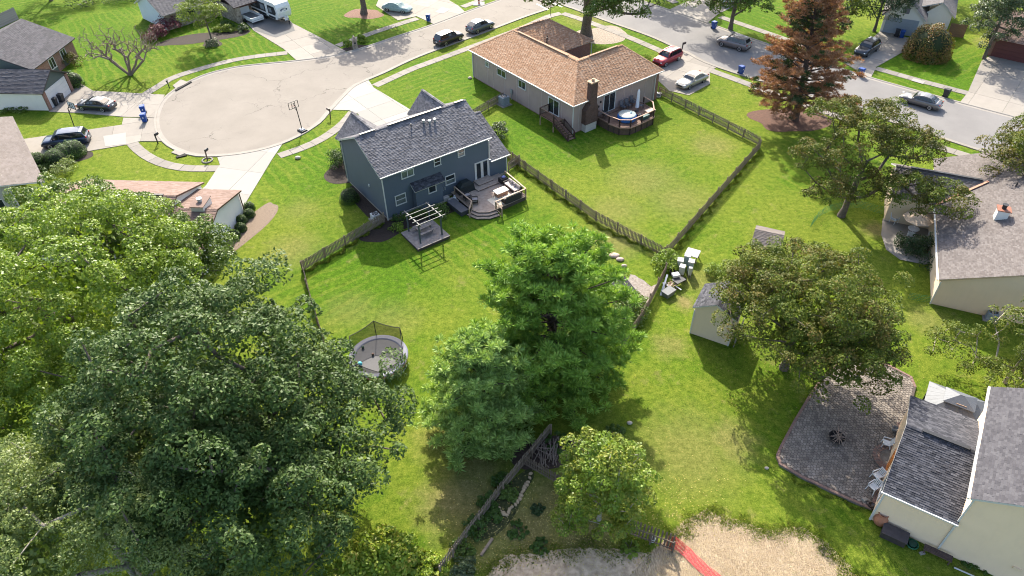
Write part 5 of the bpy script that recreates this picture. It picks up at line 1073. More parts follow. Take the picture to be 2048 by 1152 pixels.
        q = MB(); q.box(-h - .01, -h + .2, -w * .8, w * .8, .26, .42); q.build('bumper', BLKP if kind != 'sedan' else mat, root)
    for ax in (K['fa'], K['ra']):
        for s_ in (-1, 1):
            q = MB(); r = K['r']; y = s_ * (w - .105)
            prof2 = [(r * .62, -.115), (r * .96, -.10), (r, -.06), (r, .06), (r * .96, .10), (r * .62, .115)]
            q.lathe(prof2, 18); q.v = [(ax + a, y + c * s_, r + b) for a, b, c in q.v]; t_ = q.build('wheel', TYRE, root, False)
            q = MB(); q.lathe([(r * .66, .0), (r * .66, .118), (r * .56, .122), (r * .16, .100), (r * .10, .125)], 14); q.v = [(ax + a, y + c * s_, r + b) for a, b, c in q.v]; q.build('rim', RIM, t_)
            q = MB(); q.lathe([(r * 1.16, -.02), (r * 1.16, .012)], 20); q.v = [(ax + a, s_ * (w * .992) + c * s_, max(.24, r + b)) for a, b, c in q.v]; q.build('wheel_arch', BLKP, root)
    return root
NAVY = paint('midnight_blue_paint', (.018, .034, .072)); BLKM = paint('black_metallic', (.020, .024, .030)); STEELB = paint('blue_grey_paint', (.085, .105, .13)); REDP = paint('red_paint', (.30, .012, .022)); SILV = paint('champagne_paint', (.40, .37, .31)); GREYP = paint('grey_paint', (.17, .155, .155)); GREY2 = paint('graphite_paint', (.15, .145, .145)); WHT = paint('white_car_paint', (.62, .62, .62), .0); SILV2 = paint('silver_paint', (.46, .46, .46))
make_car('sedan', 'black sedan on the driveway by the white garage door', 'sedan', (195, 217), (140, 213), BLKM)
make_car('minivan', 'dark blue minivan behind the clipped hedge bushes', 'van', (136, 288), (60, 297), NAVY, 'minivan')
make_car('suv', 'black SUV parked at the kerb behind the grey one', 'suv', (898, 84), (960, 60), BLKM, 'suv')
make_car('suv', 'blue-grey coupe SUV parked at the kerb by the orange-brown roof', 'coupe_suv', (961, 60), (1020, 38), STEELB, 'suv')
make_car('suv', 'red SUV beside the orange-brown roof', 'suv', (1334, 124), (1300, 140), REDP, 'suv', rails=True)
make_car('sedan', 'champagne sedan on the concrete next to the picket fence', 'sedan', (1383, 168), (1330, 192), SILV)
make_car('suv', 'grey SUV with roof rails driving on the through road', 'suv', (1466, 94), (1400, 76), GREYP, 'suv', rails=True)
make_car('sedan', 'graphite sedan driving past the black bin', 'sedan', (1838, 209), (1770, 190), GREY2)
make_car('hatchback', 'white hatchback on the shaded driveway', 'hatch', (1462, 8), (1510, -8), WHT, 'car')
make_car('suv', 'dark SUV nosing out under the browning pine', 'suv', (1732, 105), (1700, 125), BLKM, 'suv')
# car under a fitted grey-green cover
CV = M('car_cover_cloth', (.28, .36, .35), .75, .15, 3, .5)
cc = make_car('covered_car', 'car hidden under a pale green fitted cover', 'sedan', (795, 22), (840, 28), CV, 'car', cover=True)
m = MB(); m.beam((-2.2, -.2, 1.05), (-1.2, -.1, 1.42), .04, .03); m.beam((1.0, .3, 1.0), (2.2, .1, .86), .04, .03); m.beam((.2, -.6, 1.4), (.6, .6, 1.42), .05, .03); m.build('cover_fold', CV, cc)

# travel trailer
WHS = M('trailer_white', (.70, .70, .68), .35, .04, 2, coat=.3); BLS = M('trailer_black_band', (.02, .022, .026), .35, .05); BLUEL = M('logo_blue', (.05, .07, .14), .4, .05)
rz = R(-43.6); dd = Vector((math.cos(rz), math.sin(rz))); ga = G(558, 50); ctr = Vector((ga.x - dd.y * 1.22 - dd.x * 3.6, ga.y + dd.x * 1.22 - dd.y * 3.6, 0))
tr = thing('travel_trailer', 'long white travel trailer with black side band on the driveway', 'trailer', (ctr.x, ctr.y, .06), rz)
Lh, Wh, Ht = 3.9, 1.22, 3.15
side = [(-Lh, .62), (Lh - .55, .62), (Lh - .12, 1.0), (Lh, 1.7), (Lh - .1, 2.45), (Lh - .42, 2.95), (Lh - .85, Ht), (-Lh + .25, Ht - .04), (-Lh, Ht - .35)]
m = MB(); n = len(side); m.add([(x, -Wh, z) for x, z in side] + [(x, Wh, z) for x, z in side], [tuple(range(n)), tuple(range(2 * n - 1, n - 1, -1))] + [(i, i + n, (i + 1) % n + n, (i + 1) % n) for i in range(n)]); sh = m.build('body', WHS, tr)
for s_ in (-1, 1):
    y = s_ * (Wh + .012); yy = s_ * (Wh + .022)
    MB().add([(-Lh + .05, y, 1.25), (Lh - .75, y, 1.25), (Lh - .45, y, 1.75), (Lh - .75, y, 2.55), (-Lh + .05, y, 2.45)], [(0, 1, 2, 3, 4)]).build('side_band', BLS, sh)
    MB().quad((-Lh + .05, y, .66), (Lh - .9, y, .66), (Lh - .8, y, 1.0), (-Lh + .05, y, 1.0)).build('skirt_band', BLS, sh)
    for x0, x1, z0, z1 in ((-3.2, -2.3, 1.5, 2.2), (-.9, .2, 1.45, 2.25), (1.5, 2.3, 1.55, 2.2)): MB().box(x0, x1, min(yy, yy - .02 * s_), max(yy, yy - .02 * s_), z0, z1).build('window', M('trailer_window', (.20, .22, .24), .12, .1), tr)
    MB().box(.55, 1.2, min(yy, yy - .02 * s_), max(yy, yy - .02 * s_), .75, 2.5).build('door', WHS, tr)
    for x in (-.9, -.1):
        q = MB(); q.lathe([(.2, -.1), (.34, -.09), (.34, .09), (.2, .1)], 16); q.v = [(x + a, s_ * (Wh - .12) + c, .34 + b) for a, b, c in q.v]; q.build('wheel', TYRE, tr)
for x, y, s_, hh in ((-2.6, .0, .28, .14), (.3, -.1, .5, .28), (1.5, .3, .22, .12), (2.5, -.3, .2, .1), (-1.0, .5, .2, .1)): MB().cbox(x - s_, x + s_, y - s_ * .8, y + s_ * .8, Ht - .04, Ht + hh, .04).build('roof_vent', WHS if s_ > .25 else STEEL, tr)
# front emblem: a dark oval ring with a swoosh
m = MB(); nn = 28
for i in range(nn):
    a0, a1 = 2 * math.pi * i / nn, 2 * math.pi * (i + 1) / nn
    f = lambda a, k: (Lh - .045 + .02, .62 * k * math.cos(a), 2.02 + .24 * k * math.sin(a))
    m.quad(f(a0, 1), f(a1, 1), f(a1, .72), f(a0, .72))
for i in range(6): t0, t1 = -.42 + i * .14, -.42 + (i + 1) * .14; m.quad((Lh - .02, t0, 1.95 + .1 * math.sin(i)), (Lh - .02, t1, 1.95 + .1 * math.sin(i + 1)), (Lh - .02, t1, 2.03 + .1 * math.sin(i + 1)), (Lh - .02, t0, 2.03 + .1 * math.sin(i)))
m.build('emblem', BLUEL, sh)
m = MB(); m.beam((Lh - .5, -.5, .52), (Lh + 1.1, 0, .5), .1, .14); m.beam((Lh - .5, .5, .52), (Lh + 1.1, 0, .5), .1, .14); m.cyl((Lh + .9, 0, .0), (Lh + .9, 0, .95), .05); m.box(Lh + .8, Lh + 1.0, -.1, .1, 0, .03); m.build('hitch', DARKM, tr); m = MB(); m.cyl((Lh + .32, -.18, .55), (Lh + .32, -.18, 1.1), .17, .15, 12); m.cyl((Lh + .32, .18, .55), (Lh + .32, .18, 1.1), .17, .15, 12); m.build('gas_bottle', WHS, tr)
# flat utility trailer in front of the garage
c0 = G(504, 41)
ut = thing('utility_trailer', 'white flatbed utility trailer with mesh floor by the travel trailer', 'trailer', (c0.x, c0.y, .06), R(-43.6))
MB().box(-1.9, 1.9, -.95, .95, .55, .62).build('bed', M('mesh_bed', (.16, .16, .155), .6, .3, 12), ut)
for s_ in (-1, 1): MB().box(-1.95, 1.95, s_ * 1.0 - .05, s_ * 1.0 + .05, .42, .98).build('side_rail', WHS, ut)
MB().box(1.92, 2.0, -1.05, 1.05, .35, 1.0).build('tailgate', WHS, ut); MB().box(-2.05, -1.9, -1.0, 1.0, .5, 1.9).build('headboard', WHS, ut); MB().box(1.98, 2.03, -1.0, 1.0, .55, .6).build('gate_ridge', STEEL, ut)
for s_ in (-1, 1):
    q = MB(); q.lathe([(.18, -.1), (.3, -.09), (.3, .09), (.18, .1)], 14); q.v = [(a, s_ * 1.12 + c, .3 + b) for a, b, c in q.v]; q.build('wheel', TYRE, ut)

# ------------------------------------------------------------------ street furniture
BINB = M('blue_bin_plastic', (.010, .055, .24), .5, .08); BINK = M('black_bin_plastic', (.022, .024, .028), .55, .1)
def bin_(label, px, rz, mat, group=None, z=0.0, mark=True):
    g = G(*px); root = thing('wheelie_bin', label, 'bin', (g.x, g.y, z), rz, group); m = MB()
    m.hexa([(-.24, -.26, .06), (.24, -.26, .06), (.24, .22, .06), (-.24, .22, .06)], [(-.30, -.35, 1.0), (.30, -.35, 1.0), (.30, .32, 1.0), (-.30, .32, 1.0)]); m.build('body', mat, root)
    m = MB(); m.hexa([(-.33, -.40, 1.0), (.33, -.40, 1.0), (.33, .36, 1.0), (-.33, .36, 1.0)], [(-.27, -.30, 1.10), (.27, -.30, 1.10), (.27, .30, 1.08), (-.27, .30, 1.08)]); lid = m.build('lid', mat, root)
    m = MB(); m.cyl((-.26, .42, .98), (.26, .42, .98), .03); m.build('handle', mat, root)
    for s_ in (-1, 1): m = MB(); m.cyl((s_ * .22, .22, .13), (s_ * .30, .22, .13), .13, .13, 12); m.build('wheel', TYRE, root)
    if mark:
        m = MB(); m.add([(-.10, -.335, .60), (.10, -.335, .60), (0, -.345, .76)], [(0, 1, 2)]); m.build('emblem', WHITEP, root)
    return root
bin_('blue recycling bin by the cul-de-sac, nearer the black sedan', (289, 228), R(20), BINB, z=.06); bin_('blue recycling bin by the cul-de-sac, nearer the minivan', (291, 244), R(10), BINB, z=.06)
bin_('blue recycling bin at the end of the covered car driveway', (857, 42), R(-10), BINB, z=.0); bin_('blue recycling bin beside the shaded verge across the road', (1427, 57), R(30), BINB); bin_('blue recycling bin half behind the browning pine', (1481, 147), R(30), BINB); bin_('blue recycling bin on the kerb near the dark SUV', (1720, 152), R(35), BINB)
bin_('black bin on the verge behind the graphite sedan', (1890, 194), R(35), BINK, mark=False); bin_('black bin in front of the grey garage door', (1792, 74), R(-28), BINK, z=.06, mark=False); bin_('blue bin in front of the grey garage door', (1802, 76), R(-28), BINB, z=.06, mark=False)
bin_('black bin leaning by the brick pier of the garage', (112, 212), R(95), BINK, z=.06, mark=False); bin_('black bin nearer the middle of the white garage door', (125, 204), R(80), BINK, z=.06, mark=False)
WOODP = M('post_wood', (.14, .10, .075), .85, .3, 6)
def mailbox(label, px, rz, post, boxm, tilt=0.0, arm=True):
    g = G(*px); root = thing('mailbox', label, 'mailbox', (g.x, g.y, 0), rz); m = MB(); m.beam((0, 0, 0), (tilt, 0, 1.25), .11, .11); m.build('post', post, root)
    if arm: m = MB(); m.beam((tilt * .8 - .1, 0, 1.02), (tilt * .8 + .45, 0, 1.02), .09, .09); m.build('arm', post, root)
    m = MB(); pr = [(-.11, 0), (.11, 0), (.11, .14), (.06, .22), (-.06, .22), (-.11, .14)]; m.prism(pr, 0, .5); m.v = [(z + tilt * .8 - .02, x, 1.07 + y) for x, y, z in m.v]; m.build('box', boxm, root); return root
mailbox('black mailbox on a thin post by the storm drain', (339, 176), R(-70), DARKM, DARKM, .12); mailbox('black mailbox on a bare post near the blue bins', (316, 287), R(60), DARKM, DARKM); mailbox('mailbox on a twisted wooden post in a stone ring', (415, 320), R(70), WOODP, DARKM, .1)
g = G(415, 321); m = MB()
ring = thing('stone_ring', 'ring of pale stones round the wooden mailbox post', 'stones', (g.x, g.y, 0))
for i in range(12): a = i * math.pi / 6; m = MB(); m.cbox(-.14, .14, -.09, .09, 0, .12, .03); o = m.build('stone', KERB, ring); o.matrix_local = T(.55 * math.cos(a), .55 * math.sin(a), 0, a + math.pi / 2)
mailbox('brown mailbox on a post by the blue house driveway', (661, 236), R(140), WOODP, M('brown_box', (.16, .11, .09), .6), -.15); mailbox('dark wooden mailbox by the red SUV', (1363, 103), R(30), M('dark_post', (.035, .025, .025), .8), M('dark_post', (.035, .025, .025), .8), .12)
g = G(711, 97); mb_ = thing('stone_mailbox', 'carved stone mailbox pillar between ornamental grasses', 'mailbox', (g.x, g.y, 0), R(20)); m = MB(); m.hexa([(-.4, -.3, 0), (.4, -.3, 0), (.4, .3, 0), (-.4, .3, 0)], [(-.3, -.24, 1.2), (.3, -.24, 1.2), (.3, .24, 1.2), (-.3, .24, 1.2)]); m.build('pillar', STONE, mb_); m = MB(); m.hexa([(-.36, -.3, 1.2), (.36, -.3, 1.2), (.36, .3, 1.2), (-.36, .3, 1.2)], [(-.05, -.3, 1.85), (.05, -.3, 1.85), (.05, .3, 1.85), (-.05, .3, 1.85)]); m.build('cap', STONE, mb_); MB().box(-.14, .14, -.29, -.23, .75, 1.0).build('letter_slot', DARKM, mb_)
def hoop(label, px, rz, h, frame, board, tilt=0.0):
    g = G(*px); root = thing('basketball_hoop', label, 'basketball hoop', (g.x, g.y, 0), rz); m = MB(); m.cbox(-.55, .5, -.4, .4, 0, .22, .08); m.build('base', BLKP, root)
    m = MB(); m.cbox(-.3, .3, -.25, .25, .22, .32, .05); m.build('sandbag', M('sandbag', (.5, .5, .52), .8), root)
    m = MB(); m.cyl((0, 0, .15), (.25, 0, h), .055, .05, 10); m.beam((.22, 0, h - .1), (.72, 0, h + .35), .05, .08); m.beam((.2, 0, h - .5), (.72, 0, h - .1), .05, .06); m.build('pole', BLKP, root)
    x = .78; bw, bh = .62, .82; m = MB()
    for a, b in (((-bw, h - .28), (bw, h - .28)), ((bw, h - .28), (bw, h + bh - .28)), ((bw, h + bh - .28), (-bw, h + bh - .28)), ((-bw, h + bh - .28), (-bw, h - .28))): m.beam((x, a[0], a[1]), (x, b[0], b[1]), .05, .07, up=(1, 0, 0))
    for y in (-.22, .22): m.beam((x, y, h - .28), (x, y, h + bh - .28), .04, .05, up=(1, 0, 0))
    for z_ in (h + .02, h + .3): m.beam((x, -.22, z_), (x, .22, z_), .04, .05, up=(1, 0, 0))
    bd = m.build('backboard_frame', frame, root)
    if board: MB().box(x - .008, x + .008, -bw, bw, h - .28, h + bh - .28).build('backboard', board, bd)
    m = MB(); c = [(x + .3 + .23 * math.cos(i * math.pi / 6), .23 * math.sin(i * math.pi / 6), h - .15) for i in range(13)]; m.tube(c, .014, 5); m.build('rim', M('rim_orange', (.35, .06, .02), .5), root); return root
hoop('portable basketball hoop standing at the cul-de-sac kerb', (605, 262), R(135), 3.0, BLKP, None); hoop('basketball hoop with clear backboard beside the minivan', (152, 262), R(60), 2.9, BLKP, M('backboard_clear', (.55, .58, .62), .2, .1))
g = G(958, 8); hy = thing('fire_hydrant', 'small red and white fire hydrant on the corner verge', 'hydrant', (g.x, g.y, 0)); m = MB(); m.lathe([(.2, 0), (.2, .08), (.13, .1), (.13, .55), (.16, .57), (.15, .7), (.08, .8), (.03, .86)], 14); m.build('body', M('hydrant_red', (.36, .06, .04), .5), hy); m = MB(); m.cyl((-.26, 0, .42), (.26, 0, .42), .06, .06, 8); m.cyl((0, -.22, .42), (0, 0, .42), .07, .07, 8); m.build('outlet', WHITEP, hy); MB().cbox(-.9, .9, -.8, .8, -.02, .08, .02).build('pad', CONCW, hy)
g = G(1101, 31); sp = thing('street_sign', 'thin street sign post on the corner verge', 'sign post', (g.x, g.y, 0), R(20)); m = MB(); m.cyl((0, 0, 0), (0, 0, 3.1), .035, .035, 6); m.build('post', DARKM, sp); MB().box(-.02, .02, -.35, .35, 2.75, 3.05).build('plate', STEEL, sp)
# ------------------------------------------------------------------ fences
FW = M('weathered_picket', (0.200, 0.149, 0.108), .9, .35, 3, .6, c2=(0.310, 0.243, 0.184)); FWD = M('dark_picket', (0.130, 0.095, 0.068), .9, .35, 3, .6, c2=(0.200, 0.149, 0.112))
def picket_mesh(h, w, mat, th=.02):
    m = MB(); p = [(-w / 2, 0), (w / 2, 0), (w / 2, h - .05), (w * .22, h), (-w * .22, h), (-w / 2, h - .05)]
    m.prism(p, -th / 2, th / 2); m.v = [(x, z, y) for x, y, z in m.v]; m.f = [f[::-1] for f in m.f]; return m.mesh('picket', mat)
def fence(name, label, pts, h=1.15, w=.085, gap=.055, mat=None, post=2.4, side=1, lean=0.0, seed=0, railin=True, world=False):
    mat = mat or FW; P = [(Vector(p) if world else G(*p)).to_2d() for p in pts]; r_ = random.Random(seed); root = thing(name, label, 'fence', (P[0].x, P[0].y, 0)); o0 = P[0]
    me = picket_mesh(h, w, mat); pm = MB().cbox(-.05, .05, -.05, .05, -.05, h + .04, .03).mesh('post', mat)
    for a, b in zip(P, P[1:]):
        d = (b - a); L = d.length; d.normalize(); n = Vector((-d.y, d.x)) * side; ang = math.atan2(d.y, d.x); k = int(L / (w + gap))
        for i in range(k):
            s = (i + .5) * L / k; p = a - o0 + d * s + n * .045
            link('picket', me, root, Matrix.Translation((p.x, p.y, .05 + r_.uniform(-.02, .02))) @ Matrix.Rotation(ang, 4, 'Z') @ Matrix.Rotation(r_.uniform(-.025, .025), 4, 'Y') @ Matrix.Rotation(lean + r_.uniform(-.02, .02), 4, 'X'))
        for z in (.28, h - .25):
            q0, q1 = a - o0, b - o0; MB().beam((q0.x, q0.y, z), (q1.x, q1.y, z), .04, .09).build('rail', mat, root)
        kp = max(1, round(L / post))
        for i in range(kp + 1):
            p = a - o0 + d * (L * i / kp) - n * .07; link('post', pm, root, T(p.x, p.y, 0, ang))
    return root
fence('picket_fence', 'long weathered picket fence between the blue house and the stucco house yards', [(1000, 305), (1190, 441), (1328, 514)], side=-1, w=.09, gap=.065, seed=1)
fence('picket_fence', 'weathered picket fence closing the far end of the stucco house yard', [(1333, 510), (1519, 297)], side=-1, w=.09, gap=.065, seed=2)
fence('picket_fence', 'weathered picket fence running up to the champagne sedan', [(1517, 292), (1318, 190)], side=-1, w=.09, gap=.065, seed=3)
fence('picket_fence', 'short picket fence from the corner of the blue house to the big oak', [(770, 444), (608, 541)], side=1, w=.10, gap=.05, seed=4, mat=FW)
fence('picket_fence', 'picket fence running away under the oak branches', [(607, 542), (626, 615), (650, 690)], side=1, w=.10, gap=.05, seed=5)
fence('picket_fence', 'short picket return beside the low roof of the blue house', [(1016, 344), (1038, 328)], side=1, seed=6)
fence('picket_fence', 'short picket fence with an air conditioner behind it at the stucco wall', [(944, 238), (1006, 202)], side=1, seed=7)
fence('picket_fence', 'picket fence between the gravel patch and the white hives', [(1331, 545), (1283, 640), (1240, 700)], side=1, seed=8)
fence('picket_fence', 'picket fence beside the stone-edged bed below the pines', [(1100, 868), (1062, 915), (1005, 984), (905, 1116), (880, 1150)], side=-1, seed=9, w=.09, gap=.06)
fence('picket_fence', 'grey picket fence running under the young maple from the log pile', [(1047, 930), (1112, 968), (1190, 1010)], side=1, seed=10, h=1.1, mat=FWD)
fence('broken_fence', 'broken dark picket fence section leaning beside the straw', [(1252, 1068), (1300, 1086), (1345, 1103)], side=1, seed=11, h=1.25, lean=-.3, gap=.1, w=.11, mat=FWD, post=1.3)
# boards and netting
def board_fence(label, pts, h, mat, w=.14):
    P = [G(*p).to_2d() for p in pts]; root = thing('board_fence', label, 'fence', (P[0].x, P[0].y, 0)); o0 = P[0]; me = picket_mesh(h, w, mat)
    for a, b in zip(P, P[1:]):
        d = b - a; L = d.length; d.normalize(); ang = math.atan2(d.y, d.x); k = int(L / (w + .012))
        for i in range(k): p = a - o0 + d * ((i + .5) * L / k); link('board', me, root, T(p.x, p.y, rnd.uniform(-.02, .02), ang))
        for z in (.4, h - .4): q0, q1 = a - o0, b - o0; n = Vector((-d.y, d.x)) * .04; MB().beam((q0.x + n.x, q0.y + n.y, z), (q1.x + n.x, q1.y + n.y, z), .04, .09).build('rail', mat, root)
board_fence('grey board fence above the purple-grey roof', [(-30, 70), (38, 38)], 1.9, M('grey_board', (.33, .29, .26), .85, .25, 4))
board_fence('brown board fence beside the white gabled house', [(1893, 72), (1926, 76)], 1.9, M('cedar_board', (.13, .08, .06), .85, .25, 4)); 
NET = leaf_mat('green_netting', [(.012, .16, .075), (.02, .22, .11)], .4)
def net(label, pts, h, name='garden_netting', mat=None, cell=.16, t=.012):
    P = smooth_line([G(*p) for p in pts], cell); root = MB(); k = max(2, int(h / cell))
    for i, p in enumerate(P):
        s = .08 * math.sin(i * .9); root.beam((p.x, p.y, .02), (p.x + s, p.y, h), t, t)
        if i:
            for j in range(k + 1): z = .03 + (h - .03) * j / k; q = P[i - 1]; root.beam((q.x + .08 * math.sin((i - 1) * .9) * z / h, q.y, z), (p.x + s * z / h, p.y, z), t, t)
    o = root.build(name, mat or NET); return tag(o, label, 'netting')
net('green garden netting round the street maple trunk', [(1620, 455), (1640, 432), (1670, 420), (1710, 415), (1765, 428)], .8)
net('green garden netting by the corner of the bone sided house', [(1815, 598), (1838, 602), (1860, 606)], .7)
# red snow fence lying across the straw
SNOW = M('snow_fence_plastic', (.50, .05, .05), .55, .15, 4); P = smooth_line([G(*p) for p in [(1346, 1092), (1372, 1105), (1395, 1128), (1440, 1165)]], .12); N2 = normals2(P); root = thing('snow_fence', 'red plastic snow fence lying on the straw beside the broken fence', 'snow fence', (0, 0, 0)); rows = 9
zf = lambda i, j: .05 + .09 * abs(math.sin(i * .35 + j)) + (.85 * max(0, 1 - i / 6) * j / rows)
def pt(i, j): p = P[i] + N2[i] * (-.33 + .66 * j / rows) * (1 - .6 * max(0, 1 - i / 6)); return (p.x, p.y, zf(i, j))
for j in range(rows + 1):
    m = MB()
    for i in range(len(P) - 1): m.beam(pt(i, j), pt(i + 1, j), .045, .01)
    m.build('strand', SNOW, root)
m = MB()
for i in range(0, len(P), 2):
    for j in range(rows): m.beam(pt(i, j), pt(i, j + 1), .03, .01)
m.build('cross_strand', SNOW, root)
g = G(1305, 1083); m = MB(); m.lathe([(.12, 0), (.16, .36), (.15, .36), (.11, .03)], 14); tag(m.build('plastic_bucket', WHITEP), 'white bucket hanging on the broken fence', 'bucket'); bpy.data.objects['plastic_bucket'].location = (g.x, g.y, .02)
# orange-painted pickets beside it
for i, px in enumerate(((1332, 1096), (1338, 1099), (1343, 1102))):
    g = G(*px); o = link('loose_picket', picket_mesh(1.0, .1, M('orange_painted_wood', (.36, .07, .03), .7, .3)), None, Matrix.Translation((g.x, g.y, .05)) @ Matrix.Rotation(R(-32), 4, 'Z') @ Matrix.Rotation(-.35, 4, 'X')); tag(o, 'orange painted picket ' + ('against the broken fence', 'between its two orange neighbours', 'touching the red snow fence')[i], 'picket', 'orange painted pickets')

# ------------------------------------------------------------------ blue house deck
DK = M('deck_board', (.30, .225, .175), .75, .18, 3, .3, c2=(.38, .30, .245)); DKR = M('deck_rail_wood', (.33, .235, .165), .7, .15, 3); DKD = M('dark_baluster', (.045, .035, .03), .6, .1); DKG = M('grey_deck_board', (.175, .15, .14), .85, .2, 3, .3, c2=(.25, .22, .205)); SKIRT = M('deck_skirt', (.07, .055, .045), .8, .2)
bo, ba = (-12.264, 58.594), R(35.23)
def bl(x, y, z=0): return Vector((bo[0] + x * math.cos(ba) - y * math.sin(ba), bo[1] + x * math.sin(ba) + y * math.cos(ba), z))
def boards(root, poly, z, mat, w=.14, along='x', th=.03, name='board'):
    """decking laid board by board inside an outline"""
    k = 0 if along == 'y' else 1; lo = min(p[k] for p in poly); hi = max(p[k] for p in poly); t = lo
    while t < hi - .02:
        q = clip(clip(poly, *((1, 0) if k == 0 else (0, 1)), t + w - .008), *((-1, 0) if k == 0 else (0, -1)), -t)
        if len(q) > 2 and area(q) > .01: MB().prism(q, z - th, z + rnd.uniform(-.002, .002)).build(name, mat, root)
        t += w
def railing(root, pts, h=.92, mat=None, bal=None, pw=.09, cap=True, gap=.12, posts=True):
    mat = mat or DKR; bal = bal or DKD
    for a, b in zip(pts, pts[1:]):
        a, b = Vector(a), Vector(b); z = Vector((0, 0, 1)); d = b - a; k = max(1, int(d.length / gap)); m = MB()
        for i in range(1, k): p = a + d * i / k; m.cyl(p + z * .08, p + z * (h - .04), .014, .014, 5)
        m.build('balusters', bal, root); MB().beam(a + z * .08, b + z * .08, .05, .05).build('bottom_rail', mat, root); MB().beam(a + z * h, b + z * h, .14, .045).build('hand_rail', mat, root)
    if posts:
        for p in pts: MB().cbox(p[0] - pw / 2, p[0] + pw / 2, p[1] - pw / 2, p[1] + pw / 2, p[2] - .4, p[2] + h - .02, .01).build('post', mat if posts == 1 else bal, root)
dk = thing('deck', 'wooden deck with angled steps behind the blue house', 'deck', (*bo, 0), ba); z = .45
out = [(7.4, -.03), (7.35, -3.95), (7.65, -4.8), (8.5, -5.4), (9.35, -5.5), (13.25, -5.4), (13.5, -.03)]
boards(dk, out, z, DK); MB().prism([(x + (10.3 - x) * .02, y + (-2.8 - y) * .02) for x, y in out], 0, z - .035).build('skirt', SKIRT, dk)
for k_, s in ((1, .32), (2, .64)):
    st = [(7.35 - s * .9, -3.95 - s * .1), (7.65 - s * .8, -4.8 - s * .6), (8.5 - s * .35, -5.4 - s * .95), (9.35 + s * .02, -5.5 - s), (9.35, -5.4), (7.6, -3.9)]
    MB().prism(st, 0, z - .15 * k_ - .04).build('riser', SKIRT, dk); MB().prism([(x + (x - 8.4) * .01, y - .02) for x, y in st], z - .15 * k_ - .035, z - .15 * k_).build('tread', DK, dk)
boards(dk, [(9.7, -.03), (12.4, -.03), (12.4, -1.75), (9.7, -1.75)], z + .14, DK, .28, 'x', .05, 'step_board'); MB().box(9.74, 12.36, -1.7, -.04, z, z + .09).build('step_riser', SKIRT, dk)
boards(dk, [(10.25, -.03), (12.15, -.03), (12.15, -1.1), (10.25, -1.1)], z + .28, DK, .28, 'x', .05, 'step_board'); MB().box(10.3, 12.1, -1.05, -.04, z + .14, z + .23).build('step_riser', SKIRT, dk)
railing(dk, [(7.55, -.6, z), (7.5, -3.9, z), (6.8, -4.5, .12)], pw=.1); railing(dk, [(9.5, -6.3, .05), (9.4, -5.4, z), (13.2, -5.35, z), (13.45, -1.3, z)], pw=.1)
def at_b(name, label, cat, x, y, z_, rz=0): p = bl(x, y, z_); return thing(name, label, cat, p, ba + rz)
WICK = M('dark_wicker', (.035, .03, .03), .8, .3, 20); CUSH = M('pale_cushion', (.55, .47, .42), .85, .06); GREYC = M('grey_cushion', (.30, .27, .27), .85, .08)
def sofa(label, x, y, L, rz, n=3):
    o = at_b('outdoor_sofa', label, 'sofa', x, y, z, rz); m = MB(); m.box(-L / 2, L / 2, -.4, .4, .05, .32); m.box(-L / 2, L / 2, .32, .42, .05, .72); m.box(-L / 2, -L / 2 + .12, -.4, .4, .05, .55); m.box(L / 2 - .12, L / 2, -.4, .4, .05, .55); m.build('frame', WICK, o)
    for i in range(n):
        x0 = -L / 2 + .14 + i * (L - .28) / n; x1 = x0 + (L - .28) / n - .02; MB().cbox(x0, x1, -.38, .22, .32, .45, .03).build('seat_cushion', CUSH, o); MB().cbox(x0, x1, .2, .34, .45, .82, .04).build('back_cushion', CUSH, o)
    for i in range(2): m = MB(); m.ell((-.4 + i * .6, .12, .6), (.2, .08, .18), 8, 6); m.build('throw_pillow', GREYC, o)
    return o
sofa('wicker sofa with pale cushions along the deck rail', 12.85, -3.5, 2.3, R(-90)); sofa('wicker sofa with pale cushions below the front deck rail', 11.6, -5.0, 2.0, R(180), 2)
fp = at_b('fire_table', 'rectangular fire table with pale top on the deck', 'table', 11.3, -3.6, z); m = MB(); m.box(-.62, .62, -.36, .36, .02, .52); m.build('base', M('tan_table_side', (.34, .19, .12), .7), fp); m = MB(); m.cbox(-.75, .75, -.45, .45, .52, .58, .02); m.build('top', M('cream_table_top', (.66, .60, .50), .5), fp); m = MB(); m.box(-.35, .35, -.05, .05, .58, .60); m.build('burner', DARKM, fp)
rg = at_b('outdoor_rug', 'cream rug on the deck under the fire table', 'rug', 10.7, -4.4, z + .004); MB().box(-1.1, 1.3, -.75, .9, 0, .012).build('pile', M('cream_rug', (.62, .54, .42), .95, .12, 12), rg)
sb = at_b('deck_box', 'black side box with a blue towel at the deck sofa', 'box', 12.9, -1.75, z); m = MB(); m.cbox(-.42, .42, -.35, .35, 0, .55, .03); m.build('box', WICK, sb); m = MB(); m.ell((.05, 0, .62), (.25, .2, .12), 8, 6); m.build('towel', M('blue_towel', (.20, .22, .45), .9), sb)
gr = at_b('covered_grill', 'grill under a black cover against the blue wall', 'grill', 8.75, -.75, z); m = MB(); m.hexa([(-.95, -.45, 0), (.95, -.45, 0), (.95, .45, 0), (-.95, .45, 0)], [(-.85, -.4, .8), (.85, -.4, .8), (.85, .4, .8), (-.85, .4, .8)]); m.hexa([(-.85, -.4, .8), (.85, -.4, .8), (.85, .4, .8), (-.85, .4, .8)], [(-.45, -.25, 1.2), (.45, -.25, 1.2), (.45, .3, 1.2), (-.45, .3, 1.2)]); m.build('cover', M('black_cover', (.012, .018, .018), .7, .3, 3, .4), gr)
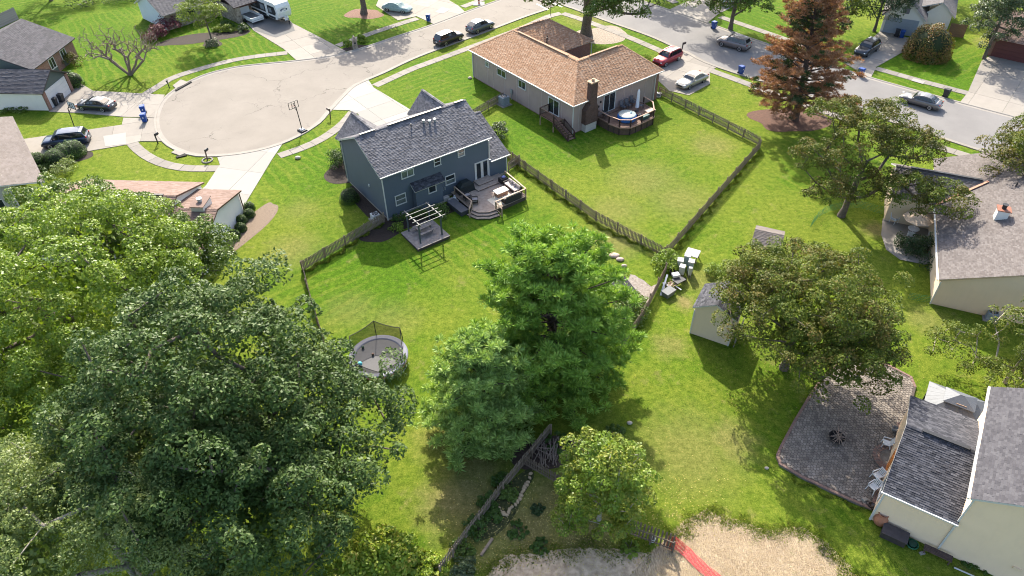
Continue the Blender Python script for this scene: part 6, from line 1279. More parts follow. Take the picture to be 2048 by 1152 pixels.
def wicker_chair(label, x, y, rz):
    o = at_b('wicker_armchair', label, 'chair', x, y, z, rz); m = MB(); m.box(-.34, .34, -.34, .34, .2, .36); m.build('seat', WICK, o); m = MB(); m.hexa([(-.34, .26, .36), (.34, .26, .36), (.34, .34, .36), (-.34, .34, .36)], [(-.34, .36, .85), (.34, .36, .85), (.34, .44, .85), (-.34, .44, .85)]); m.build('backrest', WICK, o)
    for s_ in (-1, 1): MB().box(s_ * .34 - .05, s_ * .34 + .05, -.34, .34, .52, .58).build('armrest', WICK, o)
    for a in (-.3, .3):
        for b in (-.3, .3): MB().box(a - .03, a + .03, b - .03, b + .03, 0, .52 if b < 0 else .2).build('leg', WICK, o)
    MB().cbox(-.3, .3, -.3, .26, .36, .46, .03).build('cushion', GREYC, o); return o
wicker_chair('wicker armchair beside the covered grill', 8.1, -2.1, R(80)); wicker_chair('wicker armchair at the angled deck steps', 8.3, -3.2, R(60))
hx = thing('storage_bench', 'long charcoal storage bench outside the deck rail', 'bench', bl(6.6, -2.6), ba + R(92)); m = MB(); m.cbox(-1.25, 1.25, -.42, .42, .0, .5, .02); m.build('box', M('charcoal_board', (.055, .055, .06), .8, .2), hx); MB().cbox(-1.3, 1.3, -.47, .47, .5, .56, .02).build('lid', M('charcoal_lid', (.095, .092, .10), .7, .2), hx)
# window-well step, tank and AC units
st = thing('stone_steps', 'pale stone steps and blocks against the blue wall', 'steps', bl(6.9, -.75), ba)
for i, (x, y, a, b, h) in enumerate(((-.5, .3, .9, .4, .5), (.15, -.15, 1.0, .45, .3), (.1, -.55, 1.1, .4, .22))): MB().cbox(x - a / 2, x + a / 2, y - b / 2, y + b / 2, 0, h, .03).build('stone_block', M('pale_stone_block', (.42, .38, .33), .9, .2, 3), st)
tk = thing('propane_tank', 'white propane tank beside the stone steps', 'gas bottle', bl(7.25, -1.0), 0); m = MB(); m.lathe([(.1, 0), (.15, .05), (.15, .38), (.1, .46), (.05, .5)], 14); m.build('bottle', WHITEP, tk); m = MB(); m.lathe([(.09, .46), (.09, .58), (.08, .58)], 10); m.build('collar', WHITEP, tk)
def ac(label, loc, rz, mat, s=.75, h=.75):
    o = thing('air_conditioner', label, 'air conditioner', loc, rz); MB().box(-s * .75, s * .75, -s * .75, s * .75, -.02, .08).build('pad', CONC, o); m = MB(); m.cbox(-s / 2, s / 2, -s / 2, s / 2, .08, h, .03); m.build('cabinet', mat, o)
    m = MB(); m.lathe([(s * .42, h), (s * .42, h + .03), (s * .38, h + .035), (s * .38, h + .008)], 18); g_ = m.build('fan_ring', DARKM, o)
    for i in range(5): a = i * 1.256; m = MB(); m.quad((0, 0, h + .015), (s * .34 * math.cos(a), s * .34 * math.sin(a), h + .012), (s * .34 * math.cos(a + .6), s * .34 * math.sin(a + .6), h + .024)); m.build('blade', STEEL, g_)
    for i in range(6): z_ = .16 + i * (h - .25) / 5; MB().box(-s / 2 - .01, s / 2 + .01, -s / 2 - .01, s / 2 + .01, z_, z_ + .02).build('louvre', STEEL, o)
ac('pale air conditioner in the mulch beside the blue house', bl(-.95, .9), ba, M('ac_white', (.55, .55, .54), .5)); g = G(1008, 209); ac('grey-blue air conditioner against the stucco wall', (g.x, g.y, 0), R(37), M('ac_grey', (.22, .25, .28), .5), 1.0, 1.15); g = G(1980, 636); ac('grey air conditioner by the bone sided house', (g.x, g.y, 0), R(-23), M('ac_grey', (.22, .25, .28), .5), .8, .75)
# pergola on its own low deck, with a picnic table
pd = thing('pergola_deck', 'low grey plank deck with the pergola and picnic table', 'deck', (*bo, 0), ba); boards(pd, [(-.2, -2.95), (3.4, -2.95), (3.4, -6.25), (-.2, -6.25)], .34, DKG); MB().box(-.15, 3.35, -6.2, -3.0, 0, .3).build('skirt', SKIRT, pd)
pg = thing('pergola', 'dark blue pergola with open slats on the low plank deck', 'pergola', (*bo, 0), ba); PGM = M('pergola_paint', (.06, .075, .088), .6, .12); PGS = M('grey_slat', (.10, .102, .098), .6, .12)
for x, y in ((.5, -5.55), (2.85, -5.65), (.55, -3.2), (2.95, -3.2)): MB().box(x - .06, x + .06, y - .06, y + .06, .34, 2.62).build('post', PGM, pg)
for x in (.5, 2.9): MB().box(x - .05, x + .05, -6.0, -2.9, 2.5, 2.64).build('beam', PGS, pg)
for y in (-5.85, -5.2, -4.55, -3.9): MB().box(.1, 3.3, y - .03, y + .03, 2.645, 2.72).build('slat', PGS, pg)
MB().box(.2, 3.2, -3.12, -3.04, 2.45, 2.62).build('beam', PGM, pg)
pt_ = thing('picnic_table', 'weathered grey picnic table under the pergola', 'picnic table', bl(1.75, -4.15, .34), ba + R(3))
for i in range(5): MB().box(-.85, .85, -.38 + i * .155, -.24 + i * .155, .70, .74).build('top_board', DKG, pt_)
for s_ in (-1, 1):
    for i in range(2): MB().box(-.85, .85, s_ * .72 - .14 + i * .145, s_ * .72 - .005 + i * .145, .42, .455).build('seat_board', DKG, pt_)
for x in (-.6, .6):
    m = MB(); m.beam((x, -.62, 0), (x, -.2, .7), .06, .09); m.beam((x, .62, 0), (x, .2, .7), .06, .09); m.beam((x, -.85, .38), (x, .85, .38), .06, .09); m.build('leg_frame', DKG, pt_)

# ------------------------------------------------------------------ stucco house deck, tub, stairs
eo, ea = (7.443, 75.265), R(37.21)
def el(x, y, z=0): return Vector((eo[0] + x * math.cos(ea) - y * math.sin(ea), eo[1] + x * math.sin(ea) + y * math.cos(ea), z))
RED = M('red_brown_deck', (.20, .12, .085), .75, .18, 3, .3); DRR = M('dark_red_rail', (.045, .022, .02), .6, .15); LPOST = M('copper_board', (.33, .20, .14), .7, .15)
d2 = thing('deck', 'raised red-brown deck with dark railing behind the stucco house', 'deck', (*eo, 0), ea); z2 = 1.0
o2 = [(3.75, -.03), (3.75, -2.1), (4.05, -3.6), (5.05, -4.45), (6.9, -4.5), (9.0, -4.4), (10.4, -2.9), (10.6, -.03)]
boards(d2, o2, z2, RED); MB().prism([(x + (7 - x) * .03, y + (-2 - y) * .03) for x, y in o2], 0, z2 - .035).build('skirt', M('brown_skirt_board', (.10, .062, .045), .8, .25, 4), d2)
for a, b in zip(o2[1:], o2[2:]):
    a, b = Vector(a), Vector(b); k = max(1, int((b - a).length / .75)); MB().beam((*a, z2 - .03), (*b, z2 - .03), .16, .1).build('rim_board', LPOST, d2)
    for i in range(k + 1): p = a.lerp(b, i / k); p = p + (Vector((7, -2)) - p) * .015; MB().box(p.x - .04, p.x + .04, p.y - .04, p.y + .04, 0, z2 - .08).build('skirt_batten', SKIRT, d2)
railing(d2, [(3.8, -.15, z2), (3.82, -2.1, z2), (4.12, -3.55, z2), (5.08, -4.38, z2), (6.9, -4.42, z2), (8.95, -4.33, z2), (10.32, -2.85, z2), (10.5, -1.2, z2)], .95, LPOST, DRR, .12, posts=2)
MB().box(4.7, 7.6, -.55, -.03, z2, z2 + .16).build('door_step', RED, d2)
ld = thing('stair_landing', 'small dark landing with stairs under the stucco house side door', 'stairs', (*eo, 0), ea); zl = 1.28
boards(ld, [(-1.5, 1.7), (-.03, 1.7), (-.03, 4.3), (-1.5, 4.3)], zl, RED); railing(ld, [(-.1, 4.25, zl), (-1.45, 4.25, zl), (-1.45, 1.75, zl)], .95, DRR, DRR, .09)
for x, y in ((-1.42, 4.2), (-1.42, 1.8), (-.15, 1.8)): MB().box(x - .05, x + .05, y - .05, y + .05, 0, zl - .03).build('post', DKR, ld)
for i in range(8): y = 1.7 - i * .33; zz_ = zl - (i + 1) * zl / 9; MB().box(-1.5, -.45, y - .36, y, zz_ - .04, zz_).build('tread', RED, ld)
for x in (-1.52, -.43): m = MB(); m.beam((x, 1.7, zl - .12), (x, -1.05, .06), .05, .2); m.build('stringer', DRR, ld)
railing(ld, [(-1.45, 1.7, zl - .1), (-1.45, -.9, .05)], .9, DRR, DRR, .09); railing(ld, [(-.48, 1.0, zl - .4), (-.48, -.9, .05)], .9, DRR, DRR, .09)
ht_ = thing('hot_tub', 'round blue inflatable hot tub with a pale cover on the deck', 'hot tub', el(6.1, -2.75, z2), ea); m = MB(); n = 40; pr = [(.98, 0), (1.1, .12), (1.12, .36), (1.1, .6), (.98, .72)]
m.add([((r + .025 * (-1) ** i) * math.cos(2 * math.pi * i / n), (r + .025 * (-1) ** i) * math.sin(2 * math.pi * i / n), z_) for r, z_ in pr for i in range(n)], [(k_ * n + i, k_ * n + (i + 1) % n, (k_ + 1) * n + (i + 1) % n, (k_ + 1) * n + i) for k_ in range(4) for i in range(n)]); m.build('wall', M('blue_vinyl', (.02, .16, .50), .4, .15, 6), ht_)
m = MB(); m.lathe([(1.04, .70), (1.02, .75), (.85, .80), (.3, .88), (.05, .89)], 28); m.build('cover', M('tub_cover', (.27, .32, .31), .3, .12, 2), ht_); m = MB(); m.ell((.35, -.25, .88), (.17, .15, .10), 10, 6); m.build('cover_float', M('cover_valve', (.25, .42, .48), .4), ht_)
um = thing('folded_parasol', 'tall folded white parasol beside the hot tub', 'parasol', el(8.5, -2.05, z2), 0); m = MB(); m.lathe([(.28, 0), (.28, .06), (.06, .12)], 14); m.build('base', DARKM, um); m = MB(); m.cyl((0, 0, .1), (0, 0, 2.75), .025); m.build('pole', STEEL, um); m = MB(); n = 12; pr = [(.05, 2.85), (.12, 2.6), (.15, 1.8), (.17, 1.0), (.19, .55), (.15, .48)]
m.add([((r * (1 + .18 * (-1) ** i)) * math.cos(2 * math.pi * i / n), (r * (1 + .18 * (-1) ** i)) * math.sin(2 * math.pi * i / n), z_) for r, z_ in pr for i in range(n)], [(k_ * n + i, k_ * n + (i + 1) % n, (k_ + 1) * n + (i + 1) % n, (k_ + 1) * n + i) for k_ in range(5) for i in range(n)]); m.build('canopy', M('parasol_cloth', (.66, .66, .70), .8, .06), um)
CHM = M('sling_grey', (.10, .10, .11), .7, .15); CHF = M('chair_frame', (.05, .05, .055), .5)
def sling_chair(label, loc, rz, fm=None, sm=None, cat='chair', group=None):
    o = thing('patio_chair', label, cat, loc, rz, group); fm = fm or CHF; sm = sm or CHM
    MB().cbox(-.27, .27, -.28, .26, .41, .45, .015).build('seat', sm, o); m = MB(); m.hexa([(-.27, .24, .45), (.27, .24, .45), (.27, .28, .45), (-.27, .28, .45)], [(-.26, .42, 1.05), (.26, .42, 1.05), (.26, .46, 1.05), (-.26, .46, 1.05)]); m.build('backrest', sm, o)
    for s_ in (-1, 1):
        for y in (-.27, .27): MB().box(s_ * .28 - .02, s_ * .28 + .02, y - .02, y + .02, 0, .62 if y < 0 else .44).build('leg', fm, o)
        MB().box(s_ * .28 - .03, s_ * .28 + .03, -.3, .3, .62, .65).build('armrest', fm, o)
    return o
for x, y, rz, lb in ((7.5, -.75, 0, 'grey sling chair next to the sliding door'), (8.35, -.75, 0, 'grey sling chair in the middle against the stucco wall'), (9.3, -.6, -.1, 'grey sling chair furthest from the sliding door'), (9.4, -1.8, .5, 'grey sling chair behind the folded parasol')): sling_chair(lb + ' on the raised deck', el(x, y, z2), ea + rz, group='sling chairs on the raised deck')
sling_chair('dark chair between the door step and the deck rail', el(4.5, -.9, z2), ea + R(70))
tb = thing('patio_table', 'pale wooden low table in the deck corner', 'table', el(9.3, -3.4, z2), ea); MB().cbox(-.6, .6, -.42, .42, .4, .46, .02).build('top', M('pale_table_wood', (.50, .38, .28), .7), tb)
for x in (-.5, .5):
    for y in (-.34, .34): MB().box(x - .04, x + .04, y - .04, y + .04, 0, .4).build('leg', DKR, tb)
pm = thing('pump_unit', 'dark pump box with pale hose fittings beside the hot tub', 'pump', el(7.6, -3.3, z2), ea); MB().cbox(-.2, .2, -.18, .18, 0, .38, .03).build('housing', DARKM, pm); m = MB(); m.ell((.25, .15, .2), (.16, .14, .14), 8, 6); m.build('filter', WHITEP, pm)
tt = thing('teal_cooler', 'teal storage tub on the deck behind the railing', 'tub', el(7.9, -3.95, z2), ea); m = MB(); m.cbox(-.55, .55, -.22, .22, 0, .4, .03); m.build('tub', M('teal_plastic', (.05, .14, .14), .5), tt); MB().cbox(-.57, .57, -.24, .24, .4, .44, .01).build('lid', M('teal_plastic', (.05, .14, .14), .5), tt)
jk = thing('garden_clutter', 'grey buckets and hose at the picket fence end by the stucco house', 'clutter', (*G(1311, 192).to_2d(), 0), 0); m = MB(); m.lathe([(.2, 0), (.26, .5), (.24, .5)], 12); m.build('bucket', STEEL, jk); m = MB(); m.lathe([(.25, 0), (.3, .3), (.28, .3)], 12, (.5, .2, 0)); m.build('bucket', STEEL, jk); m = MB(); m.tube([(.3 * math.cos(i * .6) + .3, .3 * math.sin(i * .6) - .4, .05 + .01 * i) for i in range(24)], .025, 5); m.build('hose', M('grey_hose', (.3, .3, .3), .6), jk)

# ------------------------------------------------------------------ trampoline
tg = G(757, 712, .85); tp = thing('trampoline', 'round trampoline with grey pad and sagging black safety net', 'trampoline', (tg.x, tg.y, 0), R(10)); Rr = 2.3; Zt = .85
m = MB(); m.lathe([(1.9, Zt - .03), (1.9, Zt)], 48); m.build('jumping_mat', M('trampoline_mat', (.06, .058, .061), .7, .12, 2), tp)
PADM = M('trampoline_pad', (.095, .10, .145), .6, .12, 3); PW = M('pad_pink_edge', (.50, .20, .22), .6)
m = MB(); m.lathe([(Rr, Zt - .02), (Rr + .04, Zt + .02), (Rr - .05, Zt + .06), (1.95, Zt + .05), (1.86, Zt + .012)], 48); m.f = m.f[:-2]; m.build('pad', PADM, tp)
m = MB(); m.lathe([(Rr + .01, Zt - .22), (Rr + .045, Zt - .01)], 48); m.f = m.f[:-2]; m.build('pad_skirt', PW, tp)
m = MB()
for i, (a, w) in enumerate(((-1.42, .10), (-1.36, .06), (-1.29, .1), (-1.22, .06))): # pale printed marks on the pad
    c_, s_ = math.cos(a), math.sin(a); m.quad(*[(c_ * r - s_ * t, s_ * r + c_ * t, Zt + .064) for r, t in ((2.0, -w / 2), (2.2, -w / 2), (2.2, w / 2), (2.0, w / 2))])
m.build('pad_print', WHITEP, tp)
for i in range(6):
    a = i * math.pi / 3 + .3; x, y = 2.2 * math.cos(a), 2.2 * math.sin(a); m = MB(); m.cyl((x, y, 0), (x, y, Zt), .035); a2 = a + .35; x2, y2 = 2.2 * math.cos(a2), 2.2 * math.sin(a2); m.cyl((x2, y2, 0), (x2, y2, Zt), .035); m.cyl((x, y, .03), (x2, y2, .03), .035); m.build('leg', STEEL, tp)
def net_mat():
    t = NT('safety_net'); t.base((.01, .01, .012)); t.p.inputs['Roughness'].default_value = .8; v = t.coord(); tr = t.node('BsdfTransparent'); mx = t.node('MixShader'); mx.inputs[0].default_value = .6
    t.link(tr.outputs[0], mx.inputs[1]); t.link(t.p.outputs[0], mx.inputs[2]); t.link(mx.outputs[0], t.out.inputs[0]); return t.m
NETM = net_mat(); np_ = 6; tops = []
for i in range(np_):
    a = i * 2 * math.pi / np_ + .55; hh = (2.45, 2.5, 2.4, 1.9, 1.1, 1.3)[i]; rr_ = (2.28, 2.35, 2.3, 2.3, 2.0, 2.2)[i]; tops.append((rr_ * math.cos(a), rr_ * math.sin(a), hh))
    m = MB(); b0 = (2.3 * math.cos(a), 2.3 * math.sin(a), .2); mid = (2.38 * math.cos(a), 2.38 * math.sin(a), 1.3); m.tube([b0, mid if hh > 1.4 else tops[-1], tops[-1]], .035, 6) if hh > 1.4 else m.tube([b0, tops[-1]], .035, 6); m.build('net_pole', BLKP, tp)
m = MB(); seg = 6; P3 = []
for i in range(np_):
    a, b = Vector(tops[i]), Vector(tops[(i + 1) % np_])
    for k_ in range(seg): f = k_ / seg; p = a.lerp(b, f); p.z -= .5 * f * (1 - f); P3.append(p)
n = len(P3); lo = [Vector((1.95 * math.cos(math.atan2(p.y, p.x)), 1.95 * math.sin(math.atan2(p.y, p.x)), Zt + .03)) for p in P3]; m.add(lo + P3, [(i, (i + 1) % n, n + (i + 1) % n, n + i) for i in range(n)]); m.build('safety_net', NETM, tp, True)
m = MB(); m.tube(P3 + [P3[0]], .03, 5); m.build('net_rope', BLKP, tp)
for i, (x, y, r, c_, lb) in enumerate(((-1.35, .9, .12, (.05, .08, .05), 'dark ball near the pole side of the trampoline mat'), (-.45, .1, .11, (.12, .06, .04), 'brown ball in the middle of the trampoline mat'), (-1.3, -1.0, .2, (.08, .36, .42), 'turquoise ball under the oak edge on the trampoline'))):
    m = MB(); m.ell((0, 0, r), r, 12, 8); o = m.build('toy_ball', M('ball_%d' % i, c_, .5), None, True); o.location = (tg.x + x, tg.y + y, Zt + .005); tag(o, lb, 'ball')
# ------------------------------------------------------------------ hives and heap by the fence
HIVE = M('hive_paint', (.36, .39, .36), .6, .06, 3); HIVG = M('hive_green', (.28, .345, .31), .6, .08, 3)
def hive(label, px, n, w, rz, mat, z0=.3):
    g = G(*px); o = thing('beehive', label, 'beehive', (g.x, g.y, 0), rz, 'white hive stacks by the vine'); 
    for x in (-w * .38, w * .38):
        for y in (-w * .4, w * .4): MB().box(x - .03, x + .03, y - .03, y + .03, 0, z0).build('leg', DKG, o)
    for i in range(n): MB().box(-w / 2, w / 2, -w * .55, w * .55, z0 + i * .25 + .004, z0 + (i + 1) * .25 - .004).build('hive_box', mat, o)
    zt = z0 + n * .25; MB().cbox(-w / 2 - .03, w / 2 + .03, -w * .55 - .03, w * .55 + .03, zt, zt + .09, .015).build('lid', M('hive_lid', (.36, .36, .345), .5), o); return o
hive('tall white hive stack next to the feathery shrub side', (1379, 545), 4, .48, R(-20), HIVG); hive('pale green hive stack behind the other white hives', (1372, 533), 4, .5, R(-28), HIVG); hive('white hive stack beside the vine', (1358, 538), 3, .5, R(-15), HIVE); hive('white hive stack in front of its neighbours', (1362, 551), 3, .46, R(-25), HIVE); hive('small white hive box on a post', (1378, 554), 3, .26, R(-10), HIVE)
g = G(1383, 518); wt = thing('work_table', 'white square table top beyond the hives', 'table', (g.x, g.y, 0), R(-28)); MB().cbox(-.62, .62, -.6, .6, .72, .78, .015).build('top', M('table_white', (.27, .265, .26), .6), wt)
for x in (-.52, .52):
    for y in (-.5, .5): MB().box(x - .04, x + .04, y - .04, y + .04, 0, .72).build('leg', DKG, wt)
g = G(1355, 570); wh = thing('wheelbarrow', 'wheelbarrow with a white box lying across it', 'wheelbarrow', (g.x, g.y, 0), R(35)); m = MB(); m.hexa([(-.3, -.25, .35), (.35, -.25, .35), (.35, .25, .35), (-.3, .25, .35)], [(-.5, -.38, .65), (.6, -.38, .6), (.6, .38, .6), (-.5, .38, .65)]); m.build('tray', DARKM, wh); m = MB(); m.lathe([(.08, -.05), (.2, -.05), (.2, .05), (.08, .05)], 14); m.v = [(.85 + a, c_, .2 + b) for a, b, c_ in m.v]; m.build('wheel', TYRE, wh)
for s_ in (-1, 1): m = MB(); m.beam((.85, s_ * .08, .2), (-1.0, s_ * .32, .55), .04, .05); m.beam((-.35, s_ * .25, .45), (-.4, s_ * .25, 0), .04, .04); m.build('handle', DKR, wh)
g = G(1349, 563); bx = thing('polystyrene_box', 'white box lying on the wheelbarrow', 'box', (g.x, g.y, .66), R(15)); FOAM = M('foam_white', (.5, .5, .5), .7); MB().cbox(-.3, .3, -.24, .24, 0, .2, .02).build('box', FOAM, bx); MB().cbox(-.32, .32, -.26, .26, .2, .24, .02).build('lid', FOAM, bx)
g = G(1336, 590); tk = thing('grey_tub', 'grey-green tub under boards beside the fence', 'tub', (g.x, g.y, 0), R(40)); m = MB(); m.hexa([(-.45, -.3, 0), (.45, -.3, 0), (.45, .3, 0), (-.45, .3, 0)], [(-.55, -.38, .5), (.55, -.38, .5), (.55, .38, .5), (-.55, .38, .5)]); m.build('tub', M('tub_grey', (.13, .15, .14), .6), tk); MB().cbox(-.58, .58, -.4, .4, .5, .55, .02).build('lid', M('tub_lid', (.10, .105, .11), .6), tk)
lp = thing('scrap_pile', 'heap of boards and scrap wood behind the grey tub', 'wood pile', (*G(1342, 575).to_2d(), 0), 0)
for i in range(14): a = rnd.uniform(0, 3.1); x, y = rnd.uniform(-.7, .7), rnd.uniform(-.6, .5); L = rnd.uniform(.4, .9); m = MB(); m.beam((x - L * math.cos(a) / 2, y - L * math.sin(a) / 2, .05 + i * .03), (x + L * math.cos(a) / 2, y + L * math.sin(a) / 2, .1 + i * .03), .1, .03); m.build('plank', (DKG, DKR, BROWNM, STEEL)[i % 4], lp)
ln_ = thing('leaning_board', 'long pale board leaning on the picket fence by the scrap', 'board', (*G(1326, 584).to_2d(), 0), 0); m = MB(); m.beam((-.3, -.5, .05), (.5, 1.3, .9), .16, .03); m.build('board', STEEL, ln_)
bk = thing('black_bucket', 'round black bucket by the vine', 'bucket', (*G(1344, 549).to_2d(), 0), 0); m = MB(); m.lathe([(.22, 0), (.28, .45), (.26, .45), (.2, .05)], 16); m.build('bucket', BLKP, bk)
# dark lean-to box beside the gravel
a, b = G(1243, 560, .9).to_2d(), G(1270, 570, .9).to_2d(); bx = thing('compost_box', 'dark slant-roofed box on the gravel under the tall pine', 'box', (*G(1246, 592).to_2d(), 0), R(32)); m = MB(); m.hexa([(-.7, -.9, 0), (.7, -.9, 0), (.7, .9, 0), (-.7, .9, 0)], [(-.7, -.9, .7), (.7, -.9, .7), (.7, .9, 1.2), (-.7, .9, 1.2)]); m.build('crate', DKG, bx)
for i in range(7): y0 = -1.0 + i * .29; m = MB(); z0, z1 = .72 + (y0 + .9) / 1.8 * .5, .72 + (y0 + .28 + .9) / 1.8 * .5; m.hexa([(-.8, y0, z0), (.8, y0, z0), (.8, y0 + .28, z1), (-.8, y0 + .28, z1)], [(-.8, y0, z0 + .04), (.8, y0, z0 + .04), (.8, y0 + .28, z1 + .03), (-.8, y0 + .28, z1 + .03)]); m.build('roof_board', M('tar_paper', (.03, .028, .034), .8, .3, 6), bx)
for i, (px, s_) in enumerate((((1228, 512), .55), ((1240, 520), .4), ((1248, 533), .3))): g = G(*px); m = MB(); m.ell((0, 0, .08), (s_, s_ * .7, .16), 9, 5); o = m.build('boulder', M('pink_stone', (.38, .29, .24), .9, .25, 4), None, True); o.location = (g.x, g.y, 0); tag(o, ('large flat', 'mid-sized flat', 'small flat')[i] + ' pinkish stone on the lawn behind the tall pine', 'stone')
for i, (px, s_, lb) in enumerate((((1259, 847), .22, 'pale stone lying in the grass by the young maple'), ((1533, 937), .16, 'pale stone on the grass at the patio corner'), ((596, 317), .35, 'lone pale boulder on the lawn by the pavement'), ((940, 157), .3, 'pale stone on the lawn at the stucco wall corner'))): g = G(*px); m = MB(); m.ell((0, 0, s_ * .35), (s_, s_ * .75, s_ * .5), 9, 6); o = m.build('boulder', M('pale_rock', (.42, .36, .30), .9, .25, 4), None, True); o.location = (g.x, g.y, 0); tag(o, lb, 'stone')

# ------------------------------------------------------------------ paver patio
P = [G(*p).to_2d() for p in [(1831, 775), (1822, 755), (1780, 733), (1724, 717), (1690, 716), (1640, 760), (1618, 790), (1588, 840), (1558, 898), (1551, 915), (1558, 932), (1600, 957), (1690, 1000), (1742, 1022), (1756, 985), (1775, 955), (1800, 905)]]
PAVC = M('stamped_stone', (0.164, 0.139, 0.114), .9, .3, 1.5, .6, c2=(0.248, 0.213, 0.178), isl=.25, bscale=25); PAVJ = M('patio_joint', (0.075, 0.060, 0.052), .95, .2); PAVB = M('border_brick', (0.168, 0.101, 0.080), .85, .3, 3, .4, c2=(0.248, 0.158, 0.127))
pat = sheet('patio_slab', P, .16, PAVJ, 'stamped paver patio with a brick border'); m = MB(); m.prism([tuple(p) for p in P], -.02, .155); m.build('patio_edge', M('patio_wall', (.16, .13, .11), .9, .3, 4, .6), pat)
# the stones of the patio: an uneven net of four- and five-sided pieces with open joints
cx = sum(p.x for p in P) / len(P); cy_ = sum(p.y for p in P) / len(P); inner = [((p.x - cx) * .955 + cx, (p.y - cy_) * .955 + cy_) for p in P]
def inside(pt, poly):
    c_ = False; n = len(poly)
    for i in range(n):
        a, b = poly[i], poly[i - 1]
        if (a[1] > pt[1]) != (b[1] > pt[1]) and pt[0] < (b[0] - a[0]) * (pt[1] - a[1]) / (b[1] - a[1]) + a[0]: c_ = not c_
    return c_
m = MB(); rr = random.Random(5); s_ = .23; x0 = min(p[0] for p in inner); y0 = min(p[1] for p in inner); NX = int((max(p[0] for p in inner) - x0) / s_) + 2; NY = int((max(p[1] for p in inner) - y0) / s_) + 2
cen = {(i, j): (x0 + (i + (.5 if j % 2 else 0) + rr.uniform(-.26, .26)) * s_, y0 + (j * .9 + rr.uniform(-.22, .22)) * s_) for i in range(-1, NX + 1) for j in range(-1, int(NY / .9) + 2)}
for (i, j), c0 in cen.items():
    if not inside(c0, inner): continue
    cell = [(c0[0] - .5, c0[1] - .5), (c0[0] + .5, c0[1] - .5), (c0[0] + .5, c0[1] + .5), (c0[0] - .5, c0[1] + .5)]
    for di in (-1, 0, 1):
        for dj in (-1, 0, 1):
            if (di or dj) and (i + di, j + dj) in cen:
                q = cen[(i + di, j + dj)]; a, b = q[0] - c0[0], q[1] - c0[1]; L = math.hypot(a, b); cell = clip(cell, a / L, b / L, (a * (c0[0] + q[0]) + b * (c0[1] + q[1])) / 2 / L - .014)
                if len(cell) < 3: break
    if len(cell) > 2 and area(cell) > .006: m.prism(cell, .15, .176 + rr.uniform(-.004, .004), .012)
o = m.build('paving_stones', PAVC, pat); o['kind'] = 'stuff'
# border bricks, laid one by one round the edge
Lp = [0.0]
for i in range(len(P)): Lp.append(Lp[-1] + (P[(i + 1) % len(P)] - P[i]).length)
bm = MB().cbox(-.135, .135, -.1, .1, .12, .185, .012).mesh('brick', PAVB); d = .1
while d < Lp[-1] - Lp[-1] * .22:
    k = max(i for i in range(len(P)) if Lp[i] <= d); a, b = P[k], P[(k + 1) % len(P)]; f = (d - Lp[k]) / (Lp[k + 1] - Lp[k]); p = a.lerp(b, f); t = (b - a).normalized(); nn = Vector((cx - p.x, cy_ - p.y)).normalized(); p = p + nn * .11
    link('brick', bm, pat, T(p.x, p.y, rnd.uniform(-.006, .006), math.atan2(t.y, t.x) + rnd.uniform(-.03, .03))); d += .285
# half-round brick step
g = G(1772, 925); sc = Vector((g.x + .35, g.y + .1)); hs_ = bpy.data.objects.new('patio_step', None); COL.objects.link(hs_); hs_.parent = pat
m = MB(); m.prism([(sc.x + 1.2 * math.cos(i * .25), sc.y + 1.2 * math.sin(i * .25)) for i in range(25)], .15, .30); m.build('step_base', PAVC, hs_)
for rad_, n in ((1.13, 26), (.88, 20)):
    for i in range(n): a = 2 * math.pi * i / n; m = MB(); m.cbox(-.11, .11, -.105, .105, .29, .325, .01); link('brick', m.mesh('brick', PAVB), hs_, T(sc.x + rad_ * math.cos(a), sc.y + rad_ * math.sin(a), 0, a))
# fire pit with heaped branches
g = G(1670, 882); fp = thing('fire_pit', 'round black fire pit heaped with branches on the patio', 'fire pit', (g.x, g.y, .18)); m = MB(); m.lathe([(.3, .05), (.48, .18), (.55, .34), (.52, .34), (.4, .14)], 22); m.build('bowl', M('burnt_steel', (.02, .016, .015), .7), fp)
for i in range(4): a = i * 1.57 + .4; m = MB(); m.beam((.42 * math.cos(a), .42 * math.sin(a), 0), (.46 * math.cos(a), .46 * math.sin(a), .22), .04, .04); m.build('leg', DARKM, fp)
BR = M('dry_branch', (.24, .18, .14), .9, .4, 6)
for i in range(16): a = rnd.uniform(0, 3.14); L = rnd.uniform(.35, .62) if i < 13 else .85; x, y = rnd.uniform(-.16, .16), rnd.uniform(-.16, .16); z_ = .3 + i * .018; m = MB(); m.cyl((x - L * math.cos(a), y - L * math.sin(a), z_ - .04), (x + L * math.cos(a) * .8, y + L * math.sin(a) * .8, z_ + rnd.uniform(0, .12)), rnd.uniform(.02, .04), .014, 6); m.build('branch', BR, fp)
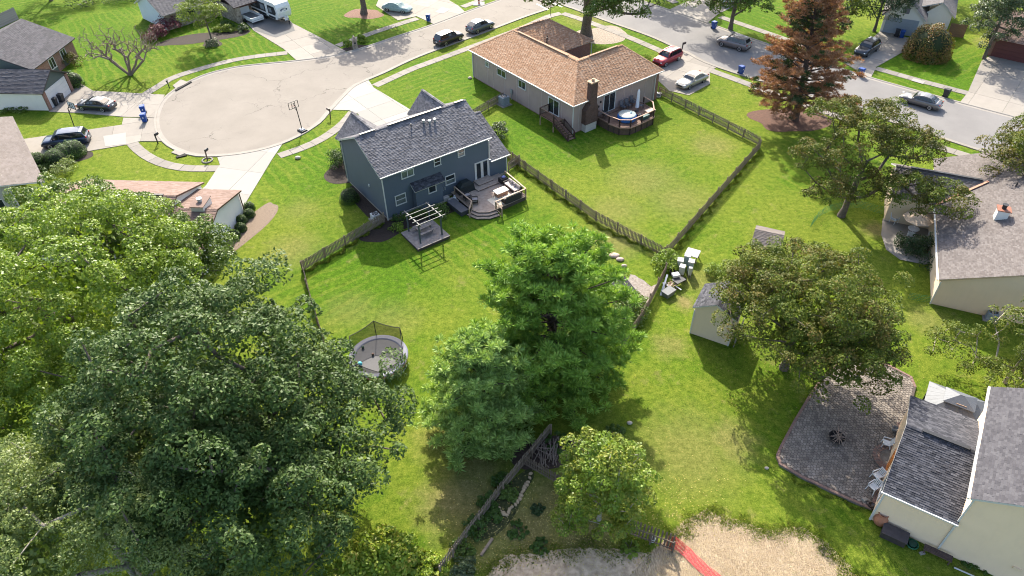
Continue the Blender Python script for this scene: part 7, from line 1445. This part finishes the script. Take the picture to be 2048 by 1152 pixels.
# white plastic chairs
WPL = M('white_plastic', (.62, .62, .61), .4, .04)
def plastic_chair(label, px, rz, z_=.18, loc=None):
    g = G(*px, z_); o = thing('plastic_chair', label, 'chair', (g.x, g.y, z_), rz, 'white plastic chairs'); MB().cbox(-.25, .25, -.25, .22, .40, .44, .02).build('seat', WPL, o)
    for i in range(5): x = -.2 + i * .1; m = MB(); m.hexa([(x - .032, .2, .44), (x + .032, .2, .44), (x + .032, .23, .44), (x - .032, .23, .44)], [(x - .032, .33, .86), (x + .032, .33, .86), (x + .032, .36, .86), (x - .032, .36, .86)]); m.build('back_slat', WPL, o)
    m = MB(); m.hexa([(-.26, .32, .84), (.26, .32, .84), (.26, .37, .84), (-.26, .37, .84)], [(-.24, .33, .92), (.24, .33, .92), (.24, .38, .92), (-.24, .38, .92)]); m.build('top_rail', WPL, o)
    for s_ in (-1, 1):
        m = MB(); m.beam((s_ * .28, -.25, .64), (s_ * .27, .33, .66), .06, .03); m.build('armrest', WPL, o)
        for y, yy in ((-.24, -.30), (.2, .32)): m = MB(); m.beam((s_ * .24, y, .42), (s_ * .29, yy, 0), .05, .05); m.build('leg', WPL, o)
        m = MB(); m.beam((s_ * .25, -.24, .42), (s_ * .28, -.25, .64), .05, .04); m.build('arm_post', WPL, o)
    return o
plastic_chair('white plastic chair on the patio beside the flower pots', (1770, 893), R(-115)); plastic_chair('white plastic chair facing the half-round step', (1752, 958), R(-70)); plastic_chair('white plastic chair at the corner of the cream house', (1744, 980), R(-60))
def pot(label, px, prof, mat, z_=.18, soil=True, at=None):
    g = G(*px, z_); o = thing('plant_pot', label, 'pot', (g.x, g.y, z_)); m = MB(); m.lathe(prof, 22); m.build('pot', mat, o, True)
    if soil: m = MB(); r, z1 = prof[-1]; m.lathe([(r * .98, z1 - .02), (r * .5, z1 - .01)], 16); m.build('soil', MULCH, o)
    return o
TERR = M('terracotta', (.36, .15, .085), .8, .2, 4)
pot('big terracotta jar against the cream house corner', (1757, 1046), [(.22, 0), (.36, .15), (.44, .42), (.40, .72), (.27, .92), (.25, .98), (.32, 1.04), (.32, 1.08), (.25, 1.08), (.22, .9)], TERR, 0); pot('dark glazed pot at the patio edge', (1740, 1014), [(.14, 0), (.2, .1), (.22, .3), (.2, .34), (.17, .34), (.15, .25)], M('dark_glaze', (.03, .02, .018), .3), .0)
pot('pale terracotta pot on the patio by the white chair', (1797, 858), [(.15, 0), (.24, .4), (.27, .42), (.27, .48), (.23, .48), (.2, .36)], M('pale_terracotta', (.46, .33, .26), .8, .15)); pot('grey pot in front of the pale terracotta pot', (1788, 862), [(.14, 0), (.22, .34), (.2, .34), (.17, .2)], M('grey_pot', (.20, .20, .20), .7)); pot('dark bucket by the white chair', (1792, 878), [(.13, 0), (.18, .32), (.16, .32), (.14, .2)], DARKM)
g = G(1729, 1000, .18); o = thing('paver_block', 'pale block on the patio edge near the dark pot', 'block', (g.x, g.y, .18), .4); MB().cbox(-.16, .16, -.13, .13, 0, .14, .02).build('block', KERB, o)
c0, c1, c2_ = Vector((23.35, 24.0)), Vector((24.55, 23.15)), Vector((25.45, 24.15)); ctr = Vector((24.35, 24.05)); co = Vector((22.872, 24.615))
def cl(x, y, z=0): a = R(-33.46); return Vector((co.x + x * math.cos(a) - y * math.sin(a), co.y + x * math.sin(a) + y * math.cos(a), z))
db = thing('deck_box', 'dark brown storage box against the cream wall', 'box', cl(1.45, -.62), R(-33.46)); DBX = M('brown_resin', (.045, .035, .036), .6, .2, 5); MB().cbox(-.72, .72, -.36, .36, .02, .55, .01).build('box', DBX, db); m = MB(); m.hexa([(-.76, -.42, .55), (.76, -.42, .55), (.76, .42, .62), (-.76, .42, .62)], [(-.76, -.42, .60), (.76, -.42, .60), (.76, .42, .68), (-.76, .42, .68)]); m.build('lid', M('brown_resin_lid', (.06, .048, .05), .6, .2, 5), db)
hr_ = thing('hose_reel', 'coiled green garden hose next to the dark storage box', 'hose', cl(2.55, -.55), 0); HOSE = M('green_hose', (.015, .11, .055), .5)
for k_ in range(4): m = MB(); rh = .26 + .03 * k_; m.tube([(rh * math.cos(i * .45), rh * math.sin(i * .45), .06 + .055 * k_) for i in range(15)], .03, 6); m.build('coil', HOSE, hr_)
m = MB(); m.lathe([(.24, 0), (.24, .3), (.06, .32)], 14); m.build('reel', M('reel_dark', (.012, .05, .03), .6), hr_)
bn = thing('garden_bench', 'low slatted wooden bench along the cream wall', 'bench', cl(3.95, -.5), R(-33.46)); BNW = M('bench_wood', (.085, .055, .045), .8, .25, 6)
for i in range(5): MB().box(-.8, .8, -.24 + i * .1, -.16 + i * .1, .40, .44).build('slat', BNW, bn)
for x in (-.7, .7):
    for y in (-.2, .2): MB().box(x - .035, x + .035, y - .035, y + .035, 0, .40).build('leg', BNW, bn)
bs = thing('paving_block', 'pale block under the slatted bench', 'block', cl(3.2, -.75), .2); MB().cbox(-.16, .16, -.1, .1, 0, .12, .02).build('block', KERB, bs)
dp = thing('drain_pipe', 'white drain pipe lying along the cream wall', 'pipe', cl(0, 0), R(-33.46)); m = MB(); m.cyl((5.0, -.72, .06), (8.8, -.62, .06), .05, .05, 8); m.build('pipe', TRIM, dp)
# gazebo with a stepped metal roof
gz = thing('gazebo', 'gazebo with a grey stepped metal roof beside the cream wing', 'gazebo', cl(2.75, 10.45), R(-33.46)); GZ = M('gazebo_metal', (.10, .108, .122), .6, .1, 2, metal=.1); GZT = M('gazebo_lining', (.30, .20, .13), .7)
x, y = 1.95, 1.6
for sx in (-1, 1):
    for sy in (-1, 1): MB().box(sx * (x - .2) - .06, sx * (x - .2) + .06, sy * (y - .2) - .06, sy * (y - .2) + .06, 0, 2.25).build('post', DARKM, gz)
def hip(x, y, z0, x2, y2, z1, nm, mat):
    b = [(-x, -y), (x, -y), (x, y), (-x, y)]; t = [(-x2, -y2), (x2, -y2), (x2, y2), (-x2, y2)]
    for i in range(4):
        j = (i + 1) % 4; n = 6
        for k_ in range(n):
            f0, f1 = k_ / n, (k_ + 1) / n - .004; L = lambda A, f: (A[i][0] + (A[j][0] - A[i][0]) * f, A[i][1] + (A[j][1] - A[i][1]) * f)
            p = [(*L(b, f0), z0), (*L(b, f1), z0), (*L(t, f1), z1), (*L(t, f0), z1)]; m = MB(); m.hexa([Vector(q) - Vector((0, 0, .03)) for q in p], p); m.build(nm, mat, gz)
hip(x, y, 2.3, .85, .6, 2.95, 'roof_panel', GZ); hip(1.0, .75, 3.1, .15, .02, 3.5, 'upper_roof_panel', GZ); MB().box(-.8, .8, -.55, .55, 2.9, 3.12).build('roof_vent', DARKM, gz); MB().box(-.2, .45, -.62, -.58, 3.15, 3.2).build('lining', GZT, gz)
# log pile, stone edging
lg = thing('log_pile', 'pile of dead branches stacked at the fence under the pines', 'wood pile', (*G(1100, 908).to_2d(), 0), R(20))
for i in range(34): x = rnd.uniform(-.9, .9); a = 1.1 + rnd.uniform(-.35, .35) if i % 3 else rnd.uniform(0, 3); L = rnd.uniform(.6, 1.1); y = rnd.uniform(-.3, .3); m = MB(); m.cyl((x - L * math.cos(a), y - L * math.sin(a), .05 + i * .012), (x + L * math.cos(a), y + L * math.sin(a), .08 + i * .014), .035, .022, 6); m.build('branch', BR, lg)
STN = M('edging_stone', (.42, .29, .17), .9, .3, 5, .6, c2=(.52, .40, .26)); se_ = thing('stone_edging', 'row of tan stones edging the planted bed by the picket fence', 'edging', (0, 0, 0))
line = [G(*p).to_2d() for p in ((1062, 948), (1057, 965), (1050, 975), (1044, 985), (1040, 998), (1030, 1010), (1020, 1020), (1012, 1031), (1005, 1027), (998, 1018))]
for i, p in enumerate(line):
    for q in range(2):
        s_ = rnd.uniform(.14, .22); r0_ = line[min(i + 1, len(line) - 1)]; pp = p.lerp(r0_, q * .5); m = MB(); m.ell((0, 0, .06), (s_, s_ * .7, .11), 8, 5); o = m.build('stone', STN, se_); o.matrix_local = T(pp.x + rnd.uniform(-.05, .05), pp.y, 0, rnd.uniform(0, 3))
rl = thing('railway_sleeper', 'old timber sleeper beside the weeds below the stone edging', 'timber', (*G(975, 1095).to_2d(), 0), 0); a, b = G(985, 1078), G(962, 1112); m = MB(); o0 = G(975, 1095); m.beam((a.x - o0.x, a.y - o0.y, .07), (b.x - o0.x, b.y - o0.y, .07), .16, .14); m.build('timber', M('old_timber', (.24, .18, .13), .9, .3, 5), rl)

# ------------------------------------------------------------------ patio of the grey-roofed house
P2 = [G(*p).to_2d() for p in ((1772, 500), (1762, 470), (1765, 438), (1800, 430), (1885, 440), (1880, 520), (1850, 530), (1800, 520))]; sheet('patio_slab', P2, .05, CONC, 'tan paved patio beside the grey roofed house')
def outdoor(label, px, rz, mat, fm): return sling_chair(label, (*G(*px).to_2d(), .05), rz, fm, mat, 'chair', None)
WMET = M('white_metal_frame', (.62, .62, .62), .5)
outdoor('white metal chair at the parasol table', (1818, 478), R(150), WMET, WMET); outdoor('white wicker chair against the house wall under the street maple', (1862, 478), R(-100), M('white_wicker', (.50, .52, .51), .7), WMET); outdoor('white chair in front of the dark cedar bush', (1850, 498), R(-60), WMET, WMET); outdoor('white chair half hidden by the street maple leaves', (1786, 446), R(30), WMET, WMET)
g = G(1822, 470); pt2 = thing('patio_table', 'patio table under a tan parasol beside the grey roof', 'table', (g.x, g.y, .05)); m = MB(); m.lathe([(.5, .70), (.52, .73), (.5, .74)], 20); m.build('top', WMET, pt2); m = MB(); m.cyl((0, 0, 0), (0, 0, .7), .05); m.build('leg', WMET, pt2)
um2 = thing('parasol', 'open tan parasol over the table beside the grey roof', 'parasol', (g.x, g.y, .05), .3); m = MB(); m.cyl((0, 0, .74), (0, 0, 2.3), .02); m.build('pole', WMET, um2)
for i in range(8): a, b = i * math.pi / 4, (i + 1) * math.pi / 4; m = MB(); r = 1.35; m.add([(r * math.cos(a), r * math.sin(a), 1.9), (r * math.cos(b), r * math.sin(b), 1.9), (0, 0, 2.32), (r * math.cos(a), r * math.sin(a), 1.88), (r * math.cos(b), r * math.sin(b), 1.88)], [(0, 1, 2), (0, 3, 4, 1)]); m.build('canopy_panel', M('tan_canvas', (.52, .40, .29), .85, .08), um2)
# leaf litter and straw: too many and too small to count
def litter(name, label, spots, n, size, cols, seed):
    rng = np.random.default_rng(seed); C = []
    for px, rx, ry in spots:
        g = G(*px); k_ = n // len(spots); a = rng.normal(size=(k_, 2)) * [rx, ry]; C.append(np.column_stack([g.x + a[:, 0], g.y + a[:, 1], rng.uniform(.022, .05, k_)]))
    C = np.concatenate(C); N = rng.normal(size=C.shape) * .25 + [0, 0, 1]; o = link(name, leaf_mesh(name, C, N, size * rng.uniform(.6, 1.3, len(C)), leaf_mat(name + '_colour', cols, .1, .8, .2), .6, rng)); o['kind'] = 'stuff'; o['label'] = label
litter('fallen_leaves', 'yellow fallen leaves round the young maple', [((1200, 1060), 3.2, 2.0), ((1330, 1000), 2.6, 2.2), ((1090, 1040), 3.0, 2.0), ((1150, 1110), 3.5, 1.4), ((1010, 1060), 2.0, 2.0)], 2600, .085, [(.25, .18, .04), (.42, .33, .08), (.55, .47, .20), (.20, .11, .05)], 201)
litter('fallen_leaves', 'brown fallen leaves under the olive maple', [((1560, 740), 3.0, 2.0), ((1700, 780), 3.0, 2.0), ((1640, 430), 3, 2), ((1430, 700), 3.5, 2.5)], 900, .08, [(.20, .12, .05), (.32, .22, .09)], 202)
rng = np.random.default_rng(203); n = 9000; cc_ = np.array([G(1320 + 380 * u, 1030 + 140 * v)[:2] for u, v in rng.random((n, 2))]); ok = [inside(p, [tuple(q.to_2d()) for q in pxs([(1325, 1080), (1412, 1006), (1457, 1034), (1530, 1060), (1606, 1054), (1652, 1085), (1735, 1165), (1300, 1165)])]) for p in cc_]; cc_ = cc_[ok]; C = np.column_stack([cc_, rng.uniform(.015, .05, len(cc_))]); o = link('straw', leaf_mesh('straw', C, rng.normal(size=C.shape) * .15 + [0, 0, 1], rng.uniform(.15, .4, len(C)), leaf_mat('straw_colour', [(.27, .19, .11), (.42, .32, .20), (.52, .42, .28)], .1, .8, .2), .07, rng)); o['kind'] = 'stuff'; o['label'] = 'loose straw strewn on the seeded soil'

# grass blades overgrowing the ragged edges of the bare ground, and coarse tufts in the near lawn
def fringe(label, line, n, spread, seed, size=.16, h=.07):
    rng = np.random.default_rng(seed); P_ = [np.array(G(*p)[:2]) for p in line]; C = []
    seg = [np.linalg.norm(b - a) for a, b in zip(P_, P_[1:])]; pr = np.array(seg) / sum(seg)
    k = rng.choice(len(seg), n, p=pr); f = rng.random(n); A = np.array(P_)[k]; B = np.array(P_)[k + 1]; q = A + (B - A) * f[:, None]
    cl_ = np.sin(q[:, 0] * 2.3 + seed) * np.sin(q[:, 1] * 2.9) * .45; nn = np.stack([-(B - A)[:, 1], (B - A)[:, 0]], 1); nn /= np.linalg.norm(nn, axis=1)[:, None]
    q = q + nn * (cl_ + rng.normal(size=n) * spread)[:, None]; C = np.column_stack([q, rng.uniform(.02, h, n)])
    o = link('grass', leaf_mesh('grass', C, rng.normal(size=C.shape) + [0, 0, .4], size * rng.uniform(.6, 1.4, n), FRG, .22, rng)); o['kind'] = 'stuff'; o['label'] = label
FRG = leaf_mat('edge_grass', [(.06, .105, .010), (.11, .165, .018), (.19, .225, .035), (.32, .27, .10)], .4, .8, .05)
fringe('grass blades creeping over the edge of the straw', [(1330, 1082), (1365, 1052), (1412, 1018), (1457, 1044), (1505, 1060), (1530, 1069), (1575, 1060), (1606, 1064), (1643, 1090), (1676, 1126), (1730, 1165)], 6500, .34, 301)
fringe('grass blades creeping over the edge of the bare soil', [(950, 1160), (1010, 1112), (1080, 1105), (1150, 1096), (1230, 1098), (1300, 1100)], 3500, .4, 302)
fringe('grass blades along the patio wall', [(1551, 915), (1600, 960), (1742, 1026)], 1500, .08, 303)
fringe('long grass along the foot of the dividing fence', [(1005, 312), (1190, 447), (1328, 517)], 5000, .1, 304, .2, .14)
fringe('long grass along the foot of the back fence', [(1337, 512), (1519, 302)], 3500, .1, 305, .2, .14)
fringe('long grass along the foot of the short oak fence', [(770, 448), (608, 546)], 2500, .1, 306, .2, .14)
